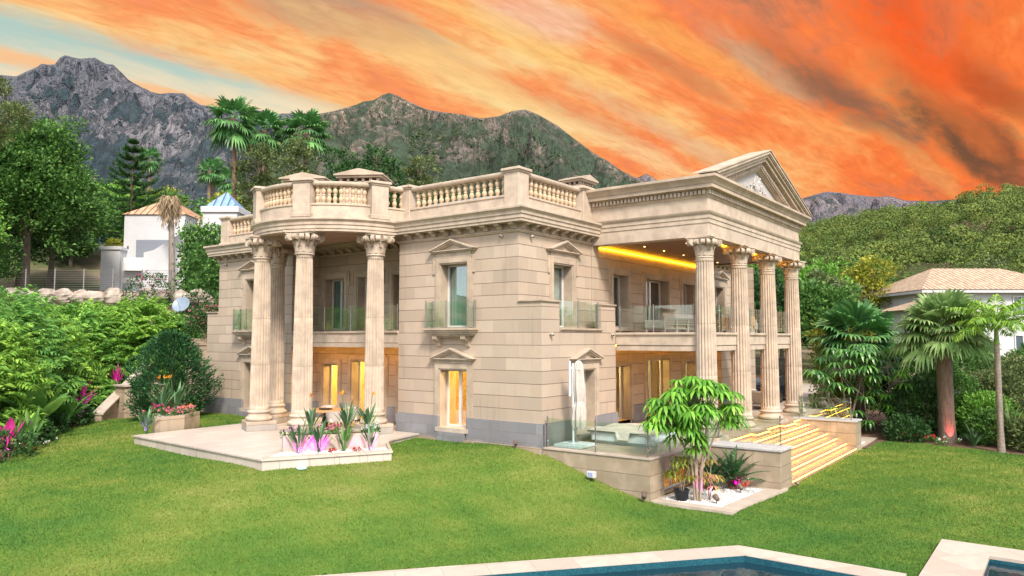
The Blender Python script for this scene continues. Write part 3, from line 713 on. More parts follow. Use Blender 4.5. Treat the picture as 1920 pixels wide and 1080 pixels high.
# grey plinth, 7 cm proud
def pl(M, u0, u1, holes=()):
    t = MB(); cuts = [u0]+[x for h in holes for x in h]+[u1]
    for a, b in zip(cuts[::2], cuts[1::2]):
        t.box(a, b, -.05, .07, -.35, .70); t.box(a, b, -.05, .05, .70, .735)
        put(t, M).build('plinth', m_plinth, villa); t = MB()
pl(L0, -1.07, 6.10, [(L1-.90,L1+.90)]); pl(L0, 13.0, 20.1, [(L2-.90,L2+.90)])
pl(R1, 0.002, 5.36, [(RX-.90,RX+.90)]); pl(R1, 16.75, 22.1, [(18.3,20.1)]); pl(R0, 5.302, 16.75, [(6.72,8.58),(9.82,12.68),(13.97,15.83)])
pl(fr_left(0,1.5), 6.06, 13.04, [(6.32,7.68),(8.22,10.78),(11.32,12.78)])
for y, s in ((6.05,1),(13.05,-1)): MB().box(0.051, 1.449, y, y+.07*s, -.35, .70).build('plinth', m_plinth, villa)
# ---- openings ---------------------------------------------------
opening(fr_left(L1), .72, 4.12, 6.62, ped=(7.02,7.52,1.20), ears=True, curt=m_curtain, leaves=1, open_l=True)
opening(fr_left(L2), .72, 4.12, 6.62, ped=(7.02,7.52,1.20), ears=True, curt=m_curtain, leaves=1)
opening(fr_right(RX), .72, 4.12, 6.62, ped=(7.02,7.52,1.20), ears=True, curt=m_curtain_w, leaves=1)
opening(fr_right(19.2), .72, 4.12, 6.62, ped=(7.02,7.52,1.20), ears=True, curt=m_curtain_w, leaves=1)
for M in (fr_left(L1), fr_left(L2), fr_right(RX,-1.0), fr_right(19.2,-1.0)):
    d = opening(M, .72, .30, 2.55, ped=(2.86,3.34,1.13), name='door', band=.2)
    t = MB()
    for k in (-1,1): t.box(k*.73, k*.97, -.04, .10, -.35, .74); t.box(k*.667,k*.72,-.42,.05,-.3,.72)
    t.box(-.66,.66,-.42,.24,-.35,.155)
    put(t, M).build('doorstep', m_plinth, d)
for c in (11.85, 9.55, 7.25): opening(fr_left(c,1.5), .72, 4.10, 6.55, ears=True, curt=m_curtain, leaves=2, open_l=(c > 11), sill=False)
opening(fr_left(12.05,1.5), .55, .12, 2.55, name='door', leaves=1, sill=False); opening(fr_left(9.50,1.5), 1.10, .12, 2.75, name='door', leaves=2, sill=False); opening(fr_left(7.0,1.5), .5, .12, 2.55, name='door', leaves=1, sill=False)
for c, h in ((7.6,.72),(11.25,1.25),(14.9,.72)):
    opening(fr_right(c), h, 4.18, 6.55, ears=True, leaves=1 if h < 1 else 2, sill=True, frame_m=m_frame)
for c, h, z in ((7.65,.75,2.55),(11.25,1.25,2.75),(14.9,.75,2.55)): opening(fr_right(c), h, .10, z, name='door', leaves=1 if h < 1 else 2, sill=False)
# ---- rooms behind the glass --------------------------------------
m_room = mat('warm_interior_wall', mottled((.62,.42,.17), .15, 1.2), .8)  # lit-room copy: the orange lamp glow is partly put into the wall colour
m_roomd = mat('dim_interior_wall', mottled((.16,.10,.065), .2, 1.2), .8)  # darkened copy for dim rooms: their gloom is put into the wall colour
m_wood = mat('walnut_cabinet', mottled((.09,.045,.025), .3, 5), .5)
def room(x0,x1,y0,y1,z0,z1,m,skip=()):
    t = MB()
    F = dict(x0=[(x0,y0,z0),(x0,y1,z0),(x0,y1,z1),(x0,y0,z1)], x1=[(x1,y0,z0),(x1,y0,z1),(x1,y1,z1),(x1,y1,z0)], y0=[(x0,y0,z0),(x0,y0,z1),(x1,y0,z1),(x1,y0,z0)], y1=[(x0,y1,z0),(x1,y1,z0),(x1,y1,z1),(x0,y1,z1)], zb=[(x0,y0,z0),(x1,y0,z0),(x1,y1,z0),(x0,y1,z0)], zt=[(x0,y0,z1),(x0,y1,z1),(x1,y1,z1),(x1,y0,z1)])
    for k, q in F.items():
        if k not in skip: t.quad(*q)
    return t.build('interior', m, villa)
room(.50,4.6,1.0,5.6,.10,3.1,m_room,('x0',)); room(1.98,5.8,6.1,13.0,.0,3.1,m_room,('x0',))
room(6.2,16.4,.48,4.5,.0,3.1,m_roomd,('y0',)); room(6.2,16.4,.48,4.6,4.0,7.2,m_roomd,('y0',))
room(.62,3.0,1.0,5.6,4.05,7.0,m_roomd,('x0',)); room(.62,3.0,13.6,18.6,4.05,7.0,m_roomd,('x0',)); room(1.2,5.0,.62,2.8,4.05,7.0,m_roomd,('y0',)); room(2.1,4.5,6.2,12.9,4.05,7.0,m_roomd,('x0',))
sh = MB()
for z in np.arange(.4,2.7,.32): sh.box(5.3,5.78,6.6,9.9,z,z+.03)
for y in (6.6,7.7,8.8,9.87): sh.box(5.3,5.78,y,y+.03,.1,2.7)
for i in range(40):
    z = .43+.32*random.randrange(7); y = random.uniform(6.7,9.7); sh.box(5.45,5.7,y,y+random.uniform(.05,.2),z,z+random.uniform(.1,.26))
sh.build('bookcase', m_wood, villa)
cb = MB(); cb.box(4.1,4.58,2.2,3.4,.1,.95); cb.box(4.2,4.5,4.2,5.2,.1,1.9); cb.box(2.2,3.0,2.6,3.3,.48,.55)
for x in (2.25,2.95):
    for y in (2.65,3.25): cb.box(x-.02,x+.02,y-.02,y+.02,.1,.48)
for k in range(5): cb.box(4.35,4.5,2.5+k*.14,2.6+k*.14,1.9-.03*k,2.3)
cb.build('cabinet', m_wood, villa)
cb = MB().box(4.4,4.56,4.35,5.05,1.92,2.4).box(12.2,13.0,3.6,4.2,.1,.8).box(8.8,9.0,3,4.2,4.05,6.0); cb.build('cabinet', m_wood, villa)
def lamp(x,y,z,e,c=(1,.58,.16),r=.15):
    l = bpy.data.lights.new('room_lamp','POINT'); l.energy = e; l.color = c; l.shadow_soft_size = r
    o = bpy.data.objects.new('room_lamp', l); COL.objects.link(o); o.location = (x,y,z); return o
lamp(2.2,3.0,2.7,360); lamp(3.2,11.6,2.7,330); lamp(3.2,8.2,2.7,380); lamp(11,2.4,2.7,380); lamp(7.6,1.6,2.4,170)
# ---- string course, modillions, cornice ---------------------------
arc = [(3.25*cos(t), 9.55+3.25*sin(t)) for t in np.linspace(-pi/2, -3*pi/2, 49)]
cpath = [(5.12,0),(0,0),(0,6.3)]+arc[1:-1]+[(0,12.8),(0,19.1),(6,19.1)]
cprof = [(-.02,7.885),(.42,7.885),(.42,7.985),(.455,7.99),(.455,8.13),(.495,8.14),(.505,8.24),(.56,8.31),(.60,8.335),(.60,8.405),(.57,8.42),(-.3,8.45)]
MB().sweep(cprof, cpath, side=-1).build('cornice', m_trim2, villa, 30)
MB().sweep(cprof, [(22.7,19.1),(22.1,19.1),(22.1,0),(16.88,0)][::-1][:3], side=1).build('cornice', m_trim2, villa, 30)
sprof = [(-.02,7.56),(.05,7.56),(.06,7.60),(.09,7.61),(.10,7.655),(-.02,7.67)]
MB().sweep(sprof, [(5.06,0),(0,0),(0,6.05),(1.5,6.05),(1.5,13.05),(0,13.05),(0,19.1),(6,19.1)], side=-1).build('string_course', m_trim, villa)
MB().sweep(sprof, [(16.9,0),(22.1,0)], side=1).build('string_course', m_trim, villa)
mprof = [(0,7.672),(.10,7.672),(.13,7.70),(.13,7.735),(.17,7.77),(.26,7.79),(.32,7.80),(.345,7.83),(.345,7.884),(0,7.884)]
def modillion():
    t = MB(); n = len(mprof); w2 = .105
    t.add([(-w2,o,z) for o,z in mprof]+[(w2,o,z) for o,z in mprof], [tuple(range(n-1,-1,-1)), tuple(range(n,2*n))]+[(i,(i+1)%n,n+(i+1)%n,n+i) for i in range(n)])
    return t
MODL = put(modillion(), fr_left(0)).mesh('modillion', m_trim); MODR = put(modillion(), fr_right(0)).mesh('modillion', m_trim)
def place(me, name, parent, loc, rz=0):
    o = bpy.data.objects.new(name, me); COL.objects.link(o); o.parent = parent; o.location = loc; o.rotation_euler = (0,0,rz); return o
for y in np.arange(.13, 6.0, .655): place(MODL, 'modillion', villa, (0,y,0))
for y in np.arange(13.25, 19.1, .645): place(MODL, 'modillion', villa, (0,y,0))
for x in np.arange(.13, 5.0, .655): place(MODR, 'modillion', villa, (x,0,0))
for x in np.arange(17.2, 22.1, .655): place(MODR, 'modillion', villa, (x,0,0))
for y in np.arange(6.5, 13.0, .60): place(MODL, 'modillion', villa, (1.5,y,0))
MB().sweep([(-.02,7.886),(.40,7.886),(.40,7.99),(.48,8.0),(.48,8.12),(-.02,8.14)], [(1.5,6.05),(1.5,13.05)], side=-1).build('cornice', m_trim2, villa)
# ceiling of the round porch
MB().prism([(0,6.31)]+[(3.66*cos(t)*1.0, 9.55+3.66*sin(t)) for t in np.linspace(-pi/2-.05,-3*pi/2+.05,41)]+[(0,12.79)], 7.90, 8.3).build('porch_ceiling', mat('porch_ceiling_plaster', mottled((.40,.25,.19), .1, 1.5), .7), villa)
MB().box(.0,1.5,6.06,13.04,8.15,8.4).build('porch_ceiling', m_trim, villa)
# ---- columns -----------------------------------------------------
def shaft_mesh(h, rb, rt, name, flutes=20):
    seg = flutes*6; zs = [0,.03,.10,.13]+list(np.linspace(.2,h-.16,14))+[h-.12,h-.09,h-.03,h]
    joints = [h*.29, h*.60]
    for j in joints: zs += [j-.012,j-.004,j+.004,j+.012]
    zs = sorted(zs); v = []
    for z in zs:
        t = z/h; r = rb+(rt-rb)*(t**1.7)
        if z < .05: r *= 1.05
        if z > h-.05: r *= 1.05
        fl = 0 if (z < .11 or z > h-.11) else 1
        if any(abs(z-j) < .006 for j in joints): r -= .010
        for k in range(seg):
            a = 2*pi*k/seg; ph = (k % 6)/6.0
            dpt = .052*rb/.38*math.sin(pi*min(1, max(0, (ph-.16)/.84)))**.8 if ph > .16 else 0
            v.append(((r-fl*dpt)*cos(a),(r-fl*dpt)*sin(a),z))
    m = len(zs); f = [(i*seg+k,i*seg+(k+1)%seg,(i+1)*seg+(k+1)%seg,(i+1)*seg+k) for i in range(m-1) for k in range(seg)]
    return MB().add(v, np.array(f)).mesh(name, m_trim2, 40)
def capital_mesh(k=1.0):
    m = MB(); R = .335*k; H = .93*k
    m.lathe([(R,0),(R+.045*k,.02),(R+.055*k,.045),(R+.045*k,.07),(R+.005*k,.085)], seg=32)
    bell = [(R-.005,.085),(R+.005,.25*k),(R+.03*k,.42*k),(R+.08*k,.56*k),(R+.15*k,.68*k),(R+.17*k,.74*k)]
    m.lathe(bell, seg=32)
    # two tiers of acanthus leaves, tips curling outward
    def leaf(a, r0, z0, z1, wd, out):
        n = 6; L = []
        for i in range(n+1):
            t = i/n; z = z0+(z1-z0)*min(1, t*1.16)-max(0, t-.86)*.35*(z1-z0); r = r0+.015+out*t**3+.03*t
            w_ = wd*(.75+.35*math.sin(pi*min(1,t*1.05)))*(1-.35*t**4); L.append((r,z,w_))
        v = []
        for r, z, w_ in L:
            for s_, dr in ((-1,-.012),(-.45,.012),(0,.022),(.45,.012),(1,-.012)):
                v.append((cos(a)*(r+dr)-sin(a)*w_*s_, sin(a)*(r+dr)+cos(a)*w_*s_, z))
        f = [(i*5+j,i*5+j+1,(i+1)*5+j+1,(i+1)*5+j) for i in range(n) for j in range(4)]; m.add(v, np.array(f))
    for i in range(8): leaf(2*pi*i/8, R, .09, .36*k, .115*k, .085*k)
    for i in range(8): leaf(2*pi*(i+.5)/8, R+.01, .12, .56*k, .11*k, .14*k)
    def scroll(a, r, z, rad_, ln):
        # a volute: short drum lying across direction a, with a raised eye and rolled edge
        prof = [(0,ln*.5+.012),(rad_*.22,ln*.5+.012),(rad_*.25,ln*.5-.012),(rad_*.45,ln*.5-.012),(rad_*.52,ln*.5+.006),(rad_*.72,ln*.5+.004),(rad_*.78,ln*.5-.012),(rad_*.9,ln*.5),(rad_,ln*.5-.02),(rad_*.93,ln*.18),(rad_*.93,-ln*.18),(rad_,-ln*.5+.02),(rad_*.9,-ln*.5),(rad_*.5,-ln*.5+.006),(0,-ln*.5-.012)]
        t = MB().lathe(prof, seg=16, cap=False)
        M = Matrix.Translation((r*cos(a), r*sin(a), z)) @ Matrix.Rotation(a, 4, 'Z') @ Matrix.Rotation(pi/2, 4, 'X')
        m.join(t, M)
    for i in range(4):
        a = pi/4+i*pi/2
        scroll(a-.15, R+.29*k, .68*k, .145*k, .15*k); scroll(a+.15, R+.29*k, .68*k, .145*k, .15*k)
        for da in (-.50,.50): scroll(a+da, R+.17*k, .70*k, .12*k, .19*k)
        # stalk carrying the corner scroll
        m.tube([(cos(a)*(R+.02),sin(a)*(R+.02),.40*k),(cos(a)*(R+.08),sin(a)*(R+.08),.56*k),(cos(a)*(R+.2*k),sin(a)*(R+.2*k),.66*k)], [.06*k,.065*k,.09*k], 8)
    # abacus: square with hollowed sides and cut corners, in two steps
    def abac(hw, z0, z1, dip):
        P = []
        for q in range(4):
            a = q*pi/2
            for t in np.linspace(-1, 1, 9):
                x = hw-dip*(1-t*t); y = t*(hw*.88); P.append((x*cos(a)-y*sin(a), x*sin(a)+y*cos(a)))
        m.prism(P, z0, z1)
    abac(.60*k, .79*k, .86*k, .12*k); abac(.66*k, .862*k, H, .13*k)
    return m.mesh('capital', m_trim2, 50)
def base_mesh(k=1.0, h=.46):
    R = .385*k
    p = [(R+.13,0)]
    for t in np.linspace(-pi/2, pi/2, 9): p.append((R+.085+.07*cos(t), .085+.085*sin(t)))
    p += [(R+.075,.175),(R+.07,.20),(R+.045,.24),(R+.04,.29),(R+.06,.315)]
    for t in np.linspace(-pi/2, pi/2, 7): p.append((R+.04+.05*cos(t), .365+.05*sin(t)))
    p += [(R+.03,.42),(R+.02,h),(R-.01,h)]
    return MB().lathe(p, seg=48).mesh('base', m_trim2, 50)
def pedestal_mesh(hw, h, two=True):
    m = MB().bbox(-hw,hw,-hw,hw,0,h,.02)
    return m.mesh('pedestal', m_base if two else m_trim)
def ped2(hw, h): return MB().bbox(-hw-.012,hw+.012,-hw-.012,hw+.012,h-.12,h,.02).mesh('pedestal_cap', m_trim)
SH = shaft_mesh(6.14,.39,.315,'column'); CA = capital_mesh(1.0); BA = base_mesh(1.0); PE = pedestal_mesh(.58,.26); PC = ped2(.58,.38)
def column(x, y, z, rz, sh, ca, ba, pe, pc, hp, hb, hs):
    c = place(sh, 'column', villa, (x,y,z+hp+hb), rz)
    place(ba, 'base', c, (0,0,-hb)); place(ca, 'capital', c, (0,0,hs)); p = place(pe, 'pedestal', c, (0,0,-hb-hp))
    if pc: place(pc, 'pedestal_cap', c, (0,0,-hb-hp))
    return c
for a in (72,24,-24,-72):
    t = rad(180-a); column(3.38*cos(t), 9.55+3.38*sin(t), -.02, t, SH, CA, BA, PE, PC, .38, .46, 6.14)
SH2 = shaft_mesh(6.20,.40,.325,'column'); CA2 = capital_mesh(.885); BA2 = base_mesh(1.03)
PE2 = MB().bbox(-.60,.60,-.60,.60,0,.13,.015).mesh('pedestal', m_trim)
PX = [5.42, 9.10, 12.78, 16.46]
for x in PX: column(x, -4.80, -.07, 0, SH2, CA2, BA2, PE2, None, .13, .46, 6.20)
# ---- portico -----------------------------------------------------
ppath = [(5.1,.0),(5.1,-5.1),(16.88,-5.1),(16.88,.0)]
MB().sweep([(-.62,7.552),(0,7.552),(0,8.05),(.03,8.06),(.03,8.22),(.06,8.23),(.06,8.37),(.09,8.39),(.14,8.46),(.15,8.50),(0,8.52),(0,9.04)], ppath, side=1).build('entablature', m_trim2, villa, 25)
pc_prof = [(-.02,9.0),(.03,9.03),(.05,9.08),(.08,9.10),(.08,9.12),(.06,9.125),(.06,9.29),(.12,9.31),(.15,9.34),(.30,9.345),(.30,9.48),(.33,9.49),(.36,9.56),(.42,9.64),(.48,9.68),(.50,9.70),(.50,9.80),(-.3,9.83)]
MB().sweep(pc_prof, [(5.1,1.2),(5.1,-5.1),(16.88,-5.1),(16.88,1.2)], side=1).build('cornice', m_trim, villa, 25)
for x in (5.1-.15, 16.93):
    dm = MB().box(x+.03,x+.06,-5.1,.95,9.128,9.134)
    for y in np.arange(-5.05, .9, .165): dm.box(x,x+.10,y,y+.10,9.135,9.285)
    dm.build('dentil_band', m_trim2, villa)
dm = MB()
for x in np.arange(5.0, 16.95, .165): dm.box(x,x+.10,-5.24,-5.15,9.135,9.285)
dm.build('dentil_band', m_trim2, villa)
# pediment
XL, XR, XC, ZB, ZA = 4.60, 17.38, 10.99, 9.84, 11.90
pm = MB(); sl_ = (ZA-ZB)/(XC-XL)
def rake(mb, t0, t1, yf, yb=-4.95):
    pts = [(XL+t0/sl_,ZB),(XC,ZA-t0),(XR-t0/sl_,ZB),(XR-t1/sl_,ZB),(XC,ZA-t1),(XL+t1/sl_,ZB)]
    v = [(x,yb,z) for x,z in pts]+[(x,yf,z) for x,z in pts]
    mb.add(v, [(0,5,4,1),(1,4,3,2),(6,7,10,11),(7,8,9,10),(0,1,7,6),(1,2,8,7),(2,3,9,8),(3,4,10,9),(4,5,11,10),(5,0,6,11)])
for t0, t1, yf in ((0,.11,-5.62),(.11,.16,-5.58),(.16,.26,-5.52),(.26,.42,-5.42),(.42,.47,-5.30),(.47,.66,-5.17),(.66,.71,-5.20),(.71,.78,-5.13),(.78,.84,-5.08)): rake(pm, t0, t1, yf)
pm.build('pediment', m_trim, villa)
L = XC-XL
for s_ in (-1,1):
    dm = MB()
    for q in np.arange(.10, L, .165):
        zc = ZA-.565-q*sl_; x = XC+s_*q
        if zc-.08 < ZB+.02: continue
        dm.add([(x-.05,-5.26,zc-.075-s_*.05*sl_*-1),(x+.05,-5.26,zc-.075+s_*-.05*sl_),(x+.05,-5.26,zc+.075+s_*-.05*sl_),(x-.05,-5.26,zc+.075+s_*.05*sl_),
                (x-.05,-5.16,zc-.075),(x+.05,-5.16,zc-.075),(x+.05,-5.16,zc+.075),(x-.05,-5.16,zc+.075)], np.array([(0,1,2,3),(1,5,6,2),(4,0,3,7),(3,2,6,7),(4,5,1,0)]))
    dm.build('dentil_band', m_trim2, villa)
ty = MB().add([(XL+.84/sl_,-4.98,ZB-.01),(XR-.84/sl_,-4.98,ZB-.01),(XC,-4.98,ZA-.84)], [(0,1,2)])
m_relief = mat('white_marble_relief', mottled((.41,.39,.375), .1, 4), .6)
tyo = ty.build('tympanum', m_relief, villa)
# carved head with curling branches either side
hd = MB(); cx, cz = 10.95, 10.36
hd.ball((cx,-5.02,cz),(.30,.17,.38),20,14); hd.ball((cx,-4.99,cz+.16),(.37,.15,.34),18,12)
hd.ball((cx,-5.19,cz-.02),(.045,.07,.10),10,8); hd.ball((cx,-5.17,cz-.16),(.10,.04,.03),10,6); hd.ball((cx,-5.13,cz-.29),(.11,.06,.07),10,6)
for k in (-1,1):
    hd.ball((cx+k*.12,-5.165,cz+.06),(.06,.03,.03),8,6); hd.tube([(cx+k*.05,-5.17,cz+.12),(cx+k*.13,-5.185,cz+.145),(cx+k*.21,-5.13,cz+.11)], .022, 6)
    for i in range(5): hd.ball((cx+k*(.16+.05*i),-5.09+.02*i,cz+.36-.085*i),(.09,.07,.075),8,6)
for k in (-1,1):
    for i in range(3):
        x0 = cx+k*(.62+.42*i); r0 = .17-.04*i; zc = 10.12-.08*i
        th = np.linspace(0, 2.6*pi, 26); rr = r0*(1-.75*th/th[-1])
        hd.tube([(x0+k*r*cos(t), -5.02, zc+r*sin(t)) for r, t in zip(rr, th)], .035-.006*i, 6)
        hd.tube([(x0-k*.30,-5.0,zc+.02),(x0-k*.1,-5.03,zc-.10),(x0+k*r0,-5.02,zc)], .03, 6)
        hd.ball((x0+k*.1,-5.0,zc+r0+.06),(.09,.04,.05),8,6)
hd.build('relief', m_relief, tyo, 60)
rf = MB()
for x0, z0, x1, z1 in ((XL,ZB+.01,XC,ZA+.01),(XC,ZA+.01,XR,ZB+.01)):
    rf.add([(x0,-5.66,z0),(x1,-5.66,z1),(x1,-4.72,z1),(x0,-4.72,z0),(x0,-5.66,z0+.05),(x1,-5.66,z1+.05),(x1,-4.72,z1+.05),(x0,-4.72,z0+.05)], np.array([(0,3,2,1),(4,5,6,7),(0,1,5,4),(1,2,6,5),(2,3,7,6),(3,0,4,7)]))
rf.build('roof', m_trim, villa)
MB().add([(XL+.1,-4.80,9.75),(XR-.1,-4.80,9.75),(XC,-4.80,ZA-.02)], [(2,1,0)]).build('wall', m_trim, villa)
MB().box(5.2,16.8,-4.9,1.2,9.55,9.78).build('roof', m_roof_flat, villa); MB().box(5.12,16.86,1.0,1.2,8.45,9.80).build('wall', m_trim, villa)
MB().box(.3,22.0,.3,19.0,8.1,8.40).build('roof', m_roof_flat, villa)
# portico ceiling, lights, balcony slab
pcl = MB().box(5.73,16.25,-4.47,-.002,7.60,7.75).build('portico_ceiling', m_soffit, villa)
for x, y in ((7.0,-1.5),(7.0,-3.4),(8.9,-1.5),(8.9,-3.4),(11,-1.5),(11,-3.4),(13.2,-1.5),(13.2,-3.4),(15.2,-1.5),(15.2,-3.4)):
    place(bpy.data.meshes.get('ceiling_lamp') or MB().lathe([(.0,0),(.035,0),(.035,.02),(0,.02)], seg=12, cap=False).mesh('ceiling_lamp', m_spotlamp), 'ceiling_lamp', pcl, (x,y,7.575))
MB().box(5.75,16.2,-.07,-.03,7.50,7.54).box(5.8,16.2,-4.44,-4.40,7.535,7.575).build('led_strip', m_led2, villa)
sprof2 = [(-.5,3.22),(.0,3.22),(.0,3.40),(-.03,3.41),(-.03,3.43),(.03,3.44),(.03,3.80),(.07,3.82),(.10,3.86),(.10,3.94),(-.5,3.95)]
MB().sweep(sprof2, [(5.36,-1.0),(5.36,-4.74),(16.52,-4.74),(16.52,-1.0)], side=1).build('balcony_edge', m_trim2, villa)
MB().box(5.5,16.3,-4.4,-.003,3.46,3.93).build('balcony_floor', m_terr, villa)
MB().box(5.88,5.92,-4.1,-.3,3.40,3.44).box(5.9,16.0,-4.22,-4.18,3.40,3.44).box(5.7,16.2,-.06,-.02,3.40,3.44).build('led_strip', m_led2, villa)
MB().box(.006,5.28,-.994,-.006,3.7,4.06).build('balcony_floor', m_terr, villa)
MB().sweep([(-.3,3.99),(.06,3.99),(.09,4.03),(.09,4.08),(-.3,4.09)], [(1.15,-1.0),(4.15,-1.0)], side=1).build('balcony_edge', m_trim, villa)
cp = [(-.33,5.0),(.05,5.0),(.07,5.03),(.07,5.07),(-.33,5.08)]
MB().sweep(cp, [(0,.0),(0,-1.0),(1.17,-1.0)], side=1).build('parapet_coping', m_trim, villa)
MB().sweep(cp, [(4.13,-1.0),(5.3,-1.0)], side=1).build('parapet_coping', m_trim, villa)
MB().sweep(cp, [(3,20.1),(0,20.1),(0,19.1)], side=1).build('parapet_coping', m_trim, villa)
# slab over the recess
MB().box(.02,1.5,6.06,13.04,3.45,3.92).build('balcony_floor', m_terr, villa)
MB().sweep([(-.4,3.33),(.02,3.33),(.02,3.49),(-.01,3.50),(-.01,3.52),(.02,3.53),(.02,3.90),(.07,3.92),(.09,3.95),(.09,4.01),(-.4,4.02)], [(.0,6.06),(.0,13.04)], side=-1).build('balcony_edge', m_trim2, villa)
MB().box(.42,.47,6.1,13.0,3.36,3.40).build('led_strip', m_led2, villa)
MB().box(.15,1.44,6.08,6.12,3.38,3.42).build('led_strip', m_led2, villa)
# small balconies under the pedimented windows of the left front
for c in (L1, L2):
    M = fr_left(c); q = MB()
    for o_, z0, z1 in ((.50,4.02,4.09),(.44,3.94,4.017),(.38,3.86,3.937),(.30,3.80,3.857)): q.box(-1.22+.5-o_ , 1.22-.5+o_, 0, o_, z0, z1)
    for x in np.arange(-.95, .94, .11): q.box(x, x+.06, .19, .25, 3.74, 3.80)
    for k in (-.72,.72):
        pr = [(0,3.40),(.08,3.40),(.10,3.46),(.10,3.52),(.16,3.58),(.26,3.62),(.33,3.68),(.33,3.80),(0,3.80)]; n = len(pr)
        q.add([(k-.11,o_,z) for o_,z in pr]+[(k+.11,o_,z) for o_,z in pr], [tuple(range(n-1,-1,-1)), tuple(range(n,2*n))]+[(i,(i+1)%n,n+(i+1)%n,n+i) for i in range(n)])
    put(q, M).build('balcony_shelf', m_trim, villa)
# glass railings
def railing(parent, pts, z0, h, gap=.0, post_at=None, gl=m_rail_glass, name='glass_railing', posts=True):
    """steel posts with two clamps each and a glass pane between every two posts"""
    o = bpy.data.objects.new(name, None); COL.objects.link(o); o.parent = parent
    for (x,y) in pts:
        m = MB().tube([(x,y,z0),(x,y,z0+h+.05)], .027, 10).lathe([(.045,0),(.045,.012),(.022,.02)], (x,y,z0), 12)
        for zz in (z0+.2*h, z0+.82*h): m.ball((x,y,zz),(.045,.045,.03),8,6)
        m.build('post', m_steel, o, 60)
    for a, b in zip(pts, pts[1:]):
        a = np.array(a); b = np.array(b); d = (b-a)/np.linalg.norm(b-a); n = np.array([-d[1],d[0]])*.006; p, q = a+d*.05, b-d*.05
        t = MB().prism([tuple(p+n),tuple(q+n),tuple(q-n),tuple(p-n)], z0+.06, z0+h); t.build('glass_pane', gl, o)
    return o
railing(villa, [(.06,6.2),(.06,7.7),(.06,9.04),(.06,10.78),(.06,12.2),(.06,12.95)], 4.02, 1.05)
for c in (L1, L2): railing(villa, [(-.05,c-1.08),(-.42,c-1.08),(-.42,c+.02),(-.42,c+1.08),(-.05,c+1.08)], 4.09, 1.02)
railing(villa, [(1.22,-.9),(2.6,-.9),(4.08,-.9)], 4.09, 1.0)
railing(villa, [(5.5,-1.1),(5.5,-2.6),(5.5,-4.3)], 3.95, 1.05); railing(villa, [(5.9,-4.60),(7.3,-4.60),(8.62,-4.60)], 3.95, 1.05); railing(villa, [(9.6,-4.60),(10.9,-4.60),(12.3,-4.60)], 3.95, 1.05); railing(villa, [(13.3,-4.60),(14.6,-4.60),(15.95,-4.60)], 3.95, 1.05)
# ---- roof balustrade ----------------------------------------------
BALM = MB()
bp = [(.088,0),(.088,.045),(.055,.065),(.075,.11),(.100,.175),(.098,.22),(.075,.275),(.050,.315),(.068,.33),(.070,.355),(.068,.38),(.050,.395),(.075,.43),(.096,.49),(.092,.54),(.062,.61),(.048,.645),(.080,.66),(.088,.675),(.088,.715)]
BALM.lathe(bp, seg=14)
m_bal = mat('baluster_stone', mottled((.52,.385,.255), .14, 5), .75)
BALME = BALM.mesh('baluster', m_bal, 40)
lowp = [(-.20,8.44),(.20,8.44),(.20,8.90),(.24,8.92),(.24,8.985),(-.24,8.985),(-.24,8.92),(-.20,8.90)]
topp = [(-.17,9.70),(.17,9.70),(.20,9.735),(.22,9.78),(.22,9.84),(.18,9.865),(-.18,9.865),(-.22,9.84),(-.22,9.78),(-.20,9.735)]
def run(path, ends=True):
    b = MB().sweep(lowp+[lowp[0]], path, side=-1).build('balustrade', m_trim2, villa); MB().sweep(topp+[topp[0]], path, side=-1).build('handrail', m_trim2, b)
    return b
def balusters(b, pts):
    for x, y in pts: place(BALME, 'baluster', b, (x,y,8.986))
def pier(x, y, rz=0, hw=.33):
    t = MB(); t.bbox(-hw,hw,-hw,hw,8.44,9.82,.012); t.bbox(-hw-.06,hw+.06,-hw-.06,hw+.06,8.44,8.60,.02); t.bbox(-hw-.04,hw+.04,-hw-.04,hw+.04,9.79,9.86,.01); t.bbox(-hw-.10,hw+.10,-hw-.10,hw+.10,9.861,9.95,.025)
    o = t.build('balustrade_pier', m_trim2, villa); o.location = (x,y,0); o.rotation_euler = (0,0,rz)
LX = .27
b = run([(LX,.6),(LX,5.5)]); balusters(b, [(LX,y) for y in np.linspace(.86,5.26,15)])
pier(.34,.34); pier(LX,5.78,hw=.27)
b = run([(.6,LX),(4.5,LX)]); balusters(b, [(x,LX) for x in np.linspace(.85,4.22,12)]); pier(4.75,LX,hw=.335)
RB = 3.40
def polar(a, r=RB): t = rad(180-a); return (r*cos(t), 9.55+r*sin(t))
for a in (-72,-24,24,72): pier(*polar(a), rad(180-a), .36)
for a0, a1, n in ((-72,-24,9),(-24,24,9),(24,72,9)):
    da = 7.0; b = run([polar(t) for t in np.linspace(a0+4, a1-4, 17)]); balusters(b, [polar(t) for t in np.linspace(a0+da+1.6, a1-da-1.6, n)])
b = run([(LX,5.95),(-.25,6.10),polar(-78)]); balusters(b, [(.05,6.02),(-.27,6.10),(-.58,6.2)])
b = run([polar(78),(-.25,13.0),(LX,13.15)]); pier(LX,13.3,hw=.27)
b = run([(LX,13.5),(LX,18.5)]); balusters(b, [(LX,y) for y in np.linspace(13.85,18.25,15)]); pier(.34,18.78)
run([(.6,18.85),(6,18.85)])
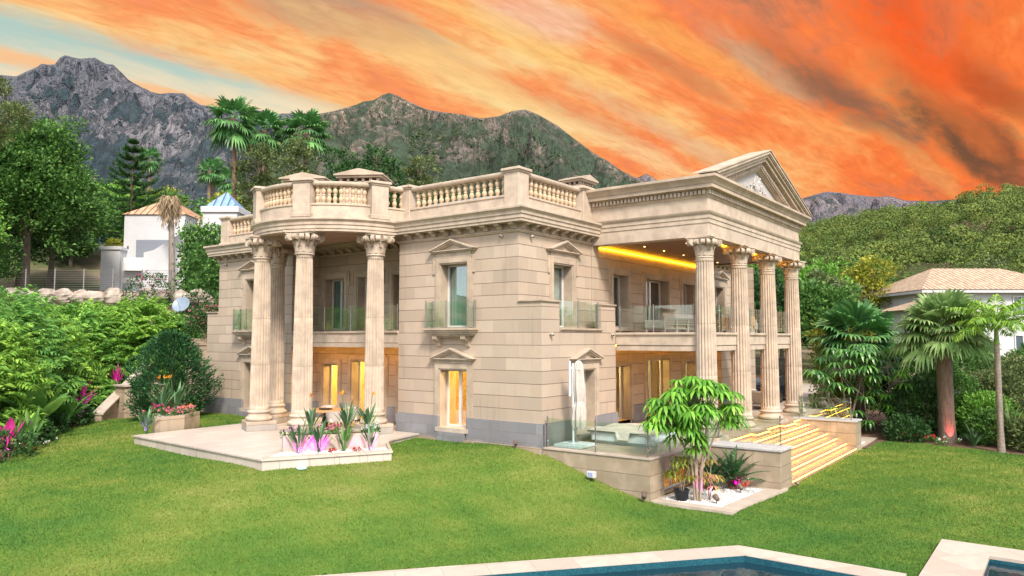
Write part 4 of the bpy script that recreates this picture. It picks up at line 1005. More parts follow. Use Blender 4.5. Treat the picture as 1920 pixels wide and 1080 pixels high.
# chimneys with a row of vent holes under a low gabled lid
def chimney(x, y, z1, wx, wy, m=m_trim):
    t = MB(); t.box(-wx/2+.12,wx/2-.12,-wy/2+.12,wy/2-.12,8.4,z1-.42)
    t.box(-wx/2+.02,wx/2-.02,-wy/2+.02,wy/2-.02,z1-.60,z1-.50)
    for k in range(6):
        u = -wx/2+.16+k*(wx-.32)/5; 
        for v in (-wy/2+.14, wy/2-.14): t.box(u-.06,u+.06,v-.07,v+.07,z1-.42,z1-.28)
    for k in range(4):
        v = -wy/2+.16+k*(wy-.32)/3
        for u in (-wx/2+.14, wx/2-.14): t.box(u-.065,u+.065,v-.055,v+.055,z1-.421,z1-.281)
    t.box(-wx/2-.05,wx/2+.05,-wy/2-.05,wy/2+.05,z1-.28,z1-.18)
    hx, hy = wx/2+.14, wy/2+.14
    t.add([(-hx,-hy,z1-.18),(hx,-hy,z1-.18),(hx,hy,z1-.18),(-hx,hy,z1-.18),(-hx,-hy,z1-.12),(hx,-hy,z1-.12),(hx,hy,z1-.12),(-hx,hy,z1-.12),(0,-hy,z1+.14),(0,hy,z1+.14)], [(3,2,1,0),(0,1,5,4),(2,3,7,6),(1,2,6,5),(3,0,4,7),(4,5,8),(6,7,9),(5,6,9,8),(7,4,8,9)])
    o = t.build('chimney', m, villa); o.location = (x,y,0); return o
o = chimney(2.3,15.0,11.85,2.1,1.5); o.rotation_euler = (0,0,rad(-58)); o = chimney(2.5,11.1,11.55,2.1,1.5); o.rotation_euler = (0,0,rad(-58))
o = chimney(12.6,5.2,12.35,1.5,1.2)
# glazed rooflight seen through the balusters
MB().add([(1.6,2.6,8.5),(4.2,2.6,8.5),(4.2,6.2,8.5),(1.6,6.2,8.5),(1.8,2.8,9.45),(4.0,2.8,9.85),(4.0,6.0,9.85),(1.8,6.0,9.45)], np.array([(0,1,5,4),(1,2,6,5),(2,3,7,6),(3,0,4,7),(4,5,6,7)])).build('rooflight', mat('rooflight_glass', mottled((.32,.42,.55), .1, 1), .15, .8), villa)
# ================================================================ TERRACE, STAIRS, PATIO
TZ = -.07
struct('terrace', MB().prism([(.05,-1.0),(.05,-5.05),(4.3,-5.05),(4.3,-5.40),(17.2,-5.40),(17.2,-.003),(5.30,-.003),(5.30,-1.0)], -.32, TZ), m_terr)
tw = thing('terrace_wall', 'sandstone retaining wall with a coping holding up the hot tub terrace', 'retaining wall', (0,-5.1,-1.5))
def local(mb, o): mb.V = [v-np.array(o) for v in mb.V]; mb._ = 0; return mb
O = (0,-5.1,-1.5)
t = MB(); panel(t, fr_right(0,-5.1), 0, 4.3, -2.2, -.11, [(1.03,3.35,-1.32,-.67)]); panel(t, fr_left(0,0), -5.1, -1.07, -2.2, -.11)
local(t, O).build('wall', m_gar, tw)
t = MB().sweep([(-.30,-.108),(.04,-.108),(.04,-.055),(-.30,-.05)], [(0,-1.09),(0,-5.1),(4.15,-5.1)], side=1); local(t, O).build('coping', m_cope, tw)
t = MB(); t.box(1.03,3.35,-5.1,-4.7,-1.36,-1.32); t.box(1.03,3.35,-5.1,-4.72,-.67,-.64)
t.box(1.00,1.03,-5.097,-4.7,-1.32,-.67); t.box(3.35,3.38,-5.097,-4.7,-1.32,-.67); local(t, O).build('window_reveal', m_gar, tw)
t = MB(); t.box(1.03,3.35,-4.80,-4.74,-1.32,-1.26); t.box(2.16,2.22,-4.80,-4.74,-1.26,-.67); wf = local(t, O).build('window', m_frame, tw)
local(MB().box(1.03,3.35,-4.775,-4.765,-1.26,-.67), O).build('pane', m_pane, wf)
t = MB(); x0,x1,y0,y1,z0,z1 = .9,3.6,-4.72,-2.2,-1.4,-.40
t.quad((x0,y1,z0),(x1,y1,z0),(x1,y1,z1),(x0,y1,z1)); t.quad((x0,y0,z0),(x0,y1,z0),(x0,y1,z1),(x0,y0,z1)); t.quad((x1,y0,z0),(x1,y1,z0),(x1,y1,z1),(x1,y0,z1)); t.quad((x0,y0,z0),(x1,y0,z0),(x1,y1,z0),(x0,y1,z0)); t.quad((x0,y0,z1),(x1,y0,z1),(x1,y1,z1),(x0,y1,z1))
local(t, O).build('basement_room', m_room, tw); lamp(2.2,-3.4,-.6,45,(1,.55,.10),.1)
# cheek walls
def cheek(x0, x1, label):
    c = thing('cheek_wall', label, 'stair wall', (x0,-5.1,-1.5)); o = (x0,-5.1,-1.5)
    t = MB().box(x0,x1,-7.85,-5.12,-2.0,-.11); local(t, o).build('wall', m_gar, c)
    t = MB().bbox(x0-.04,x1+.04,-7.91,-5.06,-.108,-.04,.012); local(t, o).build('coping', mat('blue_grey_coping', mottled((.40,.39,.38), .12, 3), .6) if not bpy.data.materials.get('blue_grey_coping') else bpy.data.materials['blue_grey_coping'], c); return c
ck1 = cheek(4.12, 5.40, 'low sandstone wall beside the cycads at the left end of the lit stairs')
ck2 = cheek(15.12, 16.25, 'low sandstone wall at the right end of the lit stairs')
stair = thing('staircase', 'broad sandstone staircase with glowing amber strips under every step', 'stairs', (10.2,-5.4,-1.45)); so_ = (10.2,-5.4,-1.45)
m_step = mat('stair_tread', mottled((.31,.205,.145), .12, 2.5), .45)
YS = -5.40; NS = 7; RUN = (7.88-5.72)/6; RIS = (1.45+TZ)/NS
def led_edge(mb, x0, x1, y, z): mb.box(x0,x1,y-.014,y-.002,z-.062,z-.022)
for k in range(NS):
    zt = TZ-.19*k if k else TZ; yf = -5.72-RUN*(k-1) if k else -5.40
    t = MB()
    if k == 0:
        xs = [5.41]
        for cx_ in PX[:]:
            pass
        t.prism([(5.41,-5.38),(5.41,-5.44),(8.3,-5.44),(8.3,-5.70),(9.9,-5.70),(9.9,-5.44),(11.98,-5.44),(11.98,-5.70),(13.58,-5.70),(13.58,-5.44),(15.1,-5.44),(15.1,-5.38)], TZ-.045, TZ+.004)
        t.prism([(5.41,-5.38),(5.41,-5.41),(8.33,-5.41),(8.33,-5.67),(9.87,-5.67),(9.87,-5.41),(12.01,-5.41),(12.01,-5.67),(13.55,-5.67),(13.55,-5.41),(15.1,-5.41),(15.1,-5.38)], TZ-.2, TZ-.046)
        l = MB()
        for a, b, y in ((5.41,8.31,-5.412),(8.33,9.87,-5.672),(9.89,11.99,-5.412),(12.01,13.55,-5.672),(13.57,15.1,-5.412)): led_edge(l, a, b, y, TZ-.022)
        for x in (8.318,9.882,11.998,13.562): l.box(x-.006,x+.006,-5.67,-5.42,TZ-.08,TZ-.046)
    else:
        zt = TZ-.19*k; yb = -5.36 if k == 1 else yf+RUN; yfr = yf-.0 if k < 7 else yf
        yfr = -5.72-RUN*k+.0
        yfr = -5.40-.0-((7.86-5.40)/6.0)*k; yb = -5.40-((7.86-5.40)/6.0)*(k-1)+.03
        if k == 1: yb = -5.36
        t.box(5.41,15.1,yfr-.03,yb,zt-.045,zt); t.box(5.41,15.1,yfr,yb,zt-.21 if k < 6 else -1.7,zt-.046)
        l = MB(); led_edge(l, 5.42, 15.09, yfr-.002, zt-.022)
    s = local(t, so_).build('step', m_step, stair); local(l, so_).build('led_strip', m_led, s)
# patio
struct('patio', MB().prism([(-7.57,4.24),(-7.08,13.25),(-2,13.47),(1.44,12.98),(1.44,6.13),(0.06,4.80),(-.07,4.78),(-1.76,4.41),(-2.3,4.2),(-3.95,2.25)], -.07, -.02).prism([(-7.52,4.27),(-7.03,13.20),(-2,13.42),(1.43,12.96),(1.43,6.15),(0.05,4.84),(-.08,4.82),(-1.8,4.45),(-2.35,4.24),(-3.95,2.31)], -.6, -.071), m_pave)
struct('house_apron', MB().box(-.22,-.0,-1.05,4.75,-.5,-.085).box(-.2,-.0,13.6,20.1,-.5,-.06), m_gar)
m_gravel = mat('white_gravel', lambda t, b: t.ramp(t.new('ShaderNodeNewGeometry').outputs['Random Per Island'], [(0,(.22,.21,.20)),(.35,(.50,.49,.47)),(1,(.70,.69,.68))]), .8)
m_gbed = mat('gravel_bed', lambda t, b: t.mix(t.voro(pos(t), 30), (.50,.49,.47), (.10,.095,.09)), .9)
def gravel(name, poly, z, n, label, size=(.018,.042)):
    rng = np.random.default_rng(n); P = np.array(poly); lo, hi = P.min(0), P.max(0); m = MB()
    q = np.array([(1,0,0),(0,1,0),(-1,0,0),(0,-1,0),(0,0,.8),(0,0,-.5)]); F = np.array([(0,1,4),(1,2,4),(2,3,4),(3,0,4),(1,0,5),(2,1,5),(3,2,5),(0,3,5)])
    pts = rng.uniform(lo, hi, (n*3,2)); pts = pts[inpoly(pts[:,0],pts[:,1],poly)][:n]; k = len(pts)
    s_ = rng.uniform(size[0], size[1], k); a = rng.uniform(0, 2*pi, k); zz = z+rng.uniform(-.01,.02,k)
    V = np.einsum('kij,lj->kli', np.stack([np.stack([np.cos(a),-np.sin(a),0*a],1),np.stack([np.sin(a),np.cos(a),0*a],1),np.stack([0*a,0*a,1+0*a],1)],1), q)
    V = V*s_[:,None,None]*rng.uniform(.7,1.3,(k,1,3))+np.stack([pts[:,0],pts[:,1],zz],1)[:,None,:]
    m.add(V.reshape(-1,3), (F[None]+6*np.arange(k)[:,None,None]).reshape(-1,3))
    return tag(m.build(name, m_gravel), label, 'gravel', kind='stuff')
# sunken bed with the cycads
bedk = MB(); ring(bedk, [(.0,-5.12),(4.6,-5.12),(4.6,-7.95),(.0,-7.72)], [(.42,-5.2),(4.1,-5.2),(4.1,-7.40),(.42,-7.22)], -2.0, -1.35)
tag(bedk.build('bed_kerb', m_cope), 'flat sandstone kerb round the white gravel bed below the terrace', 'kerb')
struct('gravel_base', MB().box(.40,4.12,-7.42,-5.11,-1.8,-1.425), m_gbed)
gravel('gravel', [(.43,-5.12),(4.1,-5.12),(4.1,-7.36),(.43,-7.20)], -1.415, 9000, 'white pebbles covering the bed round the cycads')
# bed and raised box beside the patio
pbx = thing('planter_box', 'long raised stone planter behind the magenta lit strelitzias', 'planter', (-5,4.3,0)); o = (-5,4.3,0)
BP = [(-6.45,4.72),(-3.95,2.98),(-3.20,4.05),(-5.70,5.80)]; BI = [(-6.27,4.74),(-3.98,3.15),(-3.37,4.02),(-5.66,5.61)]
t = MB(); ring(t, BP, BI, -.1, .53); local(t, o).build('walls', mat('pale_rendered_stone', mottled((.52,.42,.35), .1, 2), .75), pbx); local(MB().prism(BI, .2, .46), o).build('soil', m_soil, pbx)
tag(MB().sweep([(-.10,-.05),(0,-.05),(0,.03),(-.10,.03)], [(-7.50,4.26),(-3.96,2.29),(-2.75,3.7)], side=1).build('bed_kerb', m_cope), 'thin stone kerb along the patio bed with the strelitzias', 'kerb')
SB = [(-7.2,4.28),(-3.99,2.44),(-3.75,2.85),(-6.5,4.72)]
struct('gravel_base', MB().prism(SB, -.03, .0), m_gbed); gravel('gravel', SB, .008, 1700, 'white pebbles in the narrow bed in front of the raised planter', (.02,.05))
pbx2 = thing('planter_box', 'stone planter full of pink flowers at the far left corner of the patio', 'planter', (-5,14,0)); o = (-5,14,0)
QP = [(-6.14,13.42),(-4.87,13.46),(-3.66,14.37),(-4.1,15.3),(-5.35,15.1)]; c_ = np.mean(QP, axis=0); QI = [tuple(c_+(np.array(p)-c_)*.85) for p in QP]
t = MB(); ring(t, QP, QI, -.5, .56); local(t, o).build('walls', m_gar, pbx2); local(MB().prism(QI, .2, .50), o).build('soil', m_soil, pbx2)
gravel('gravel', QI, .505, 260, 'white pebbles between the pink flowers in the far left planter', (.025,.05))
# railings round the terrace and on the stair walls
def rail_thing(label, pts, z0, h=1.0):
    r = railing(None, [(x-pts[0][0],y-pts[0][1]) for x,y in pts], 0, h); r.location = (pts[0][0],pts[0][1],z0); return tag(r, label, 'railing', 'clear glass railings on steel posts')
rail_thing('clear glass railing with steel posts in front of the hot tub', [(.13,-1.15),(.13,-3.07),(.13,-4.97),(1.75,-4.97),(3.45,-4.97)], -.05)
rail_thing('clear glass railing on the left wall of the lit stairs', [(4.32,-5.25),(5.15,-5.35),(5.2,-7.55)], -.04, .98)
rail_thing('clear glass railing on the right wall of the lit stairs', [(16.0,-5.3),(15.35,-5.35),(15.40,-7.62)], -.04, .98)
# ================================================================ THINGS ON THE TERRACE
m_cream = mat('cream_canvas', mottled((.47,.43,.38), .10, 6), .85); m_wp = mat('white_powder_coat', mottled((.55,.60,.63), .04, 5), .35)
ps = thing('parasol', 'closed cream parasol strapped to its white mast on the terrace', 'parasol', (.92,-1.78,TZ))
def slabs():
    t = MB()
    for i in (0,1):
        for j in (0,1): t.bbox(-.55+.56*i,-.02+.56*i+.01,-.55+.56*j,-.02+.56*j+.01,.02,.11,.02)
    return t
slabs().build('base', m_wp, ps)
MB().tube([(-.02,.06,.1),(-.02,.06,2.9)], .04, 12).bbox(-.10,.06,-.02,.14,.10,.13,.01).build('mast', m_wp, ps, 50)
MB().tube([(-.08,.16,1.75),(-.08,.16,2.98)], .05, 4).tube([(-.02,.06,2.7),(-.09,.17,2.75)],.03,6).build('hoist_arm', m_wp, ps)
def canopy():
    m = MB(); seg = 72; zs = [3.0,2.97,2.9,2.75,2.55,2.3,2.0,1.75,1.56,1.53,1.50,1.42,1.28,1.08,.86,.72]; rs = [.02,.07,.115,.145,.16,.175,.185,.175,.150,.145,.155,.19,.22,.24,.235,.21]
    v = []
    for i, (z, r) in enumerate(zip(zs, rs)):
        for k in range(seg):
            a = 2*pi*k/seg; amp = .12 if z > 1.6 else .20
            rr = r*(1+amp*sin(8*a+.5*sin(z*3)))*(1+.12*sin(3*a+z*2.2)); dz_ = 0
            if z < 1.0: dz_ = .10*sin(a+.8)+.06*sin(4*a)
            elif z < 1.35: dz_ = .05*sin(a+.8)
            v.append((rr*cos(a)+.10, rr*sin(a)-.10, z+dz_))
    return m.add(v, np.array([(i*seg+k,(i+1)*seg+k,(i+1)*seg+(k+1)%seg,i*seg+(k+1)%seg) for i in range(len(zs)-1) for k in range(seg)]))
canopy().build('canopy', m_cream, ps, 60)
MB().lathe([(.15,1.50),(.158,1.53),(.15,1.56)], (.10,-.10,0), 24, cap=False).build('strap', m_wp, ps)
MB().lathe([(.02,2.80),(.16,2.70),(.165,2.68)], (.10,-.10,0), 16, cap=False).build('top_vent', m_cream, ps, 60)
tub = thing('hot_tub', 'square white hot tub with its cream cover folded half back', 'hot tub', (3.35,-2.85,TZ))
m_tubg = mat('tub_rim', mottled((.33,.31,.29), .1, 5), .4)
t = MB(); t.prism([(-1.15,-1.2),(1.15,-1.2),(1.3,-1.05),(1.3,1.05),(1.15,1.2),(-1.15,1.2),(-1.3,1.05),(-1.3,-1.05)], .12, .40)
t.prism([(-1.05,-1.1),(1.05,-1.1),(1.15,-.95),(1.15,.95),(1.05,1.1),(-1.05,1.1),(-1.15,.95),(-1.15,-.95)], 0, .12); t.build('shell', m_wp, tub)
t = MB(); ring(t, [(-1.33,-1.23),(1.33,-1.23),(1.33,1.23),(-1.33,1.23)], [(-.95,-.85),(.95,-.85),(.95,.85),(-.95,.85)], .395, .45); t.build('rim', m_tubg, tub)
MB().box(-.95,.95,-.85,.85,.36,.37).build('water', m_water, tub)
def cover():
    n = 34; u = np.linspace(-1.42,1.36,n); v = np.linspace(-1.05,1.34,n); U, Vv = np.meshgrid(u, v)
    edge = .30*np.sin(U*2.1+.6)+.12*np.sin(U*7)
    Y_ = np.maximum(Vv, -.62+edge); Z = .475+.028*fbm(U*1.6, Y_*2.6, 5, 4)*4+.02*np.sin(U*5+Y_*3)
    Z = np.where(U < -1.33, .475-(abs(U)-1.33)*3.0*(np.abs(Y_+.25) < .24), Z)
    i, j = np.meshgrid(np.arange(n-1), np.arange(n-1)); a = (j*n+i).ravel()
    return MB().add(np.stack([U,Y_,Z],-1).reshape(-1,3), np.stack([a,a+1,a+n+1,a+n],1))
cover().build('cover', m_cream, tub, 180)
MB().add([(-1.345,-.50,.47),(-1.345,-.05,.47),(-1.36,-.08,.14),(-1.36,-.46,.16),(-1.40,-.28,.30)], [(0,4,1),(1,4,2),(2,4,3),(3,4,0)]).build('cover_flap', m_cream, tub)
# ---- dining set under the porch ------------------------------------
m_tabwood = mat('teak_tabletop', lambda t, b: t.mix(t.noise(sc(t, oco(t), (2,14,2)), 1.5, 5), (.40,.22,.10), (.58,.35,.17)), .45)
m_weave = mat('taupe_rope_weave', lambda t, b: t.mix(t.math('GREATER_THAN', t.math('SINE', t.math('MULTIPLY', t.sep(oco(t))[2], 130)), .1), (.36,.31,.28), (.50,.44,.40)), .8)
m_cush = mat('cream_cushion', mottled((.62,.54,.44), .06, 5, obj=True), .85)
tb = thing('dining_table', 'round teak dining table on the patio under the round porch', 'table', (-1.05,9.25,-.02))
MB().lathe([(0,.70),(.92,.70),(.98,.72),(.98,.745),(.95,.755),(0,.755)], seg=48, cap=False).build('tabletop', m_tabwood, tb, 40)
MB().lathe([(.38,0),(.38,.03),(.10,.08),(.08,.62),(.3,.70)], seg=24).build('pedestal', m_dark, tb, 40)
ls = MB().lathe([(0,0),(.26,0),(.28,.02),(.28,.05),(.2,.055),(0,.05)], seg=32, cap=False).build('serving_tray', m_black, None, 40); ls.location = (-1.05,9.25,.737); tag(ls, 'round black tray in the middle of the teak dining table', 'tray')
def make_chair(label):
    c = thing('dining_chair', label, 'chair', group='woven chairs round the dining table')
    n = 22; th = np.linspace(-.62*pi, .62*pi, n); v = []
    for z in (.40,.55,.70,.80):
        for a in th:
            k = (z-.4)/.4; r = .30+.05*k; drop = (.12*(abs(a)/(.62*pi))**3)*k
            v.append((r*cos(a+pi)*1.0, r*sin(a+pi), z-drop))
    f = [(i*n+k,i*n+k+1,(i+1)*n+k+1,(i+1)*n+k) for i in range(3) for k in range(n-1)]
    o = MB().add(v, np.array(f)).add([(x*.955,y*.955,z) for x,y,z in v], np.array(f)[:,::-1]).build('backrest', m_weave, c, 180)
    MB().bbox(-.27,.29,-.28,.28,.36,.42,.03).build('seat', m_weave, c)
    MB().bbox(-.25,.28,-.26,.26,.421,.50,.035).build('seat_cushion', m_cush, c)
    for x in (-.22,.24):
        for y in (-.23,.23): MB().tube([(x*.85,y*.85,.37),(x*1.15,y*1.15,0)], [.022,.014], 8).build('leg', m_dark, c)
    b = MB().ball((0,0,0),(.08,.20,.15),14,8).build('back_cushion', m_cush, c, 180); b.location = (-.20,0,.62); b.rotation_euler = (0,-.25,0)
    return c
labs = ['woven dining chair at the round table, nearest the tall strelitzias','woven dining chair at the round table, on its right towards the lit door','woven dining chair at the round table, tucked behind it by the right wall','woven dining chair with its back to the house wall behind the table','woven dining chair at the far left of the round table','woven dining chair at the round table, partly behind the middle column']
ch = None
for i, a in enumerate((248,300,352,45,105,180)):
    x, y = -1.05+1.18*cos(rad(a)), 9.25+1.18*sin(rad(a))
    if ch is None: ch = make_chair(labs[0]); c = ch
    else: c = dup(ch, label=labs[i])
    c.location = (x,y,-.02); c.rotation_euler = (0,0,rad(a+180))
# ---- balcony sofas ---------------------------------------------------
m_sofaf = mat('grey_aluminium', mottled((.48,.45,.42), .06, 5), .5)
m_tan = mat('tan_cushion', mottled((.52,.33,.20), .08, 5, obj=True), .85)
def sofa(label, w_, loc, rz, cm):
    s = thing('garden_sofa', label, 'sofa', loc, rz)
    f = MB(); f.box(-w_/2,w_/2,-.42,.42,.17,.22)
    for z in (.36,.47,.58): f.box(-w_/2+.05,w_/2-.05,-.45,-.42,z,z+.045)
    f.box(-w_/2,w_/2,-.47,-.41,.66,.71)
    for k in range(4):
        x = -w_/2+.06+k*(w_-.12)/3; f.box(x-.06,x+.06,-.462,-.415,0,.70)
    for x in (-w_/2+.03,w_/2-.03): f.box(x-.04,x+.04,.34,.42,0,.17)
    f.box(-w_/2-.05,-w_/2-.002,-.45,.42,.22,.55); f.box(w_/2+.002,w_/2+.05,-.45,.42,.22,.55)
    f.build('frame', m_sofaf, s)
    n = 3; cw = (w_-.1)/n
    for k in range(n):
        x = -w_/2+.05+cw*(k+.5)
        MB().bbox(-cw/2+.01,cw/2-.01,-.36,.40,.225,.38,.05).build('seat_cushion', cm, s).location = (x,0,0)
        b = MB().bbox(-cw/2+.01,cw/2-.01,-.09,.09,0,.46,.06).build('back_cushion', cm, s); b.location = (x,-.29,.38); b.rotation_euler = (.14,0,0)
    return s
m_taupe = mat('taupe_cushion', mottled((.50,.38,.31), .06, 5, obj=True), .85)
sofa('grey framed garden sofa with taupe cushions seen from behind on the balcony', 3.7, (9.2,-1.75,3.93), 0, m_taupe)
sofa('garden sofa with tan cushions at the right end of the balcony', 2.4, (15.0,-2.2,3.93), rad(100), m_tan)
st = thing('side_table', 'small grey table in front of the taupe balcony sofa', 'table', (11.0,-.75,3.93)); MB().bbox(-.3,.3,-.3,.3,.40,.44,.01).build('tabletop', m_sofaf, st)
for x in (-.26,.26):
    for y in (-.26,.26): MB().box(x-.02,x+.02,y-.02,y+.02,0,.40).build('leg', m_sofaf, st)
# ---- loungers, car and gate beyond the portico -------------------------
struct('side_terrace', MB().box(17.2,24.5,-5.4,-.3,-.3,-.075), m_terr)
def lounger(label, loc, rz):
    l = thing('sun_lounger', label, 'sun lounger', loc, rz, 'cream loungers beside the black car')
    f = MB(); f.box(-1.0,1.0,-.36,.36,.20,.26)
    f.build('frame', m_sofaf, l)
    for x in (-.9,.9):
        for y in (-.31,.31): MB().box(x-.03,x+.03,y-.03,y+.03,0,.20).build('leg', m_sofaf, l)
    MB().bbox(-.35,1.0,-.34,.34,.265,.37,.04).build('mattress', m_cush, l)
    b = MB().bbox(-.9,0,-.34,.34,0,.10,.04).build('backrest', m_cush, l); b.location = (-.36,0,.27); b.rotation_euler = (0,rad(46),0); return l
lounger('cream sun lounger with raised back, nearer of the two by the black car', (19.0,-2.3,-.07), rad(8)); lounger('cream sun lounger with raised back, tucked just in front of the black car', (20.6,-1.3,-.07), rad(8))
def car():
    c = thing('parked_car', 'black car parked on the drive beyond the portico columns', 'car', (24.7,-1.25,-.06), rad(-4))
    prof = [(-2.3,.42),(-2.32,.62),(-2.22,.88),(-1.2,.99),(-.55,1.0),(-.5,1.0),(1.3,.98),(2.15,.84),(2.34,.62),(2.30,.35),(1.95,.26),(-1.95,.26)]
    def loft(p, ws):
        m = MB(); n = len(p); v = []
        for wy, k in ws: v += [(x*k,wy,.26+(z-.26)*(1-(1-k)*.4)) for x,z in p]
        f = [(i*n+j,i*n+(j+1)%n,(i+1)*n+(j+1)%n,(i+1)*n+j) for i in range(len(ws)-1) for j in range(n)]
        base = m.n; m.add(v, np.array(f)); m.F.append(np.array([tuple(range(n))])); m.F.append(np.array([tuple(range(len(ws)*n-1,(len(ws)-1)*n-1,-1))])); return m
    m_paint = mat('black_car_paint', mottled((.012,.014,.022), .1, 3), .12, .8); m_cg = mat('dark_car_glass', mottled((.03,.04,.05), .1, 3), .05, 1.0)
    bdy = loft(prof, [(-.90,.95),(-.86,1),(.86,1),(.90,.95)]).build('body', m_paint, c, 50)
    cab = [(-1.75,.97),(-1.45,1.40),(-.9,1.55),(.3,1.57),(.75,1.50),(1.55,.96)]
    loft(cab, [(-.78,.97),(-.70,1.0),(.70,1.0),(.78,.97)]).build('windows', m_cg, c, 40)
    rf_ = [(-1.40,1.44),(-.9,1.565),(.3,1.585),(.7,1.53),(.65,1.50),(-.9,1.53)]; loft(rf_, [(-.74,.98),(.74,.98)]).build('roof', m_paint, c, 50)
    for x in (-1.45,1.42):
        for y in (-.84,.84):
            w_ = MB().lathe([(.33,-.11),(.345,-.07),(.345,.07),(.33,.11)], seg=24).build('wheel', m_black, c, 40); w_.location = (x,y,.335); w_.rotation_euler = (pi/2,0,0)
            MB().lathe([(.0,-.115),(.22,-.118),(.22,.118),(.0,.115)], seg=12, cap=False).build('rim', m_steel, w_)
    for y in (-.6,.6): MB().ball((2.22,y,.72),(.10,.20,.07),10,6).build('headlight', m_frame, c)
    for y in (-.95,.95): MB().ball((.75,y,1.02),(.09,.10,.07),10,6).build('mirror', m_paint, c)
car()
gt = thing('driveway_gate', 'tall black bar gate behind the black car', 'gate', (32,1.2,-.06), rad(50))
t = MB()
for z in (.15,1.3,2.3): t.box(-2.2,2.2,-.02,.02,z,z+.06)
for x in np.arange(-2.15,2.2,.14): t.box(x-.012,x+.012,-.018,.018,.15,2.45)
t.build('bars', m_dark, gt)
for x in (-2.3,2.3): MB().box(x-.09,x+.09,-.09,.09,0,2.65).build('post', m_dark, gt)
# ---- small fittings ----------------------------------------------------
m_cam = mat('camera_shell', mottled((.42,.36,.30), .1, 6), .4)
def seccam(label, loc, rz):
    c = thing('security_camera', label, 'camera', loc, rz, 'small dome cameras on the villa walls')
    MB().lathe([(.06,0),(.06,.015),(.04,.03)], seg=14).xf(Matrix.Rotation(pi/2,4,'Y')).build('bracket', m_cam, c, 50)
    MB().ball((.09,0,-.01),(.075,.065,.065),14,10).build('housing', m_cam, c, 180); MB().ball((.14,0,-.03),(.035,.035,.035),10,8).build('lens', m_black, c, 180); return c
seccam('small dome camera high on the left front beside the corner', (-.005,.73,7.46), pi); seccam('small dome camera high on the right front beside the corner', (.72,-.005,7.46), -pi/2)
seccam('small dome camera at the far left end under the cornice', (-.005,18.43,7.46), pi); seccam('white camera below the parapet over the tub terrace', (.53,-1.005,3.86), -pi/2); seccam('white camera where the balcony meets the lower block', (5.0,-1.02,3.86), -2.2)
def garden_spot(label, loc, rz, big=1.0, c=None, e=0):
    g_ = thing('garden_spotlight', label, 'spotlight', loc, rz, 'little bronze spotlights on stakes')
    MB().tube([(0,0,-.08),(0,0,.13*big)], .014, 6).build('stake', m_bronze, g_)
    MB().lathe([(.03,-.09),(.065,-.07),(.075,.06),(.07,.09),(.055,.075),(.0,.07)], seg=16, cap=False).xf(Matrix.Translation((0,0,.16*big)) @ Matrix.Rotation(rad(52),4,'Y') @ Matrix.Diagonal((big,big,big,1))).build('head', m_bronze, g_, 50)
    return g_
m_bronze = mat('bronze_paint', mottled((.16,.11,.085), .15, 8), .4, .5, .3)
garden_spot('bronze spotlight on the gravel near the front corner of the bed', (1.0,-6.85,-1.40), rad(70), 1.15); garden_spot('bronze spotlight on the gravel near the cycads', (3.1,-6.85,-1.40), rad(80), 1.15)
garden_spot('dark spotlight on the grass at the foot of the villa corner', (-.32,-.10,-.12), rad(40)); garden_spot('dark round spotlight at the foot of the terrace wall corner', (-.22,-5.0,-1.36), rad(20), 1.2); garden_spot('small spotlight at the end of the left stair wall', (5.3,-8.05,-1.42), rad(90), .8)
nb_ = thing('number_lamp', 'small white box lamp marked with blue digits on a stake by the terrace wall', 'lamp', (-.28,-3.15,-.98))
MB().tube([(0,0,-.05),(0,0,.2)], .014, 6).build('stake', m_dark, nb_); MB().bbox(-.08,.08,-.15,.15,.18,.36,.02).build('box', m_white, nb_)
tc = bpy.data.curves.new('digits', 'FONT'); tc.body = '33'; tc.size = .17; tc.extrude = .003; tc.align_x = 'CENTER'
to = bpy.data.objects.new('tmp', tc); COL.objects.link(to); dg = bpy.context.evaluated_depsgraph_get(); tm = bpy.data.meshes.new_from_object(to.evaluated_get(dg)); bpy.data.objects.remove(to)
tm.name = 'digits'; tm.materials.clear(); tm.materials.append(mat('blue_print', mottled((.01,.10,.55), .05, 5), .5)); d_ = place(tm, 'digits', nb_, (-.083,.02,.21)); d_.rotation_euler = (pi/2,0,-pi/2)
dsc = MB().lathe([(0,.03),(.13,.03),(.16,.015),(.16,-.02)], seg=24, cap=False).build('sprinkler_cover', mat('pale_blue_plastic', mottled((.42,.66,.72), .06, 6), .4), None, 50); dsc.location = (-6.6,4.0-.45,-.33); tag(dsc, 'round pale blue cover set in the lawn in front of the patio', 'cover')
# ================================================================ PLANTS
def leafmat(name, dark, mid, light, rough=.55, trans=.25, spec=.25):
    m = bpy.data.materials.new(name); m.use_nodes = True; t = NT(m.node_tree); b = t.n['Principled BSDF']; o = t.n['Material Output']
    g = t.new('ShaderNodeNewGeometry'); r = g.outputs['Random Per Island']; p = g.outputs['Position']
    c = t.ramp(r, [(0, dark), (.5, mid), (.92, light), (1, tuple(min(1, x*1.25) for x in light))])
    c = t.mix(t.math('MULTIPLY', t.rng(t.noise(p, 1.1, 3), .38, .65), .55), c, tuple(x*.62 for x in mid))
    t.put(b.inputs['Base Color'], c); b.inputs['Roughness'].default_value = rough; b.inputs['Specular IOR Level'].default_value = spec
    tr = t.new('ShaderNodeBsdfTranslucent'); t.l.new(c, tr.inputs[0]); mx = t.new('ShaderNodeMixShader'); mx.inputs[0].default_value = trans
    t.l.new(b.outputs[0], mx.inputs[1]); t.l.new(tr.outputs[0], mx.inputs[2]); t.l.new(mx.outputs[0], o.inputs[0]); return m
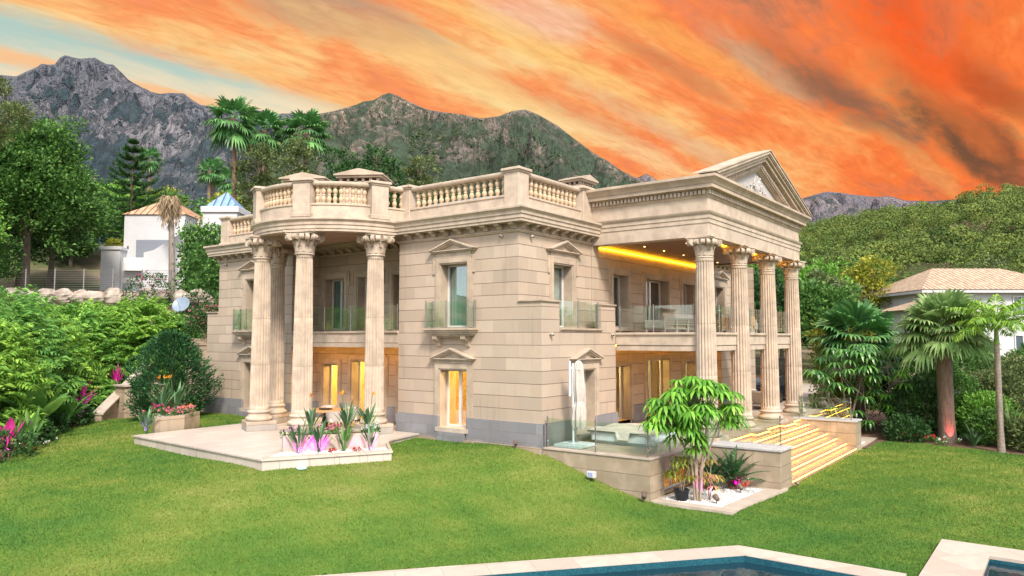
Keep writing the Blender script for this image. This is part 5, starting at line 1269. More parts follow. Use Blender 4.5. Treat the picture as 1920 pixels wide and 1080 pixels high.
def bark(name, c, rings=0):
    def fn(t, b):
        p = oco(t); n = t.noise(sc(t, p, (6,6,1.2)), 2, 5, .65)
        col = t.mix(t.rng(n, .35, .65), tuple(x*.6 for x in c), c)
        if rings:
            w_ = t.math('FRACT', t.math('ADD', t.math('MULTIPLY', t.sep(p)[2], rings), t.math('MULTIPLY', t.noise(p, 3, 2), .6)))
            col = t.mix(t.math('MULTIPLY', t.rng(w_, .75, .95), .6), col, tuple(x*.4 for x in c)); bump(t, b, w_, .03, .6)
        else: bump(t, b, n, .03, .7)
        return col
    return mat(name, fn, .9)
def unit(a): return a/(np.linalg.norm(a, axis=-1, keepdims=True)+1e-9)
def leaf_quads(mb, B, D, L, W, droop=0.0, rng=RNG):
    """k diamond leaves from base B along D"""
    k = len(B); D = unit(D); S = unit(np.cross(D, unit(rng.normal(0,1,(k,3))+np.array([0,0,1.2]))))
    U = np.cross(S, D); L = np.broadcast_to(L, k)[:,None]; W = np.broadcast_to(W, k)[:,None]
    M_ = B+D*L*.5+U*L*.06; T = B+D*L-np.array([0,0,1.])*L*droop
    V = np.stack([B, M_+S*W*.5, T, M_-S*W*.5], 1).reshape(-1,3)
    return mb.add(V, np.arange(4*k).reshape(-1,4))
def clumps(mb, C, R, n, L, W, out=1.0, up=.4, droop=.15, rng=RNG, cen=None):
    """n leaves in each clump centre C with radius R"""
    k = len(C); P = np.repeat(C, n, 0); d = unit(rng.normal(0,1,(k*n,3))); r = rng.random((k*n,1))**.5*np.repeat(np.broadcast_to(R, k), n)[:,None]
    B = P+d*r*np.array([1,1,.75])
    o = d*.6+np.array([0,0,up])
    if cen is not None: o = o+out*np.repeat(unit(C-cen), n, 0)
    o += rng.normal(0,.45,o.shape)
    return leaf_quads(mb, B, o, L*rng.uniform(.7,1.3,k*n), W*rng.uniform(.7,1.3,k*n), droop, rng)
def blob_points(blobs, per, rng, inner=.45):
    C = []; cen = []
    for (x,y,z,rx,ry,rz), k in zip(blobs, per):
        d = unit(rng.normal(0,1,(k,3))); d[:,2] = np.where(d[:,2] < -.5, -d[:,2], d[:,2]); r = rng.uniform(inner, 1, (k,1))**.6
        lump = 1+.22*np.sin(d[:,:1]*5+x)+.18*np.sin(d[:,1:2]*6+y)
        C.append(np.array([x,y,z])+d*r*lump*np.array([rx,ry,rz])); cen.append(np.repeat([[x,y,z-rz*.5]], k, 0))
    return np.concatenate(C), np.concatenate(cen)
def tree(name, label, cat, base, blobs, trunk_r, lm, bm, nclump=160, nleaf=16, leaf=(.32,.16), cr=.5, group=None, seed=1, fork=.35, up=.3, droop=.2):
    """blobs are given relative to the base; trunk, limbs to every blob and a crown of leaf clumps"""
    rng = np.random.default_rng(seed); o = thing(name, label, cat, base, 0, group)
    bl = np.array(blobs, float); top = bl[:,2].min(); vol = (bl[:,3]*bl[:,4]*bl[:,5])**(2/3); per = np.maximum(8, (nclump*vol/vol.sum())).astype(int)
    C, cen = blob_points(blobs, per, rng)
    t = MB(); zf = max(.3, top*fork+.2); j = rng.normal(0,.06*zf**.5,(4,2))
    t.tube([(0,0,-.3),(j[0,0]*.3,j[0,1]*.3,zf*.35),(j[1,0]*.6,j[1,1]*.6,zf*.7),(j[2,0],j[2,1],zf)], [trunk_r*1.25,trunk_r,trunk_r*.88,trunk_r*.8], 10)
    for x,y,z,rx,ry,rz in blobs:
        p0 = np.array([j[2,0],j[2,1],zf-.1]); p2 = np.array([x,y,z+rz*.35]); p1 = (p0+p2)/2+np.array([x*.12,y*.12,-.1*z*.3])
        t.tube([p0,p1,p2], [trunk_r*.62,trunk_r*.38,trunk_r*.12], 7)
        for q in range(4):
            d = unit(rng.normal(0,1,3)); d[2] = abs(d[2])*.6; t.tube([p1*.4+p2*.6, np.array([x,y,z])+d*np.array([rx,ry,rz])*.75], [trunk_r*.2,trunk_r*.05], 5)
    t.build('trunk', bm, o, 60)
    m = MB(); clumps(m, C, cr*rng.uniform(.6,1.2,len(C)), nleaf, leaf[0], leaf[1], .7, up, droop, rng, cen); m.build('crown', lm, o)
    return o
G_MID = leafmat('mid_green_leaf', (0.031,0.085,0.019), (0.078,0.194,0.039), (0.171,0.326,0.070))
G_DARK = leafmat('dark_green_leaf', (0.016,0.051,0.016), (0.042,0.115,0.032), (0.096,0.200,0.056))
G_LIGHT = leafmat('fresh_green_leaf', (0.070,0.186,0.023), (0.147,0.341,0.046), (0.279,0.512,0.093))
G_YEL = leafmat('yellow_green_leaf', (0.125,0.163,0.019), (0.275,0.312,0.031), (0.450,0.413,0.056))
G_OLIVE = leafmat('olive_leaf', (0.054,0.093,0.034), (0.124,0.178,0.062), (0.232,0.264,0.093))
G_FERN = leafmat('feathery_leaf', (0.042,0.162,0.042), (0.114,0.351,0.076), (0.266,0.570,0.104), .6, .35)
G_JUN = leafmat('juniper_spray', (0.016,0.062,0.022), (0.034,0.121,0.040), (0.078,0.202,0.062))
G_FAN = leafmat('fan_palm_blade', (0.044,0.142,0.044), (0.091,0.252,0.077), (0.191,0.403,0.121), .4, .2, .4)
G_FEA = leafmat('feather_palm_leaflet', (0.093,0.232,0.023), (0.202,0.403,0.039), (0.403,0.589,0.070), .45, .3, .4)
G_CYC = leafmat('cycad_leaflet', (0.012,0.054,0.016), (0.028,0.116,0.028), (0.070,0.194,0.046), .35, .1, .5)
G_SCH = leafmat('umbrella_leaf', (0.060,0.205,0.021), (0.130,0.365,0.034), (0.275,0.560,0.066), .5, .25, .3)
G_SCHD = leafmat('dark_umbrella_leaf', (0.028,0.109,0.022), (0.062,0.202,0.037), (0.155,0.357,0.062), .35, .2, .5)
G_STR = leafmat('strelitzia_leaf', (0.034,0.096,0.040), (0.078,0.178,0.070), (0.155,0.295,0.116), .4, .15, .4)
G_BAN = leafmat('banana_leaf', (0.046,0.147,0.034), (0.116,0.271,0.062), (0.232,0.419,0.093), .4, .3, .4)
DEADP = leafmat('dry_palm_leaf', (.22,.15,.09), (.38,.28,.17), (.55,.43,.28), .8)
PINKF = leafmat('pink_petal', (.60,.10,.20), (.78,.22,.32), (.85,.40,.45), .6, .3); MAGF = leafmat('magenta_petal', (.30,.012,.11), (.48,.03,.20), (.62,.09,.30), .6, .3)
ORAF = leafmat('orange_petal', (.75,.20,.01), (.85,.32,.02), (.9,.45,.05), .6, .3); WHIF = leafmat('white_petal', (.65,.65,.62), (.78,.78,.76), (.85,.85,.83), .6, .3); REDF = leafmat('red_leaf', (.30,.02,.02), (.55,.05,.05), (.70,.15,.10), .5, .3)
B_GREY = bark('grey_bark', (.22,.17,.13)); B_BRN = bark('brown_bark', (.15,.09,.055)); B_PALM = bark('palm_bark', (.22,.165,.125), 9); B_PALM2 = bark('grey_palm_bark', (.30,.25,.21), 6); B_PALE = bark('pale_stem', (.34,.27,.20))
def gz(x, y): return float(G(np.array([x]), np.array([y]))[0])

def fan_palm(label, base, h, tr, R, n=34, lm=G_FAN, bm=B_PALM, lean=(0,0), seed=1, group=None, low=-40, skirt=0, seg=22, name='fan_palm', flare=1.25):
    rng = np.random.default_rng(seed); o = thing(name, label, 'palm', base, 0, group)
    P = [(lean[0]*t*t, lean[1]*t*t, h*t-.3*(t == 0)) for t in np.linspace(0,1,9)]
    MB().tube(P, [tr*(flare-(flare-1)*min(1,t*4)) if t < .9 else tr*1.1 for t in np.linspace(0,1,9)], 14).build('trunk', bm, o, 60)
    m = MB(); top = np.array(P[-1])
    def frond(az, el, rl, drp, mb, wdt=1.0):
        d = np.array([cos(az)*cos(el), sin(az)*cos(el), sin(el)]); s = np.array([-sin(az), cos(az), 0]); u = np.cross(d, s)*-1
        pl_ = rl*.46; e = top+d*pl_-np.array([0,0,1])*pl_*.10
        mb.add([top+s*.012, top-s*.012, e-s*.010, e+s*.010], np.array([(0,1,2,3)]))
        Rf = rl*.62; ang = np.linspace(-1.85, 1.85, seg)+rng.normal(0,.03,seg)
        V = []; 
        for a in ang:
            q = d*cos(a)+s*sin(a)+u*(.10*abs(sin(a*3.0))); q /= np.linalg.norm(q); w_ = np.cross(q, u); w_ /= np.linalg.norm(w_)
            ln = Rf*(1-.16*abs(a))*rng.uniform(.9,1.08); wd = Rf*.075*wdt
            g_ = np.array([0,0,-1.])*ln
            V += [e+q*ln*.06, e+q*ln*.52+w_*wd+g_*drp*.10, e+q*ln*.80+w_*wd*.45+g_*drp*.38, e+q*ln*.97+g_*drp*.85, e+q*ln*.80-w_*wd*.45+g_*drp*.38, e+q*ln*.52-w_*wd+g_*drp*.10]
        k = len(ang); ix = np.arange(k)[:,None]*6
        mb.add(np.array(V), np.concatenate([ix+np.array([[0,1,2,5]]), ix+np.array([[5,2,3,4]])]) if False else np.concatenate([ix+np.array([[0,1,5,5]])[:,:3].repeat(1,0)]))
        mb.F.append(np.concatenate([ix+np.array([[1,2,4,5]])])+mb.n-len(V)); mb.F.append(ix+np.array([[2,3,4]])+mb.n-len(V))
    for i in range(n):
        t = (i+.5)/n; el = rad(82-(82-low)*t**.85); frond(i*2.39996+rng.normal(0,.15), el+rng.normal(0,.06), R*rng.uniform(.85,1.08), .18+.42*t, m)
    m.build('crown', lm, o)
    if skirt:
        m = MB()
        for i in range(skirt): frond(i*2.39996, rad(rng.uniform(-82,-60)), R*rng.uniform(.6,.8), .3, m, .8)
        m.build('dead_fronds', DEADP, o)
    return o
def pinnate(mb, o, az, el, L, nl, ll, lw, arch=1.0, vee=.6, seed=None, rng=RNG, tipw=.35, drp=.25):
    """one feather frond: curved rachis with leaflets on both sides"""
    t = np.linspace(0, 1, 14); e = el-arch*t**1.4*1.35
    dr = np.stack([np.cos(az)*np.cos(e), np.sin(az)*np.cos(e), np.sin(e)], 1); P = np.array(o)+np.concatenate([[[0,0,0]], np.cumsum(dr[:-1]*L/13, 0)])
    s = np.array([-sin(az), cos(az), 0])
    mb.add(np.concatenate([P+s*.012*L**.5, P-s*.012*L**.5]), np.array([(i,i+1,14+i+1,14+i) for i in range(13)]))
    tt = np.linspace(.12, .99, nl); B = np.stack([np.interp(tt, t, P[:,i]) for i in range(3)], 1); T = unit(np.stack([np.interp(tt, t, dr[:,i]) for i in range(3)], 1))
    ln = ll*np.sin(pi*np.clip(tt*.86+.14,0,1))**.6*(1-tipw*tt)
    up = unit(np.cross(T, s))*-1
    up = np.where(up[:,2:3] < 0, -up, up)
    for sg in (-1, 1):
        D = unit(T*.65+s*sg*1.0+up*vee+rng.normal(0,.08,(nl,3))); leaf_quads(mb, B, D, ln, lw, drp, rng)
def feather_palm(label, base, h, tr, R, n=16, lm=G_FEA, bm=B_PALM2, seed=1, lean=(0,0)):
    rng = np.random.default_rng(seed); o = thing('feather_palm', label, 'palm', base)
    P = [(lean[0]*t*t, lean[1]*t*t, h*t-.3*(t == 0)) for t in np.linspace(0,1,10)]
    MB().tube(P, [tr*1.5,tr*1.15]+[tr]*6+[tr*.9,tr*.8], 12).build('trunk', bm, o, 60)
    MB().tube([np.array(P[-1])-np.array([0,0,.02]), np.array(P[-1])+np.array([0,0,.9])], [tr*.95,tr*.45], 10).build('crownshaft', mat('green_crownshaft', mottled((.16,.26,.05), .2, 4), .5) if not bpy.data.materials.get('green_crownshaft') else bpy.data.materials['green_crownshaft'], o, 60)
    m = MB(); top = np.array(P[-1])+np.array([0,0,.7])
    for i in range(n):
        pinnate(m, top, i*2.39996, rad(80-72*(i/n))+rng.normal(0,.05), R*rng.uniform(.85,1.1), 40, R*.34, R*.030, .95, .05, rng=rng, drp=.55)
    m.build('crown', lm, o); return o
def cycad(label, base, R, n=26, seed=1):
    rng = np.random.default_rng(seed); o = thing('cycad', label, 'cycad', base, 0, 'dark green cycads in the gravel bed')
    MB().lathe([(.16,-.05),(.19,.1),(.15,.24),(.05,.28)], seg=14).build('trunk', B_BRN, o, 60); m = MB()
    for i in range(n): pinnate(m, (0,0,.24), i*2.39996, rad(84-72*(i/n))+rng.normal(0,.06), R*rng.uniform(.85,1.08), 44, .17*R, .020*R, .42, .35, rng=rng, tipw=.5, drp=.02)
    m.build('crown', G_CYC, o); return o
def umbrella_rosette(mb, C, az, R, n, rng, tilt=.0):
    """schefflera leaf: leaflets radiating from a hub and hanging down"""
    for k in range(n):
        a = az+2*pi*k/n; el = rng.uniform(-.05,.25); L = R*rng.uniform(.85,1.1); W_ = L*.088
        d0 = np.array([cos(a)*cos(el), sin(a)*cos(el), sin(el)+tilt]); s = np.array([-sin(a), cos(a), 0]); g_ = np.array([0,0,-1.])
        p0 = C+d0*L*.12; p1 = C+d0*L*.40+g_*L*.04; p2 = C+d0*L*.74+g_*L*.30; p3 = C+d0*L*.92+g_*L*.66
        mb.add([p0+s*W_*.15, p0-s*W_*.15, p1-s*W_, p1+s*W_, p2-s*W_*1.05, p2+s*W_*1.05, p3, p1+g_*-.02*L, p2+g_*-.02*L], np.array([(0,1,2,7),(0,7,7,3),(7,2,4,8),(3,7,8,5),(8,4,6,6),(5,8,6,6)])[[0,2,3]])
        b = mb.n-9; mb.F.append(np.array([(0,7,3),(8,4,6),(5,8,6)])+b)
def schefflera(label, base, stems, ros, R=.42, lm=G_SCH, seed=1, n=9, name='umbrella_tree', group=None, stem_r=.045):
    """stems: list of point lists; ros: rosette hub positions, relative to the base"""
    rng = np.random.default_rng(seed); o = thing(name, label, 'tree' if name == 'umbrella_tree' else 'plant', base, 0, group); t = MB()
    for s in stems: t.tube(s, np.linspace(stem_r, stem_r*.5, len(s)), 8)
    ends = np.array([s[-1] for s in stems]); m = MB()
    for c in ros:
        c = np.array(c); e = ends[np.argmin(np.linalg.norm(ends-c, axis=1))]; j = e+(c-e)*.35+np.array([0,0,-.10]); t.tube([e, j, c], [.016,.011,.007], 5)
        umbrella_rosette(m, c, rng.uniform(0,6), R*rng.uniform(.8,1.15), n, rng)
    t.build('stems', B_PALE, o, 60); m.build('crown', lm, o); return o
def dome_points(c, r, k, rng, low=-.35):
    d = unit(rng.normal(0,1,(k*3,3))); d = d[d[:,2] > low][:k]; return np.array(c)+d*np.array(r)*rng.uniform(.55,1,(len(d),1))**.4
def blade_plant(name, label, cat, base, n, H, lw, lm, seed=1, spread=.5, flowers=0, group=None, pet=.45, fm=None, droop=.25):
    """long stalked lance leaves rising from one root (strelitzia, banana, flax)"""
    rng = np.random.default_rng(seed); o = thing(name, label, cat, base, 0, group); m = MB(); fl = MB()
    for i in range(n):
        az = i*2.39996+rng.normal(0,.2); t_ = (i+.5)/n; lean = spread*(.15+.85*t_)*rng.uniform(.8,1.2); L = H*rng.uniform(.75,1.1)*(1-.15*t_)
        ts = np.linspace(0,1,9); ang = lean*(.5+ts*.9)+droop*ts**3*1.6
        dr = np.stack([np.cos(az)*np.sin(ang), np.sin(az)*np.sin(ang), np.cos(ang)],1); P = np.concatenate([[[0,0,0]], np.cumsum(dr[:-1]*L/8,0)])+np.array([cos(az),sin(az),0])*.04
        s = np.array([-sin(az),cos(az),0]); w_ = np.where(ts < pet, .012*H**.5, lw*np.sin(pi*np.clip((ts-pet)/(1-pet),0.02,1)**.75)**.8+.004)
        up = np.cross(s, dr); fold = .25*w_
        A = P+s*w_[:,None]+up*-fold[:,None]*-1; Bm = P; C = P-s*w_[:,None]+up*fold[:,None]
        m.add(np.concatenate([A,Bm,C]), np.concatenate([np.array([(k,k+1,9+k+1,9+k) for k in range(8)]), np.array([(9+k,9+k+1,18+k+1,18+k) for k in range(8)])]))
    m.build('leaves', lm, o)
    for i in range(flowers):
        az = rng.uniform(0,6.28); h = H*rng.uniform(.95,1.2); tip = np.array([cos(az)*.16*H, sin(az)*.16*H, h]); s_ = MB().tube([(0,0,0), tip*.55+np.array([0,0,.05]), tip], [.012,.011,.010], 6)
        f = s_.build('flower_stalk', lm, o); q = MB()
        leaf_quads(q, np.repeat([tip],7,0), np.array([[cos(az)*1.2,sin(az)*1.2,.25],[cos(az+.3)*.8,sin(az+.3)*.8,.7],[cos(az-.3)*.6,sin(az-.3)*.6,1],[0,0,1],[-cos(az)*.3,-sin(az)*.3,1],[cos(az+.5),sin(az+.5),.45],[cos(az-.5),sin(az-.5),.45]]), .17, .06, 0, rng); q.build('flower', fm or ORAF, f)
    return o
def shrub(name, label, cat, base, r, n, lm, leaf=(.12,.06), flowers=None, fm=None, seed=1, group=None, cr=.18, nl=12, stems=5, flat=0.0, up=.4):
    rng = np.random.default_rng(seed); o = thing(name, label, cat, base, 0, group)
    C = dome_points((0,0,r[2]*.48), (r[0],r[1],r[2]*.52), n, rng, -.9); m = MB(); clumps(m, C, cr, nl, leaf[0], leaf[1], .8, up, .15, rng, np.array([[0,0,r[2]*.2]])); m.build('foliage', lm, o)
    t = MB()
    for i in range(stems):
        c = C[rng.integers(len(C))]; t.tube([(c[0]*.06,c[1]*.06,-.15), c*np.array([.45,.45,.5]), c*.92], [.03*r[2]**.5,.02*r[2]**.5,.006], 6)
    t.build('stems', B_BRN, o, 60)
    if flowers:
        q = MB(); C2 = dome_points((0,0,r[2]*.5), (r[0]*1.03,r[1]*1.03,r[2]*.54), flowers, rng, -.3); clumps(q, C2, .05, 7, .09, .075, .4, .6, 0, rng, np.array([[0,0,0]])); q.build('flowers', fm, o, kind='stuff')
    return o
def feathery(label, base, r, n, seed=1, lm=G_FERN, L=.75):
    """mimosa-like bush: arching twigs with twice-feathered leaves"""
    rng = np.random.default_rng(seed); o = thing('feathery_shrub', label, 'shrub', base, 0, 'feathery shrubs on the left bank')
    C = dome_points((0,0,r[2]*.45), (r[0],r[1],r[2]*.55), n, rng, -.75); k = len(C); cen = np.array([0,0,r[2]*.1])
    D = unit(unit(C-cen)*np.array([1,1,.45])+rng.normal(0,.35,(k,3))+np.array([0,0,.12])); m = MB(); S = unit(np.cross(D, np.array([0,0,1.])+rng.normal(0,.25,(k,3)))); Ls = L*rng.uniform(.6,1.2,k)
    np_ = 9
    for i in range(np_):
        t = .10+.88*i/(np_-1); Bp = C+D*(Ls*t)[:,None]-np.array([0,0,1.])*(Ls*.34*t*t)[:,None]
        for sg in (-1,1):
            d = unit(D*.55+S*sg-np.array([0,0,.28])); ll = Ls*(.36*math.sin(pi*min(1,.22+t*.75)))
            leaf_quads(m, Bp, d, ll, ll*.30, .22, rng)
    T = C+D*Ls[:,None]-np.array([0,0,1.])*(Ls*.34)[:,None]; m.add(np.stack([C+S*.008,C-S*.008,T],1).reshape(-1,3), np.arange(3*k).reshape(-1,3))
    m.build('foliage', lm, o); t = MB()
    for i in range(9):
        c = C[rng.integers(k)]; t.tube([(c[0]*.1,c[1]*.1,-.3), c*np.array([.4,.4,.55]), c], [.06,.04,.01], 6)
    t.build('stems', B_BRN, o, 60); return o
def hedge(name, label, x0, x1, y0, y1, z0, h, n, lm, leaf=(.10,.06), seed=1, rz=0, loc=None, round_=.15):
    rng = np.random.default_rng(seed); cx_, cy_ = (x0+x1)/2, (y0+y1)/2; o = thing(name, label, 'hedge', loc or (cx_,cy_,z0), rz)
    hx, hy = (x1-x0)/2, (y1-y0)/2; A = np.array([hy*2*h, hy*2*h, hx*2*h, hx*2*h, 4*hx*hy]); f = rng.choice(5, n, p=A/A.sum()); u = rng.uniform(-1,1,(n,2)); P = np.zeros((n,3))
    for k, (ax, sg) in enumerate(((0,-1),(0,1),(1,-1),(1,1))):
        q = f == k; P[q,ax] = sg*(hx,hy)[ax]; P[q,1-ax] = u[q,0]*(hx,hy)[1-ax]; P[q,2] = (u[q,1]+1)/2*h
    q = f == 4; P[q,0] = u[q,0]*hx; P[q,1] = u[q,1]*hy; P[q,2] = h
    P += rng.normal(0,round_,P.shape); m = MB(); Nn = unit(P-np.array([0,0,h*.5])); leaf_quads(m, P, Nn+rng.normal(0,.7,P.shape)+np.array([0,0,.3]), leaf[0]*rng.uniform(.7,1.4,n), leaf[1]*rng.uniform(.7,1.3,n), .1, rng)
    m.box(-hx*.86,hx*.86,-hy*.8,hy*.8,0,h*.92)
    m.build('foliage', lm, o); return o
def flowerbed(label, pts, n, fm, seed, spread, z, group=None, gl=G_MID):
    rng = np.random.default_rng(seed); x, y = pts; o = thing('flower_clump', label, 'flowers', (x,y,z), 0, group)
    C = np.c_[rng.normal(0,spread[0],n), rng.normal(0,spread[1],n), rng.uniform(.05,.26,n)]; m = MB(); clumps(m, C-np.array([0,0,.06]), .10, 9, .12, .07, 0, .6, .1, rng); m.build('leaves', gl, o)
    q = MB(); clumps(q, C+np.array([0,0,.06]), .05, 8, .07, .065, 0, .9, 0, rng); q.build('flowers', fm, o, kind='stuff'); return o
# ---- the sunken bed -----------------------------------------------------
rng0 = np.random.default_rng(5)
BZ = -1.40
stems = [[(0,0,-.1),(-.02,.03,1.1),(-.10,.12,1.9),(-.35,.38,2.75)],[(.06,-.05,-.1),(.10,-.10,1.0),(.2,-.22,1.9),(.28,-.30,2.9)],[(.02,-.08,-.1),(.12,-.14,1.1),(.32,-.42,1.9),(.45,-.65,2.65)],[(-.05,.05,-.1),(-.1,.12,1.2),(-.25,.40,1.9),(-.55,.65,2.5)],[(0,0,-.1),(.0,.0,1.2),(.0,.05,2.2),(-.05,.08,3.1)]]
_cl = [((-.52,.62,3.0),(.55,.55,.52),17),((.40,-.58,3.12),(.55,.55,.55),17),((-.05,.05,3.62),(.62,.62,.30),15),((-.25,.30,2.22),(.55,.5,.42),13),((.35,.35,2.85),(.5,.5,.45),11),((-.42,-.35,2.75),(.5,.5,.45),12),((-.95,.95,2.55),(.28,.28,.25),5),((.72,-.95,2.55),(.30,.30,.28),6),((-.05,-.15,1.75),(.3,.3,.25),4)]
ros = [tuple(p) for p in np.concatenate([dome_points(c_,r_,k_,rng0,-.6) for c_,r_,k_ in _cl])]
schefflera('tall umbrella tree with drooping bright green leaves in the white gravel bed', (1.0,-6.22,BZ), stems, ros, .50, G_SCH, 3, 12)
st2 = [[(0,0,0),(.03,.05,.5),(.0,.1,.85)],[(.04,-.03,0),(.1,-.1,.45),(.15,-.2,.75)]]
schefflera('small yellowish umbrella plant growing in the black pot', (.82,-5.78,BZ+.28), st2, [tuple(p) for p in dome_points((.05,0,.62),(.42,.42,.55),18,rng0,-.9)], .30, leafmat('yellowing_umbrella_leaf',(.10,.16,.02),(.20,.26,.03),(.36,.36,.06),.4,.3), 4, 8, 'umbrella_plant', None, .02)
schefflera('small umbrella plant with yellow and pink leaves at the foot of the tall one', (1.35,-6.5,BZ), [[(0,0,0),(.05,-.02,.5),(.05,.0,.8)],[(.05,.05,0),(.15,.1,.4),(.2,.2,.7)]], [tuple(p) for p in dome_points((.1,.05,.75),(.35,.4,.55),14,rng0,-.95)], .28, leafmat('pinkish_umbrella_leaf',(.30,.22,.05),(.38,.32,.06),(.55,.36,.16),.4,.3), 6, 8, 'umbrella_plant', None, .02)
pot = MB().lathe([(.17,0),(.20,.10),(.225,.30),(.25,.31),(.25,.37),(.23,.37),(.21,.31),(0,.30)], seg=28, cap=False).build('plant_pot', m_black, None, 40); pot.location = (.82,-5.78,BZ-.01); tag(pot, 'black plastic plant pot standing on the white gravel', 'pot')
cycad('smaller dark cycad beside the umbrella tree, half behind its stems', (3.0,-5.85,BZ), 1.02, 26, 3)
cycad('larger dark cycad with pink leaves at its heart, right of the other', (3.55,-6.45,BZ), 1.22, 32, 7)
blade_plant('bromeliad', 'magenta bromeliad glowing at the foot of the larger cycad', 'plant', (3.40,-6.62,BZ+.12), 7, .52, .038, MAGF, 3, .9, pet=.05)
blade_plant('bromeliad', 'small red bromeliad low in front of the larger cycad', 'plant', (3.70,-6.80,BZ+.08), 7, .32, .035, leafmat('coral_leaf',(.55,.06,.06),(.75,.14,.10),(.85,.28,.18)), 8, 1.2, pet=.05)
def spotlight(loc, aim, e, c, size=50):
    l = bpy.data.lights.new('garden_lamp','SPOT'); l.energy = e; l.color = c; l.spot_size = rad(size); l.spot_blend = .6; l.shadow_soft_size = .03
    o = bpy.data.objects.new('garden_lamp', l); COL.objects.link(o); o.location = loc; o.rotation_euler = (Vector(loc)-Vector(aim)).to_track_quat('Z','Y').to_euler()
MAG = (1.0,.05,.80); RED = (1.0,.10,.12)
spotlight((1.12,-6.8,BZ+.12), (1.1,-6.25,BZ+.9), 60, MAG, 70); spotlight((3.1,-6.8,BZ+.12), (3.3,-6.5,BZ+.6), 40, MAG, 80)
# ---- patio beds ---------------------------------------------------------
sp = [(-6.25,4.15,'leftmost, with its stalks glowing magenta'),(-5.72,3.82,'second from the left, the tallest and bushiest'),(-5.10,3.35,'third from the left, bright green and unlit'),(-4.45,2.78,'rightmost, beside the corner of the bed')]
for i, (x,y,s_) in enumerate(sp):
    blade_plant('strelitzia', 'strelitzia plant in the patio gravel bed, '+s_, 'plant', (x,y,.0), 15 if i != 3 else 9, 1.15 if i < 2 else 1.0, .042, G_STR if i != 2 else G_BAN, 10+i, .75, group='strelitzias in front of the raised planter', pet=.42)
for x, y, ax, ay, e in ((-6.30,4.02,-6.0,4.5,26),(-5.62,3.72,-5.5,4.5,36),(-4.50,2.66,-4.3,3.3,22)): spotlight((x,y,.05), (ax,ay,.55), e, MAG, 100)
for i, (x,y,s_) in enumerate(((-5.35,4.72,'left of the two tall ones in the raised planter'),(-4.35,4.05,'right of the two tall ones in the raised planter'),(-3.7,3.75,'nearest the right end of the raised planter'))):
    blade_plant('strelitzia', 'tall strelitzia with an orange flower, '+s_, 'plant', (x,y,.46), 15, 1.15, .048, G_STR, 20+i, .6, 1, group='strelitzias in the raised planter')
flowerbed('lilac pink flowers at the left end of the raised planter', (-5.75,4.9), 14, leafmat('lilac_petal',(.60,.20,.50),(.72,.35,.60),(.8,.5,.7)), 3, (.25,.15), .46); flowerbed('coral pink flowers in the middle of the raised planter', (-4.75,4.35), 14, PINKF, 4, (.25,.15), .46); flowerbed('white flowers at the right end of the raised planter', (-3.75,3.55), 16, WHIF, 5, (.22,.15), .46)
for i, (x,y,s_) in enumerate(((-5.4,3.55,'left'),(-4.75,3.05,'right'))): shrub('red_succulent', 'tiny dark red succulent on the white pebbles, the %s one of two' % s_, 'plant', (x-.05,y-.02,.0), (.11,.11,.13), 14, REDF, (.07,.04), seed=i, cr=.03, nl=6, stems=2)
flowerbed('mass of pink flowers in the far left planter box', (-4.95,14.1), 46, PINKF, 6, (.50,.22), .50)
for i, (x,y,h_,fl,s_) in enumerate(((-5.25,14.6,1.55,2,'at the back left of the pink flower box'),(-4.55,14.75,1.45,1,'at the back right of the pink flower box'),(-6.55,13.25,1.0,0,'on the patio tip left of the pink flower box'))):
    blade_plant('strelitzia', 'strelitzia with long grey green leaves, '+s_, 'plant', (x,y,.50 if i < 2 else -.02), 16, h_, .055, G_STR, 40+i, .62, fl, group='strelitzias round the pink flower box')
flowerbed('small orange flowers at the right end of the pink flower box', (-4.25,14.5), 10, ORAF, 7, (.15,.12), .55); flowerbed('purple blooms behind the pink flower box', (-5.75,13.9), 10, MAGF, 8, (.12,.12), .75)
spotlight((-6.75,13.1,.05), (-6.4,13.5,.8), 14, (.6,.1,1), 90)
# ---- juniper, ramp wall and the left bank --------------------------------
def juniper(label, base, r, h, n, seed):
    rng = np.random.default_rng(seed); o = thing('juniper', label, 'conifer', base); z = rng.random(n)**1.15; a = rng.uniform(0,2*pi,n); prof = np.sin(pi*np.clip(z*.80+.20,0,1))**.75
    rr = r*prof*(rng.uniform(.55,1.0,n))*(1+.22*np.sin(a*3+z*9)); C = np.c_[rr*np.cos(a), rr*np.sin(a), z*h]; D = np.c_[np.cos(a), np.sin(a), .75+0*a]+rng.normal(0,.25,(n,3)); m = MB(); L = .42*rng.uniform(.6,1.3,n)
    for i in range(5):
        t = i/5; Bp = C+unit(D)*(L*t)[:,None]; leaf_quads(m, Bp, D+rng.normal(0,.55,D.shape), L*.42, L*.13, .05, rng)
    m.build('foliage', G_JUN, o); MB().tube([(0,0,-.2),(0.03,0,h*.5),(0,0,h*.9)], [.12,.08,.02], 8).build('trunk', B_BRN, o, 60); return o
juniper('broad dark green juniper beside the left corner of the villa', (-2.5,18.9,-.1), 1.75, 3.9, 3600, 4)
rw = thing('ramp_wall', 'sloping pale stone wall running up the left bank', 'garden wall', (-4.3,22.3,-.5))
def rampw():
    d = np.array([1.15+4.28, 27.47-22.65]); d = d/np.hypot(*d); n = np.array([d[1],-d[0]])*.16; L = 7.2; v = []
    for s_ in (1,-1):
        for a, z in ((0,-.6),(L,-.6),(L,2.75),(.0,-.02)): q = d*a+n*s_; v.append((q[0],q[1],z+.5))
    return MB().add(v, [(0,1,2,3),(7,6,5,4),(3,2,6,7),(0,3,7,4),(1,5,6,2)])
rampw().build('wall', m_gar, rw)
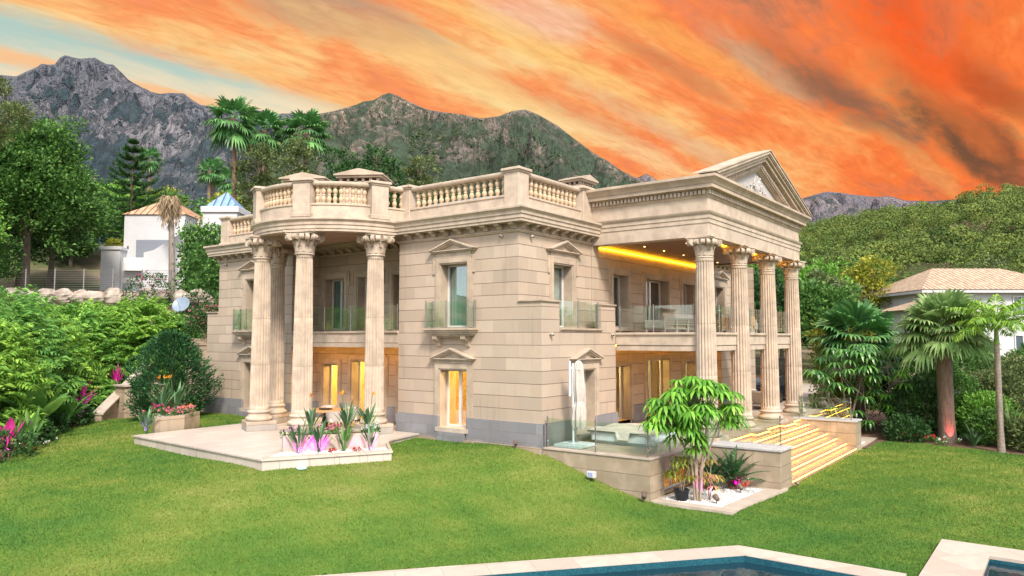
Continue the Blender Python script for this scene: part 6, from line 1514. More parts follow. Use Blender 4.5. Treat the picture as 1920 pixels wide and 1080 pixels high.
def rampc():
    d = np.array([5.43,4.82]); d = d/np.hypot(*d); n = np.array([d[1],-d[0]])*.27; v = []
    for z in (0,.09):
        for s_ in (1,-1):
            for a, zz in ((-.05,-.02),(7.2,2.75)): q = d*a+n*s_; v.append((q[0],q[1],zz+z+.505))
    return MB().add(v, np.array([(0,1,3,2),(4,6,7,5),(0,4,5,1),(2,3,7,6),(0,2,6,4),(1,5,7,3)]))
rampc().build('coping', m_cope, rw)
pr = thing('stone_pier', 'square sandstone pier at the foot of the sloping wall', 'pier', (-1.75,23.2,-.3)); MB().box(-1.1,.9,-.5,.5,-.3,1.55).build('shaft', m_gar, pr); MB().bbox(-1.2,1.0,-.6,.6,1.551,1.63,.01).build('cap', m_cope, pr)
FB = [(-10.6,20.2,2.4,5.2),(-8.2,23.2,2.5,5.6),(-11.9,24.6,3.2,7.0),(-5.9,26.1,2.3,5.4),(-8.8,28.8,3.2,7.0),(-3.2,28.6,2.4,5.6),(-13.6,21.2,2.6,5.4),(-5.0,31.4,3.0,5.6),(-13.5,28.2,3.0,6.4),(-.6,31.0,2.2,4.2),(-10.0,31.5,3.0,6.4),(-14.6,17.8,2.2,5.0),(1.0,29.0,2.1,5.2),(2.9,28.2,1.6,4.0),(-3.4,25.6,1.2,1.6)]
FL = ['lowest, nearest the lawn at the left edge','in the middle of the bank just above the banana leaves','tall, in the upper left of the bank','above the foot of the sloping wall','tall, in the middle of the bank below the rock wall','beside the juniper, above the sloping wall','at the far left edge of the picture','high up under the rock wall','high in the far left corner below the fence','at the top right of the bank by the villa','high in the middle under the fence','in the bottom left corner behind the pink leaves','behind the top of the juniper','under the satellite dish','small, above the magenta cordyline on the slope']
for i, ((x,y,r,h), l) in enumerate(zip(FB, FL)):
    z0 = gz(x,y); feathery('bright green feathery shrub '+l, (x,y,z0), (r,r,h), 700, 60+i, leafmat('feathery_leaf_%s' % 'abc'[i%3], *[((.085,.22,.035),(.21,.43,.060),(.42,.64,.10)),((.060,.19,.045),(.150,.36,.075),(.31,.54,.10)),((.060,.19,.030),(.155,.38,.060),(.33,.56,.10))][i%3], .6, .35) if i < 3 else bpy.data.materials['feathery_leaf_%s' % 'abc'[i%3]], 1.25)
blade_plant('banana_plant', 'big banana plant with broad leaves at the left edge of the lawn', 'plant', (-8.3,19.2,-.6), 11, 3.3, .34, G_BAN, 3, .75, pet=.35, droop=.45); blade_plant('banana_plant', 'smaller banana plant with torn leaves low by the lawn edge', 'plant', (-9.3,17.6,-.65), 9, 1.9, .26, G_BAN, 5, 1.0, pet=.35, droop=.6)
blade_plant('banana_plant', 'banana plant with yellowish leaves near the end of the sloping wall', 'plant', (-6.3,21.2,-.5), 9, 2.3, .28, G_BAN, 9, .8, pet=.3, droop=.5)
blade_plant('cordyline', 'magenta lit cordyline above the end of the sloping wall', 'plant', (-4.9,22.9,-.1), 13, 1.8, .085, MAGF, 4, .75, pet=.35, droop=.5); blade_plant('cordyline', 'magenta lit cordyline halfway up the sloping wall', 'plant', (-1.9,25.6,1.1), 10, 1.3, .065, MAGF, 6, .5, pet=.3, droop=.3)
blade_plant('cordyline', 'magenta leaf fan at the left edge of the picture', 'plant', (-10.4,15.9,-.75), 7, 1.6, .17, MAGF, 12, .4, pet=.6, droop=.2); blade_plant('crinum', 'tall stalked plant with leaning stems by the left lawn edge', 'plant', (-9.6,15.9,-.7), 10, 1.9, .10, G_BAN, 14, .5, pet=.7, droop=.1)
flowerbed('small white flowers at the foot of the left bank', (-8.9,17.6), 18, WHIF, 9, (.3,.3), -.62); flowerbed('red flowers at the foot of the left bank', (-9.5,16.6), 14, REDF, 10, (.25,.25), -.68)
for i, (x,y,s_) in enumerate(((-7.4,20.4,'by the yellowish banana'),(-5.6,22.0,'by the end of the sloping wall'),(-10.6,15.2,'at the picture edge'),(-8.6,18.6,'between the two bananas'))): shrub('low_shrub', 'low dark shrub along the left lawn edge, '+s_, 'shrub', (x,y,gz(x,y)), (.9,.9,1.0), 70, G_DARK, (.16,.08), seed=80+i, group='low shrubs along the left lawn edge')
spotlight((-5.2,22.3,-.1), (-4.9,22.9,1.2), 40, (.75,.05,1.0), 90); spotlight((-2.3,25.3,1.2), (-1.9,25.6,2), 25, (.8,.05,1.0), 90); spotlight((-10.6,15.5,-.5), (-10.4,15.9,.6), 25, MAG, 90)
# ---- right-hand garden -----------------------------------------------------
fan_palm('stout fan palm with a thick trunk lit red at its foot', (21.6,-10.7,-1.45), 5.5, .37, 2.6, 44, lm=leafmat('blue_green_fan',(.11,.22,.065),(.23,.38,.12),(.40,.54,.22),.5,.4,.3), seed=5, low=-16, seg=26, flare=1.2)
fan_palm('dark green fan palm crowning the bushes right of the portico', (25.3,-6.0,-1.3), 5.0, .30, 2.9, 40, seed=8, low=-45, seg=24, flare=1.1)
feather_palm('slender feather palm with a thin grey trunk at the right edge', (19.73,-13.08,-1.55), 5.0, .13, 2.3, 15, seed=3)
spotlight((21.05,-11.0,-1.35), (21.6,-10.7,.6), 60, RED, 60)
rng1 = np.random.default_rng(9)
schefflera('large umbrella tree with dark leaves behind the right stair wall', (21.4,-6.1,-1.3), [[(0,0,0),(.1,.1,1.6),(-.3,.2,3.2)],[(.2,0,0),(.5,-.3,1.5),(.9,-.6,2.8)],[(0,.2,0),(-.3,.6,1.4),(-.9,1.0,2.6)]], [tuple(p) for p in np.concatenate([dome_points((0,0,2.4),(1.7,1.9,2.4),70,rng1,-.9), dome_points((.1,-.7,4.0),(1.0,1.0,.8),18,rng1,-.4)])], .62, G_SCHD, 5, 11, stem_r=.07)
schefflera('umbrella tree with fresh green leaves behind the dark one', (23.2,-8.0,-1.3), [[(0,0,0),(.1,.1,1.9),(.1,.2,3.4)],[(.1,0,0),(-.3,-.3,1.7),(-.7,-.4,3.0)]], [tuple(p) for p in dome_points((0,0,2.8),(1.4,1.5,2.0),42,rng1,-.8)], .60, G_SCH, 6, 11, stem_r=.06)
hedge('tall_hedge', 'tall yellow green hedge behind the right end column', 0,0,0,0,0,0,1,G_YEL) if False else None
hedge('tall_hedge', 'tall yellow green hedge behind the right end column', 26.2,29.2,-6.0,-3.3,-.4,4.6,7000,G_YEL,(.22,.08),3,0,None,.28)
RS = [(22.8,-9.4,1.5,3.0,G_DARK,'between the umbrella tree and the stout palm'),(24.6,-10.3,1.7,3.6,G_MID,'behind the stout palm trunk'),(23.6,-12.2,1.5,2.3,G_LIGHT,'right of the stout palm trunk'),(22.0,-12.9,1.2,1.7,G_MID,'between the two palm trunks'),(26.4,-12.6,1.9,3.4,G_OLIVE,'against the white wall'),(24.4,-14.6,1.6,2.3,G_OLIVE,'at the far right edge'),(21.2,-14.4,1.2,1.5,G_OLIVE,'low, in front of the thin palm'),(27.5,-8.6,2.2,4.6,G_DARK,'tall, below the dark fan palm'),(29.5,-11.0,2.4,4.4,G_MID,'behind the white wall'),(31.5,-15.0,2.8,4.8,G_MID,'behind the wall at the far right'),(28.8,-13.0,2.2,4.0,G_OLIVE,'behind the thin palm'),(20.7,-9.0,.9,1.2,G_DARK,'low at the lawn edge by the stairs')]
for i, (x,y,r,h,m_,s_) in enumerate(RS): shrub('garden_shrub', '%s shrub in the right garden, ' % {G_DARK:'dark green',G_MID:'mid green',G_LIGHT:'fresh green',G_OLIVE:'olive green'}[m_]+s_, 'shrub', (x,y,gz(x,y)-.1), (r,r,h), int(120*r*r), m_, (.20,.09), seed=100+i, group='shrubs in the right garden', cr=.30, nl=18)
blade_plant('flax_plant', 'spiky flax with arching leaves right of the thin palm', 'plant', (20.9,-13.4,-1.5), 22, 2.3, .05, G_OLIVE, 3, .6, pet=.0, droop=.3); blade_plant('flax_plant', 'pale spiky flax in front of the dark shrubs', 'plant', (21.3,-8.8,-1.45), 22, 1.5, .035, G_STR, 5, .9, pet=.0, droop=.5); blade_plant('flax_plant', 'low spiky flax at the foot of the stout palm', 'plant', (20.9,-11.9,-1.5), 20, 1.1, .05, G_STR, 6, 1.0, pet=.0, droop=.4)
flowerbed('red flowers at the foot of the stout palm', (20.9,-9.9), 22, REDF, 12, (.3,.5), -1.45); flowerbed('orange red groundcover left of the stout palm', (21.2,-9.2), 22, leafmat('rust_leaf',(.30,.10,.03),(.45,.17,.05),(.55,.28,.10)), 13, (.3,.5), -1.42); flowerbed('white flowers at the foot of the stout palm', (20.55,-10.6), 12, WHIF, 14, (.15,.35), -1.48)
blade_plant('bromeliad', 'magenta lit bromeliad just past the right stair wall', 'plant', (17.3,-7.1,-1.35), 9, .8, .07, MAGF, 21, .8, pet=.05); gravel('gravel', [(16.4,-7.6),(18.2,-7.6),(18.2,-6.6),(16.4,-6.6)], -1.36, 700, 'white pebbles beside the right stair wall', (.03,.06)); struct('path_slab', MB().prism([(16.3,-7.7),(20.6,-7.7),(20.6,-6.2),(16.3,-6.2)], -1.7, -1.385), m_cope); spotlight((17.0,-7.3,-1.25), (17.3,-7.1,-.8), 16, MAG, 90)
wl = thing('boundary_wall', 'white curved boundary wall behind the palms on the right', 'wall', (27,-10.4,-1.3)); MB().lathe([(.75,-.2),(.75,1.95),(.85,1.97),(.85,2.12),(.80,2.16),(0,2.18)], seg=28, cap=False).build('end_drum', m_white, wl, 40)
MB().box(.4,.75,-9,-.3,-.2,1.75).build('wall', m_white, wl); MB().bbox(.32,.83,-9,-.3,1.751,1.84,.01).build('coping', m_cope, wl)
# ================================================================ NEIGHBOURS AND BACKGROUND TREES
def roof_tiles(t, b, c1, c2):
    p = oco(t); x, y, z = t.sep(p); g = t.new('ShaderNodeNewGeometry'); nx, ny, nz = t.sep(t.new('ShaderNodeTexCoord').outputs['Normal'])
    f = t.math('GREATER_THAN', t.math('ABSOLUTE', nx), t.math('ABSOLUTE', ny))
    u = t.math('ADD', t.math('MULTIPLY', f, y), t.math('MULTIPLY', t.math('SUBTRACT', 1.0, f), x))
    w_ = t.math('ABSOLUTE', t.math('SINE', t.math('MULTIPLY', u, pi/.55))); r = t.math('FRACT', t.math('MULTIPLY', z, 4.2))
    c = t.mix(t.rng(t.noise(p, 2.2, 5, .7), .35, .65), c1, c2)
    c = t.mix(t.rng(w_, .5, .1), c, tuple(x_*.25 for x_ in c1)); c = t.mix(t.math('MULTIPLY', t.rng(r, .85, 1), .35), c, tuple(x_*.4 for x_ in c1))
    bump(t, b, w_, .08, .8); return c
m_tile_roof = mat('clay_roof_tiles', lambda t, b: roof_tiles(t, b, (.42,.20,.12), (.55,.36,.22)), .85)
m_tile_roof2 = mat('weathered_roof_tiles', lambda t, b: roof_tiles(t, b, (.33,.20,.14), (.50,.40,.27)), .85)
m_shut = mat('grey_shutter', lambda t, b: t.mix(t.math('GREATER_THAN', t.math('FRACT', t.math('MULTIPLY', t.sep(pos(t))[2], 9)), .85), (.21,.23,.27), (.15,.165,.20)), .5)
m_bluet = mat('blue_roof_tiles', lambda t, b: roof_tiles(t, b, (.17,.27,.42), (.22,.34,.50)), .5)
def hip(mb, x0,x1,y0,y1,z0,z1, inset):
    cx_, cy_ = (x0+x1)/2, (y0+y1)/2
    if x1-x0 > y1-y0: r = [(x0+inset,cy_,z1),(x1-inset,cy_,z1)]; F = [(0,1,5,4),(2,3,4,5),(1,2,5),(3,0,4),(3,2,1,0)]
    else: r = [(cx_,y0+inset,z1),(cx_,y1-inset,z1)]; F = [(0,1,4),(2,3,5),(1,2,5,4),(3,0,4,5),(3,2,1,0)]
    return mb.add([(x0,y0,z0),(x1,y0,z0),(x1,y1,z0),(x0,y1,z0)]+r, F)
# white house on the slope to the left; local axes: x across the front, y away from the viewer
dv = np.array([11.59-7.49, 43.57-49.04]); RZ = math.atan2(dv[1], dv[0])
nh = thing('neighbour_house', 'white neighbour house with grey shutters and a small tiled hip roof on the left slope', 'house', (7.49,49.04,7.0), RZ)
W_ = MB(); W_.box(0,1.6,.0,5,-1,4.15); W_.box(5.5,7.0,.0,5,-1,4.0); W_.box(1.6,5.5,.35,5.4,-1,3.2); W_.box(1.35,6.55,1.0,7.5,3.2,7.3); W_.box(6.55,11.5,3.0,8.5,-1,5.4); W_.build('wall', m_white, nh)
t = MB(); t.bbox(-.12,1.72,-.12,5,4.151,4.42,.03); t.bbox(5.38,7.12,-.12,5,4.001,4.27,.03); t.build('cornice', m_white, nh)
MB().box(2.0,5.0,-.15,.34,2.5,3.45).box(1.9,5.1,-.2,.345,2.38,2.49).build('balcony', mat('bright_white_render', mottled((.88,.88,.88), .03, 1), .7), nh)
MB().box(2.45,5.35,.93,1.02,3.25,5.1).build('shutter', m_shut, nh); MB().box(1.75,4.85,.29,.36,-1,1.35).build('garage_door', m_shut, nh)
hip(MB(), 1.2,6.7,.85,7.6,7.3,9.1,2.6).build('roof', m_tile_roof, nh)
MB().add([(6.6,3.2,5.4),(9,3.2,5.4),(9,3.2,5.6),(6.6,3.2,7.1),(6.6,7.6,5.4),(9,7.6,5.4),(9,7.6,5.6),(6.6,7.6,7.1)], np.array([(0,1,2,3),(4,7,6,5),(3,2,6,7)])).build('lean_to', m_white, nh)
for x in (1.75,6.2): l = MB().lathe([(.0,-.08),(.07,-.08),(.07,.08),(0,.08)], seg=10, cap=False).build('wall_lamp', m_steel, nh); l.location = (x,.93,4.5)
tw_ = thing('turret_house', 'white block with a blue pyramid roof rising behind the villa balustrade', 'house', (11.5,37.3,6.0), RZ)
MB().box(-1.3,1.35,-1.0,1.6,0,7.5).build('wall', m_white, tw_); MB().bbox(-1.45,1.5,-1.15,1.75,7.5,7.95,.04).build('cornice', m_white, tw_)
hip(MB(), -1.25,1.3,-.95,1.55,7.95,9.35,1.25).build('roof', m_bluet, tw_)
MB().add([(-6,-.6,0),(-1.3,-.6,0),(-1.3,-.6,6.9),(-2.4,-.6,6.4),(-5.2,-.6,4.6),(-6,-.6,4.4),(-6,3,0),(-1.3,3,0),(-1.3,3,6.9),(-2.4,3,6.4),(-5.2,3,4.6),(-6,3,4.4)], [(0,1,2,3,4,5),(5,4,10,11),(4,3,9,10),(3,2,8,9),(0,5,11,6)]).build('stair_wing', m_white, tw_)
MB().box(-1.75,-1.6,-.75,-.6,5.6,7.0).box(-1.45,-1.35,-.75,-.6,5.6,7.0).build('flue', m_cam, tw_)
for i, (x, s_) in enumerate(((.4,'left'),(6.2,'right'))):
    d = np.array([cos(RZ),sin(RZ)]); q = np.array([7.49,49.04])+d*x+np.array([-d[1],d[0]])*1.2; shrub('clipped_bush', 'round clipped bush on the %s pier of the white neighbour house' % s_, 'bush', (q[0],q[1],11.3), (.6,.6,.9), 60, G_YEL, (.14,.09), seed=i, cr=.15, stems=2)
# ivy column, bougainvillea, dish
hedge('ivy_column', 'tall block of glossy ivy between the villa and the white house', 4.9,6.9,29.9,31.6,3.6,7.3,7000,G_MID,(.22,.15),4,RZ,None,.25)
def bush_b(label, base, r, fm, seed, nf): shrub('bougainvillea', label, 'shrub', base, r, 150, G_DARK, (.14,.08), nf, fm, seed, None, .26, 12)
bush_b('bougainvillea with magenta flowers below the dead palm', (2.2,30.5,5.2), (1.4,1.4,2.6), MAGF, 3, 36); bush_b('bougainvillea with coral pink flowers beside the villa parapet', (3.3,25.6,3.7), (1.2,1.2,2.1), PINKF, 5, 40)
bush_b('dark bush full of orange pink blooms against the villa end', (4.4,27.0,4.2), (1.1,1.1,1.7), leafmat('coral_petal',(.7,.18,.10),(.8,.30,.18),(.85,.45,.28)), 7, 22); shrub('garden_shrub', 'dark green shrub below the ivy column', 'shrub', (4.9,28.8,4.6), (1.5,1.3,2.2), 150, G_DARK, (.16,.09), seed=9, cr=.25)
tag(MB().box(1.9,5.6,25.2,25.5,-.2,3.3).box(1.8,5.7,25.15,25.55,3.301,3.7).build('retaining_wall', m_gar), 'pale retaining wall below the coral bougainvillea by the villa end', 'retaining wall')
dsh = thing('satellite_dish', 'round pale satellite dish among the bougainvillea', 'dish', (3.15,28.3,5.0), rad(215)); dsh.scale = (.85,)*3
MB().lathe([(.0,0),(.25,.02),(.5,.09),(.62,.16),(.63,.16),(.5,.07),(.25,.0),(0,-.02)], seg=28, cap=False).xf(Matrix.Translation((0,0,.9)) @ Matrix.Rotation(rad(62),4,'Y')).build('reflector', mat('pale_dish', mottled((.20,.25,.32), .1, 3), .4), dsh, 50)
MB().tube([(-.05,0,0),(-.05,0,.9)], .03, 8).build('mast', m_steel, dsh); MB().tube([(.1,0,.6),(.6,0,1.1)], .015, 6).build('feed_arm', m_steel, dsh)
# rock wall and wire fence
def rocks():
    rng = np.random.default_rng(4); names = []
    a, b = np.array([-4.6,42.2]), np.array([5.2,29.0]); n = 15
    for i in range(n):
        p = a+(b-a)*(i+.5)/n; m = MB().ball((0,0,0),1.0,14,10); V = m.V[0]; nn = fbm(V[:,0]*1.3+i*7, V[:,1]*1.3+V[:,2]*1.7, 3+i, 4); V *= (1+nn[:,None]*.9); V[:] = np.round(V*3.2)/3.2*.45+V*.55; m.V = [V*np.array([rng.uniform(.55,.8), .5, rng.uniform(.42,.6)])]
        o = m.build('boulder', m_rock, None); o.location = (p[0],p[1],gz(p[0],p[1])*0+6.35+rng.uniform(-.1,.1)); o.rotation_euler = (0,0,math.atan2(*(b-a)[::-1])+rng.normal(0,.15)); tag(o, 'pale angular boulder in the row under the wire fence on the left', 'boulder', 'boulders of the rock wall under the fence')
m_rock = mat('pale_limestone', mottled((.36,.29,.23), .35, 1.4, (.50,.43,.37), .03), .9); rocks()
tag(MB().prism([(-5.0,42.8),(5.5,28.6),(6.2,29.1),(-4.3,43.5)], 2.0, 6.25).build('retaining_wall', m_gar), 'long retaining wall carrying the boulders on the left slope', 'retaining wall')
fn = thing('wire_fence', 'grey horizontal wire fence on posts in front of the white house', 'fence', (-2.9,45.6,7.0))
fa, fb = np.array([0,0.]), np.array([8.6,-11.2])
for k in range(8):
    q = fa+(fb-fa)*k/7; MB().tube([(q[0],q[1],-.6),(q[0],q[1],1.55)], .045, 8).build('post', m_steel, fn)
m = MB()
for z in np.arange(.15,1.5,.16): m.tube([(fa[0],fa[1],z),(fb[0],fb[1],z)], .016, 5)
m.build('wires', m_steel, fn)
# hedges and trees on the left
hedge('clipped_hedge', 'long clipped green hedge under the big tree on the far left', 0,9,0,2.2,0,2.6,6000,G_MID,(.22,.14),6,rad(-53),(-3.6,47.6,8.0),.12)
def bt(label, x, y, h, r, lm, seed, tr=.28, nc=420, leaf=(.30,.15), kind='broadleaf_tree', group=None, bm=B_GREY, cr=.75, nl=22, zb=None, wide=1.0, up=.3, sq=1.0):
    rng = np.random.default_rng(seed); bl = []
    for i in range(7):
        a = i*2.4+seed; q = r*.55*wide*(.3+.7*rng.random()); z = h*(.42+.46*(i/6)); rr = r*(.62-.20*(i/6))
        bl.append((q*cos(a)*(1.1-.6*i/6), q*sin(a)*(1.1-.6*i/6), z, rr*wide, rr*wide, rr*.80*sq))
    return tree(kind, label, 'tree', (x,y,gz(x,y) if zb is None else zb), bl, tr, lm, bm, nc, nl, leaf, cr, group, seed, .8, up)
bt('huge leafy tree with a dense crown on the far left', 1.2, 47.5, 11.4, 7.2, G_MID, 3, .42, 1900, (.30,.17), cr=.85, nl=30, zb=7.6)
bt('light green slender tree at the left edge in front of the huge one', -4.0, 43.5, 8.6, 2.6, G_LIGHT, 5, .16, 420, (.30,.16), cr=.6, zb=7.2); bt('dark conical tree beside the huge tree at the left edge', -7.0, 50.0, 8.6, 3.2, G_DARK, 8, .3, 520, (.34,.17), cr=.7, zb=7.5)
tree('pine_tree', 'tall pine entering at the top left edge, only its crown in view', 'tree', (-6.35,32.2,4.6), [(0,0,10.4,1.1,1.1,.7),(.7,-.9,11.3,1.2,1.2,.8),(-.6,.8,12.2,1.1,1.1,.8),(.1,-.2,12.9,.8,.8,.6)], .09, G_OLIVE, B_BRN, 230, 26, (.32,.05), .5, None, 11, .9)
bt('dark bushy tree between the huge tree and the white house', 6.2, 55.5, 7.8, 3.2, G_DARK, 14, .25, 480, (.32,.16), cr=.7, zb=8.2)
# norfolk pine
def norfolk(label, base, h, r):
    rng = np.random.default_rng(2); o = thing('norfolk_pine', label, 'conifer', base); MB().tube([(0,0,-.4),(0,0,h*.5),(0,0,h)], [.26,.17,.03], 10).build('trunk', B_BRN, o, 60); m = MB()
    for lv in range(14):
        t = lv/13; z = h*(.16+.82*t); L = r*(1-t)**.8+.25
        for k in range(6):
            a = k*pi/3+lv*.55+rng.normal(0,.1); n = 12; s = np.linspace(0,1,n); P = np.stack([cos(a)*L*s, sin(a)*L*s, z-.10*L*np.sin(pi*s*.9)+.20*L*s*s],1); m.tube(P, np.linspace(.05,.015,n), 5)
            q = np.repeat(P[2:],16,0); d = rng.normal(0,1,(len(q),3)); d[:,2] = np.abs(d[:,2])*1.2+.1; leaf_quads(m, q+rng.normal(0,.05,q.shape), unit(d)+np.array([cos(a),sin(a),0])*.6, .40, .08, 0, rng)
    m.build('crown', G_DARK, o); return o
norfolk('dark tiered norfolk pine above the white house', (15.3,60.3,10.6), 13.4, 4.6)
# washingtonia palms
WB = bark('washingtonia_trunk', (.26,.16,.11), 4)
pw = dict(bm=WB, n=30, seg=18, name='washingtonia_palm')
fan_palm('tallest slender palm rising behind the blue roofed turret', (16.5,43.7,10.5), 13.0, .21, 2.8, lean=(-.35,.2), seed=2, low=-58, group='tall washingtonia palms', **pw)
fan_palm('tall palm just right of the tallest, its trunk half hidden by trees', (21.6,47.0,10.5), 13.7, .21, 2.8, seed=3, low=-55, group='tall washingtonia palms', **pw); fan_palm('tall palm standing right of the pair with upright fronds', (22.8,42.0,10.5), 12.9, .21, 2.9, seed=4, low=-35, group='tall washingtonia palms', **pw)
pw['n'] = 22; pw['seg'] = 14
for i, (x,y,zt,s_) in enumerate(((39.4,86.5,28.8,'left of the distant pair'),(41.0,87.8,29.6,'right of the distant pair'),(35.8,74.6,25.2,'short one right of the distant pair'),(34.0,93.7,30.6,'alone, right of the norfolk pine'))):
    zb = gz(x,y); fan_palm('small distant palm, '+s_, (x,y,zb), zt-zb, .24, 2.5, seed=20+i, low=-50, group='distant palms on the slope', **pw)
dp = thing('dead_palm', 'dead palm with a bare trunk and hanging dry fronds before the white house', 'palm', (8.0,38.4,5.5))
MB().tube([(0,0,-.3),(-.05,.05,3),(-.12,.15,6.5),(-.2,.25,8.6)], [.26,.22,.2,.17], 12).build('trunk', B_PALM2, dp, 60)
m = MB(); rngd = np.random.default_rng(3)
for i in range(34):
    a = rngd.uniform(0,6.28); L = rngd.uniform(1.2,2.6); top = np.array([-.2,.25,8.7]); s = np.linspace(0,1,8); P = top+np.stack([cos(a)*.75*np.sin(s*1.9)*(.5+.5*rngd.random()), sin(a)*.75*np.sin(s*1.9), .95*np.sin(s*1.5)-L*s**2.2],1); m.tube(P, np.linspace(.035,.02,8), 4)
    q = np.repeat(P[3:],5,0); leaf_quads(m, q, rngd.normal(0,.35,q.shape)-np.array([0,0,1.]), .75, .06, .1, rngd)
m.build('dry_fronds', DEADP, dp)
# loose dark trees behind the round porch
TG = 'loose dark trees behind the villa roof'
for i, (x,y,h,r,lm,s_) in enumerate(((17.9,42.6,12.2,2.6,G_OLIVE,'leftmost, with a feathery top'),(19.2,38.4,12.4,2.8,G_OLIVE,'between the two right-hand palms'),(24.6,38.2,12.4,3.1,G_DARK,'below the rightmost tall palm'),(24.6,33.6,11.8,3.1,G_DARK,'dense and round, behind the right chimney'),(28.2,32.4,11.4,2.6,G_OLIVE,'rightmost, tapering towards the mountain'),(18.6,34.6,6.6,2.6,G_DARK,'low, behind the left chimney'),(20.8,31.0,6.6,2.4,G_MID,'low, between the two chimneys'))):
    bt('loose crowned tree behind the villa roof, '+s_, x, y, h, r, lm, 30+i, .2, 300, (.36,.15), group=TG, zb=9.6, cr=.55, nl=15)
SL = [(26,60,6.5,3.4,G_LIGHT),(30,66,7.5,3.8,G_YEL),(22,58,6.0,3.0,G_LIGHT),(33,72,8,4.2,G_LIGHT),(19.5,52.5,5.2,2.6,G_MID),(18.2,63.5,6.0,3.0,G_LIGHT),(13,66,7,3.2,G_MID),(27,75,8,4,G_MID),(37,66,8,4.2,G_OLIVE),(40,76,8,4.4,G_LIGHT),(24,84,9,4.6,G_LIGHT),(31,84,9,4.6,G_YEL),(45,72,8,4.4,G_MID),(15.5,50.5,4.8,2.2,G_LIGHT),(43,60,7,4,G_OLIVE),(10.5,62,7,3,G_MID),(20,72,8,4,G_LIGHT),(36,94,10,5,G_MID),(46,90,9,5,G_OLIVE),(6,66,9,4,G_MID),(50,80,9,5,G_MID),(26,95,10,5,G_LIGHT),(16,85,10,5,G_MID),(-2,62,10,4.6,G_MID),(-10,62,11,4.6,G_DARK)]
names_ = {G_LIGHT:'fresh green',G_YEL:'yellow green',G_MID:'mid green',G_OLIVE:'olive green',G_DARK:'dark green'}
spots_ = ['behind the blue turret','right of the distant palm pair','left of the blue turret','above the turret','behind the dead palm','below the norfolk pine','left of the norfolk pine','below the distant palms','behind the tall palms','high behind the tall palms','below the lone distant palm','around the distant palm pair','behind the loose trees','beside the dead palm top','low behind the chimneys','behind the white house roof','between norfolk pine and turret','highest behind the palm pair','behind the right chimney','behind the huge tree','high behind the right chimney','highest, left of the palm pair','high behind the norfolk pine','far left behind the huge tree','at the left edge on the far slope']
for i, ((x,y,h,r,lm), s_) in enumerate(zip(SL, spots_)): bt('round %s tree on the left slope, %s' % (names_[lm], s_), x, y, h, r, lm, 50+i, .2, 240, (.50,.26), 'slope_tree', 'trees on the left slope', cr=.85, nl=16, zb=gz(x,y)-1.2)
# plants peeping over the villa parapet
bt('light bushy tree top showing above the roof balustrade corner', 9.5, 12.5, 3.7, 1.7, G_OLIVE, 90, .12, 220, (.26,.10), 'roof_tree', zb=8.4, cr=.4, nl=16); shrub('roof_shrub', 'small leafy shrub showing over the balustrade beside the portico', 'shrub', (6.6,3.4,8.4), (.8,.8,1.75), 110, G_YEL, (.18,.10), seed=4, cr=.2)
# houses on the right
d2 = np.array([9.3,-12.5]); RZ2 = math.atan2(d2[1], d2[0])
rh = thing('neighbour_house', 'white house with a weathered tiled hip roof behind the right palms', 'house', (69.0,-3.9,-1.0), RZ2)
MB().box(0,17,.6,14,0,9.9).build('wall', m_white, rh); hip(MB(), -.9,18,-.4,15,9.95,12.9,5.5).build('roof', m_tile_roof2, rh); MB().box(-.8,17.9,-.3,14.9,9.6,9.94).build('eaves', m_white, rh)
for x, w2, z0, z1 in ((2.6,1.3,7.0,9.0),(9.5,1.6,7.2,9.2),(12.8,2.2,7.2,9.2),(6.0,1.2,2.5,4.5),(9.5,1.6,2.5,5.0),(13.5,2.2,2.5,5.0)):
    f = MB(); f.box(x-.1,x+w2+.1,.48,.62,z0-.1,z0); f.box(x-.1,x+w2+.1,.48,.62,z1,z1+.1); f.box(x-.1,x,.48,.62,z0,z1); f.box(x+w2,x+w2+.1,.48,.62,z0,z1); f.box(x+w2/2-.04,x+w2/2+.04,.48,.62,z0,z1); o = f.build('window', m_frame, rh); MB().box(x,x+w2,.57,.592,z0,z1).build('pane', mat('dark_window_glass', mottled((.05,.08,.10), .2, 1), .08, 1.0) if not bpy.data.materials.get('dark_window_glass') else bpy.data.materials['dark_window_glass'], o)
rh2 = thing('neighbour_house', 'small white annex with a low tiled roof left of the right house', 'house', (63.0,-3.2,-1.0), RZ2)
MB().box(0,5.2,.5,6,0,7.6).build('wall', m_white, rh2); hip(MB(), -.6,5.8,-.2,6.6,7.6,8.7,2.4).build('roof', m_tile_roof2, rh2); o = MB().box(1.0,2.9,.44,.52,4.6,7.0).build('window', m_frame, rh2); MB().box(1.1,2.8,.42,.438,4.7,6.9).build('pane', bpy.data.materials['dark_window_glass'], o)
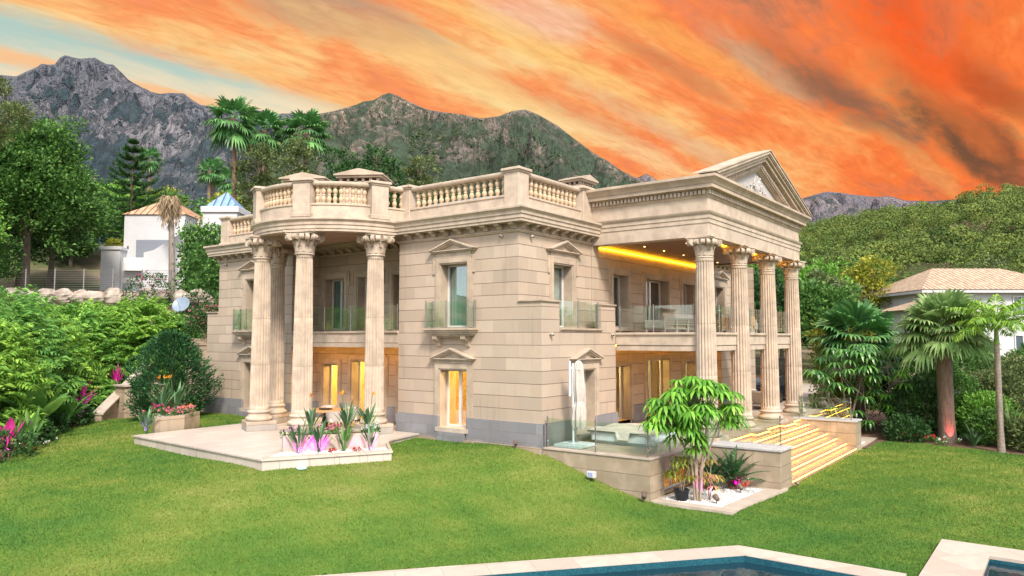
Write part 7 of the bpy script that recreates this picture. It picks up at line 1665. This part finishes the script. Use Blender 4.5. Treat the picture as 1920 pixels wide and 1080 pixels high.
# trees between the garden and the wooded hill
RT = [(52,12,13,5.0,G_OLIVE,'pale olive, just right of the end column'),(47,6,9.5,4.0,G_DARK,'dark, just right of the end column'),(58,10,12.5,5.0,G_LIGHT,'bright, above the dark fan palm'),(63,6,11,4.6,G_LIGHT,'bright, left of the tiled house'),(70,12,12.5,5.4,G_MID,'behind the tiled house on its left'),(45,1,8.5,3.6,G_MID,'low, behind the yellow hedge'),(53,2,9,4.0,G_OLIVE,'low, behind the dark fan palm'),(84,18,13,6,G_LIGHT,'far, above the bright trees'),(78,4,12,5.0,G_YEL,'bright yellowish, at the roof of the tiled house'),(95,8,13,6,G_MID,'far behind the tiled house'),(88,30,14,6.4,G_MID,'far, beside the end column'),(64,22,13,5.6,G_YEL,'yellowish, seen between the columns'),(50,20,11,4.8,G_MID,'seen between the portico columns'),(42,16,9,4.2,G_DARK,'dark, seen between the portico columns'),(105,-6,13,6,G_OLIVE,'far, behind the tiled house roof'),(40,9,8,3.6,G_LIGHT,'near, seen past the car'),(100,26,15,7,G_LIGHT,'farthest, at the foot of the hill'),(56,-18,6.5,3.6,G_MID,'low, at the far right edge'),(46,-8,6.0,3.0,G_MID,'low, behind the stout palm')]
for i, (x,y,h,r,lm,s_) in enumerate(RT): bt('rounded tree on the right, '+s_, x, y, h, r, lm, 120+i, .24, 300, (.50,.25), 'garden_tree', 'trees between the garden and the hill', cr=.9, nl=18, zb=gz(x,y)-.5)
# far woods, read as masses
def wood(name, src, n, tmin, tmax, size, lm, label, seed, gap=None, az=None, quads=70, leaf=.55, thin=0):
    X, Y, Z, T, A = MT[src]; rng = np.random.default_rng(seed); m = MB(); na, nt = X.shape; C = []
    tries = 0
    while len(C) < n and tries < n*12:
        tries += 1; i = rng.integers(1, na-1); j = rng.integers(1, nt-1)
        t_ = T[i,j]
        if not tmin < t_ < tmax: continue
        # equal chance per unit of ground
        if rng.random() > (t_*HILL_R+HILL_R0)/(HILL_R+HILL_R0) and src == 'wooded_hill': continue
        fi, fj = rng.random(), rng.random(); p = [(1-fi)*((1-fj)*Q[i,j]+fj*Q[i,j+1])+fi*((1-fj)*Q[i+1,j]+fj*Q[i+1,j+1]) for Q in (X,Y,Z)]
        if az and not az[0] < math.degrees(A[i,j]) < az[1]: continue
        if gap and fbm(np.array([p[0]*gap]), np.array([p[1]*gap]), seed, 4)[0] > (.10-thin): continue
        C.append(p)
    C = np.array(C); k = len(C); R = size*rng.uniform(.65,1.35,k)
    nb = 4; d = rng.normal(0,1,(k,nb,3))*np.array([.42,.42,.26]); bl = C[:,None,:]+d*R[:,None,None]+np.array([0,0,1.])*R[:,None,None]*.95; br = R[:,None]*rng.uniform(.45,.75,(k,nb))
    bl = bl.reshape(-1,3); br = br.ravel(); q = quads//nb; P = np.repeat(bl,q,0); u = unit(rng.normal(0,1,(len(P),3))); u[:,2] = np.abs(u[:,2])*1.0-.25; P = P+u*np.repeat(br,q)[:,None]*np.array([1,1,.72])
    s = np.repeat(br,q)*leaf*rng.uniform(.5,1.2,len(P)); nn = unit(u+rng.normal(0,.35,u.shape)); t1 = unit(np.cross(nn, rng.normal(0,1,u.shape))); t2 = np.cross(nn, t1)
    k1, k2 = (s*.62)[:,None], (s*.40)[:,None]
    m.add(np.stack([P-t1*k1, P-t2*k2, P+t1*k1, P+t2*k2],1).reshape(-1,3), np.arange(4*len(P)).reshape(-1,4))
    return tag(m.build(name, lm), label, 'wood', kind='stuff')
def pinemat(name, cols, cell):
    m = leafmat(name, cols[0], cols[1], cols[2], .85, .08); t = NT(m.node_tree); b = t.n['Principled BSDF']; g = t.new('ShaderNodeNewGeometry'); p = g.outputs['Position']
    r = t.noise(p, 1/cell, 2, .5); r2 = t.sep(t.voro(p, 1/cell, out='Color'))[0]; q = t.math('ADD', t.math('MULTIPLY', r, .40), t.math('ADD', t.math('MULTIPLY', r2, .45), t.math('MULTIPLY', g.outputs['Random Per Island'], .15)))
    c = t.ramp(q, [(.2, cols[0]), (.45, cols[1]), (.8, cols[2])]); t.l.new(c, b.inputs['Base Color']); return m
PINE = pinemat('pine_crown', [(.040,.075,.018),(.095,.145,.030),(.185,.225,.048)], 5.0); PINE2 = pinemat('far_pine_crown', [(.024,.046,.024),(.050,.080,.036),(.090,.120,.050)], 8.0)
wood('pine_wood', 'wooded_hill', 2500, .02, 1.12, 3.9, PINE, 'dense wood of rounded green pines covering the hill on the right', 3, .012, None, 260, .23)
wood('mountain_wood', 'scrub_mountain', 3600, .12, .50, 2.3, PINE2, 'dark patches of trees on the lower slopes of the middle mountain', 5, .004, (24,45), 16, .9, .03)
wood('slope_wood', 'scrub_mountain', 1500, .0, .14, 3.0, PINE, 'belt of green trees along the foot of the mountains', 9, None, None, 40, .5)
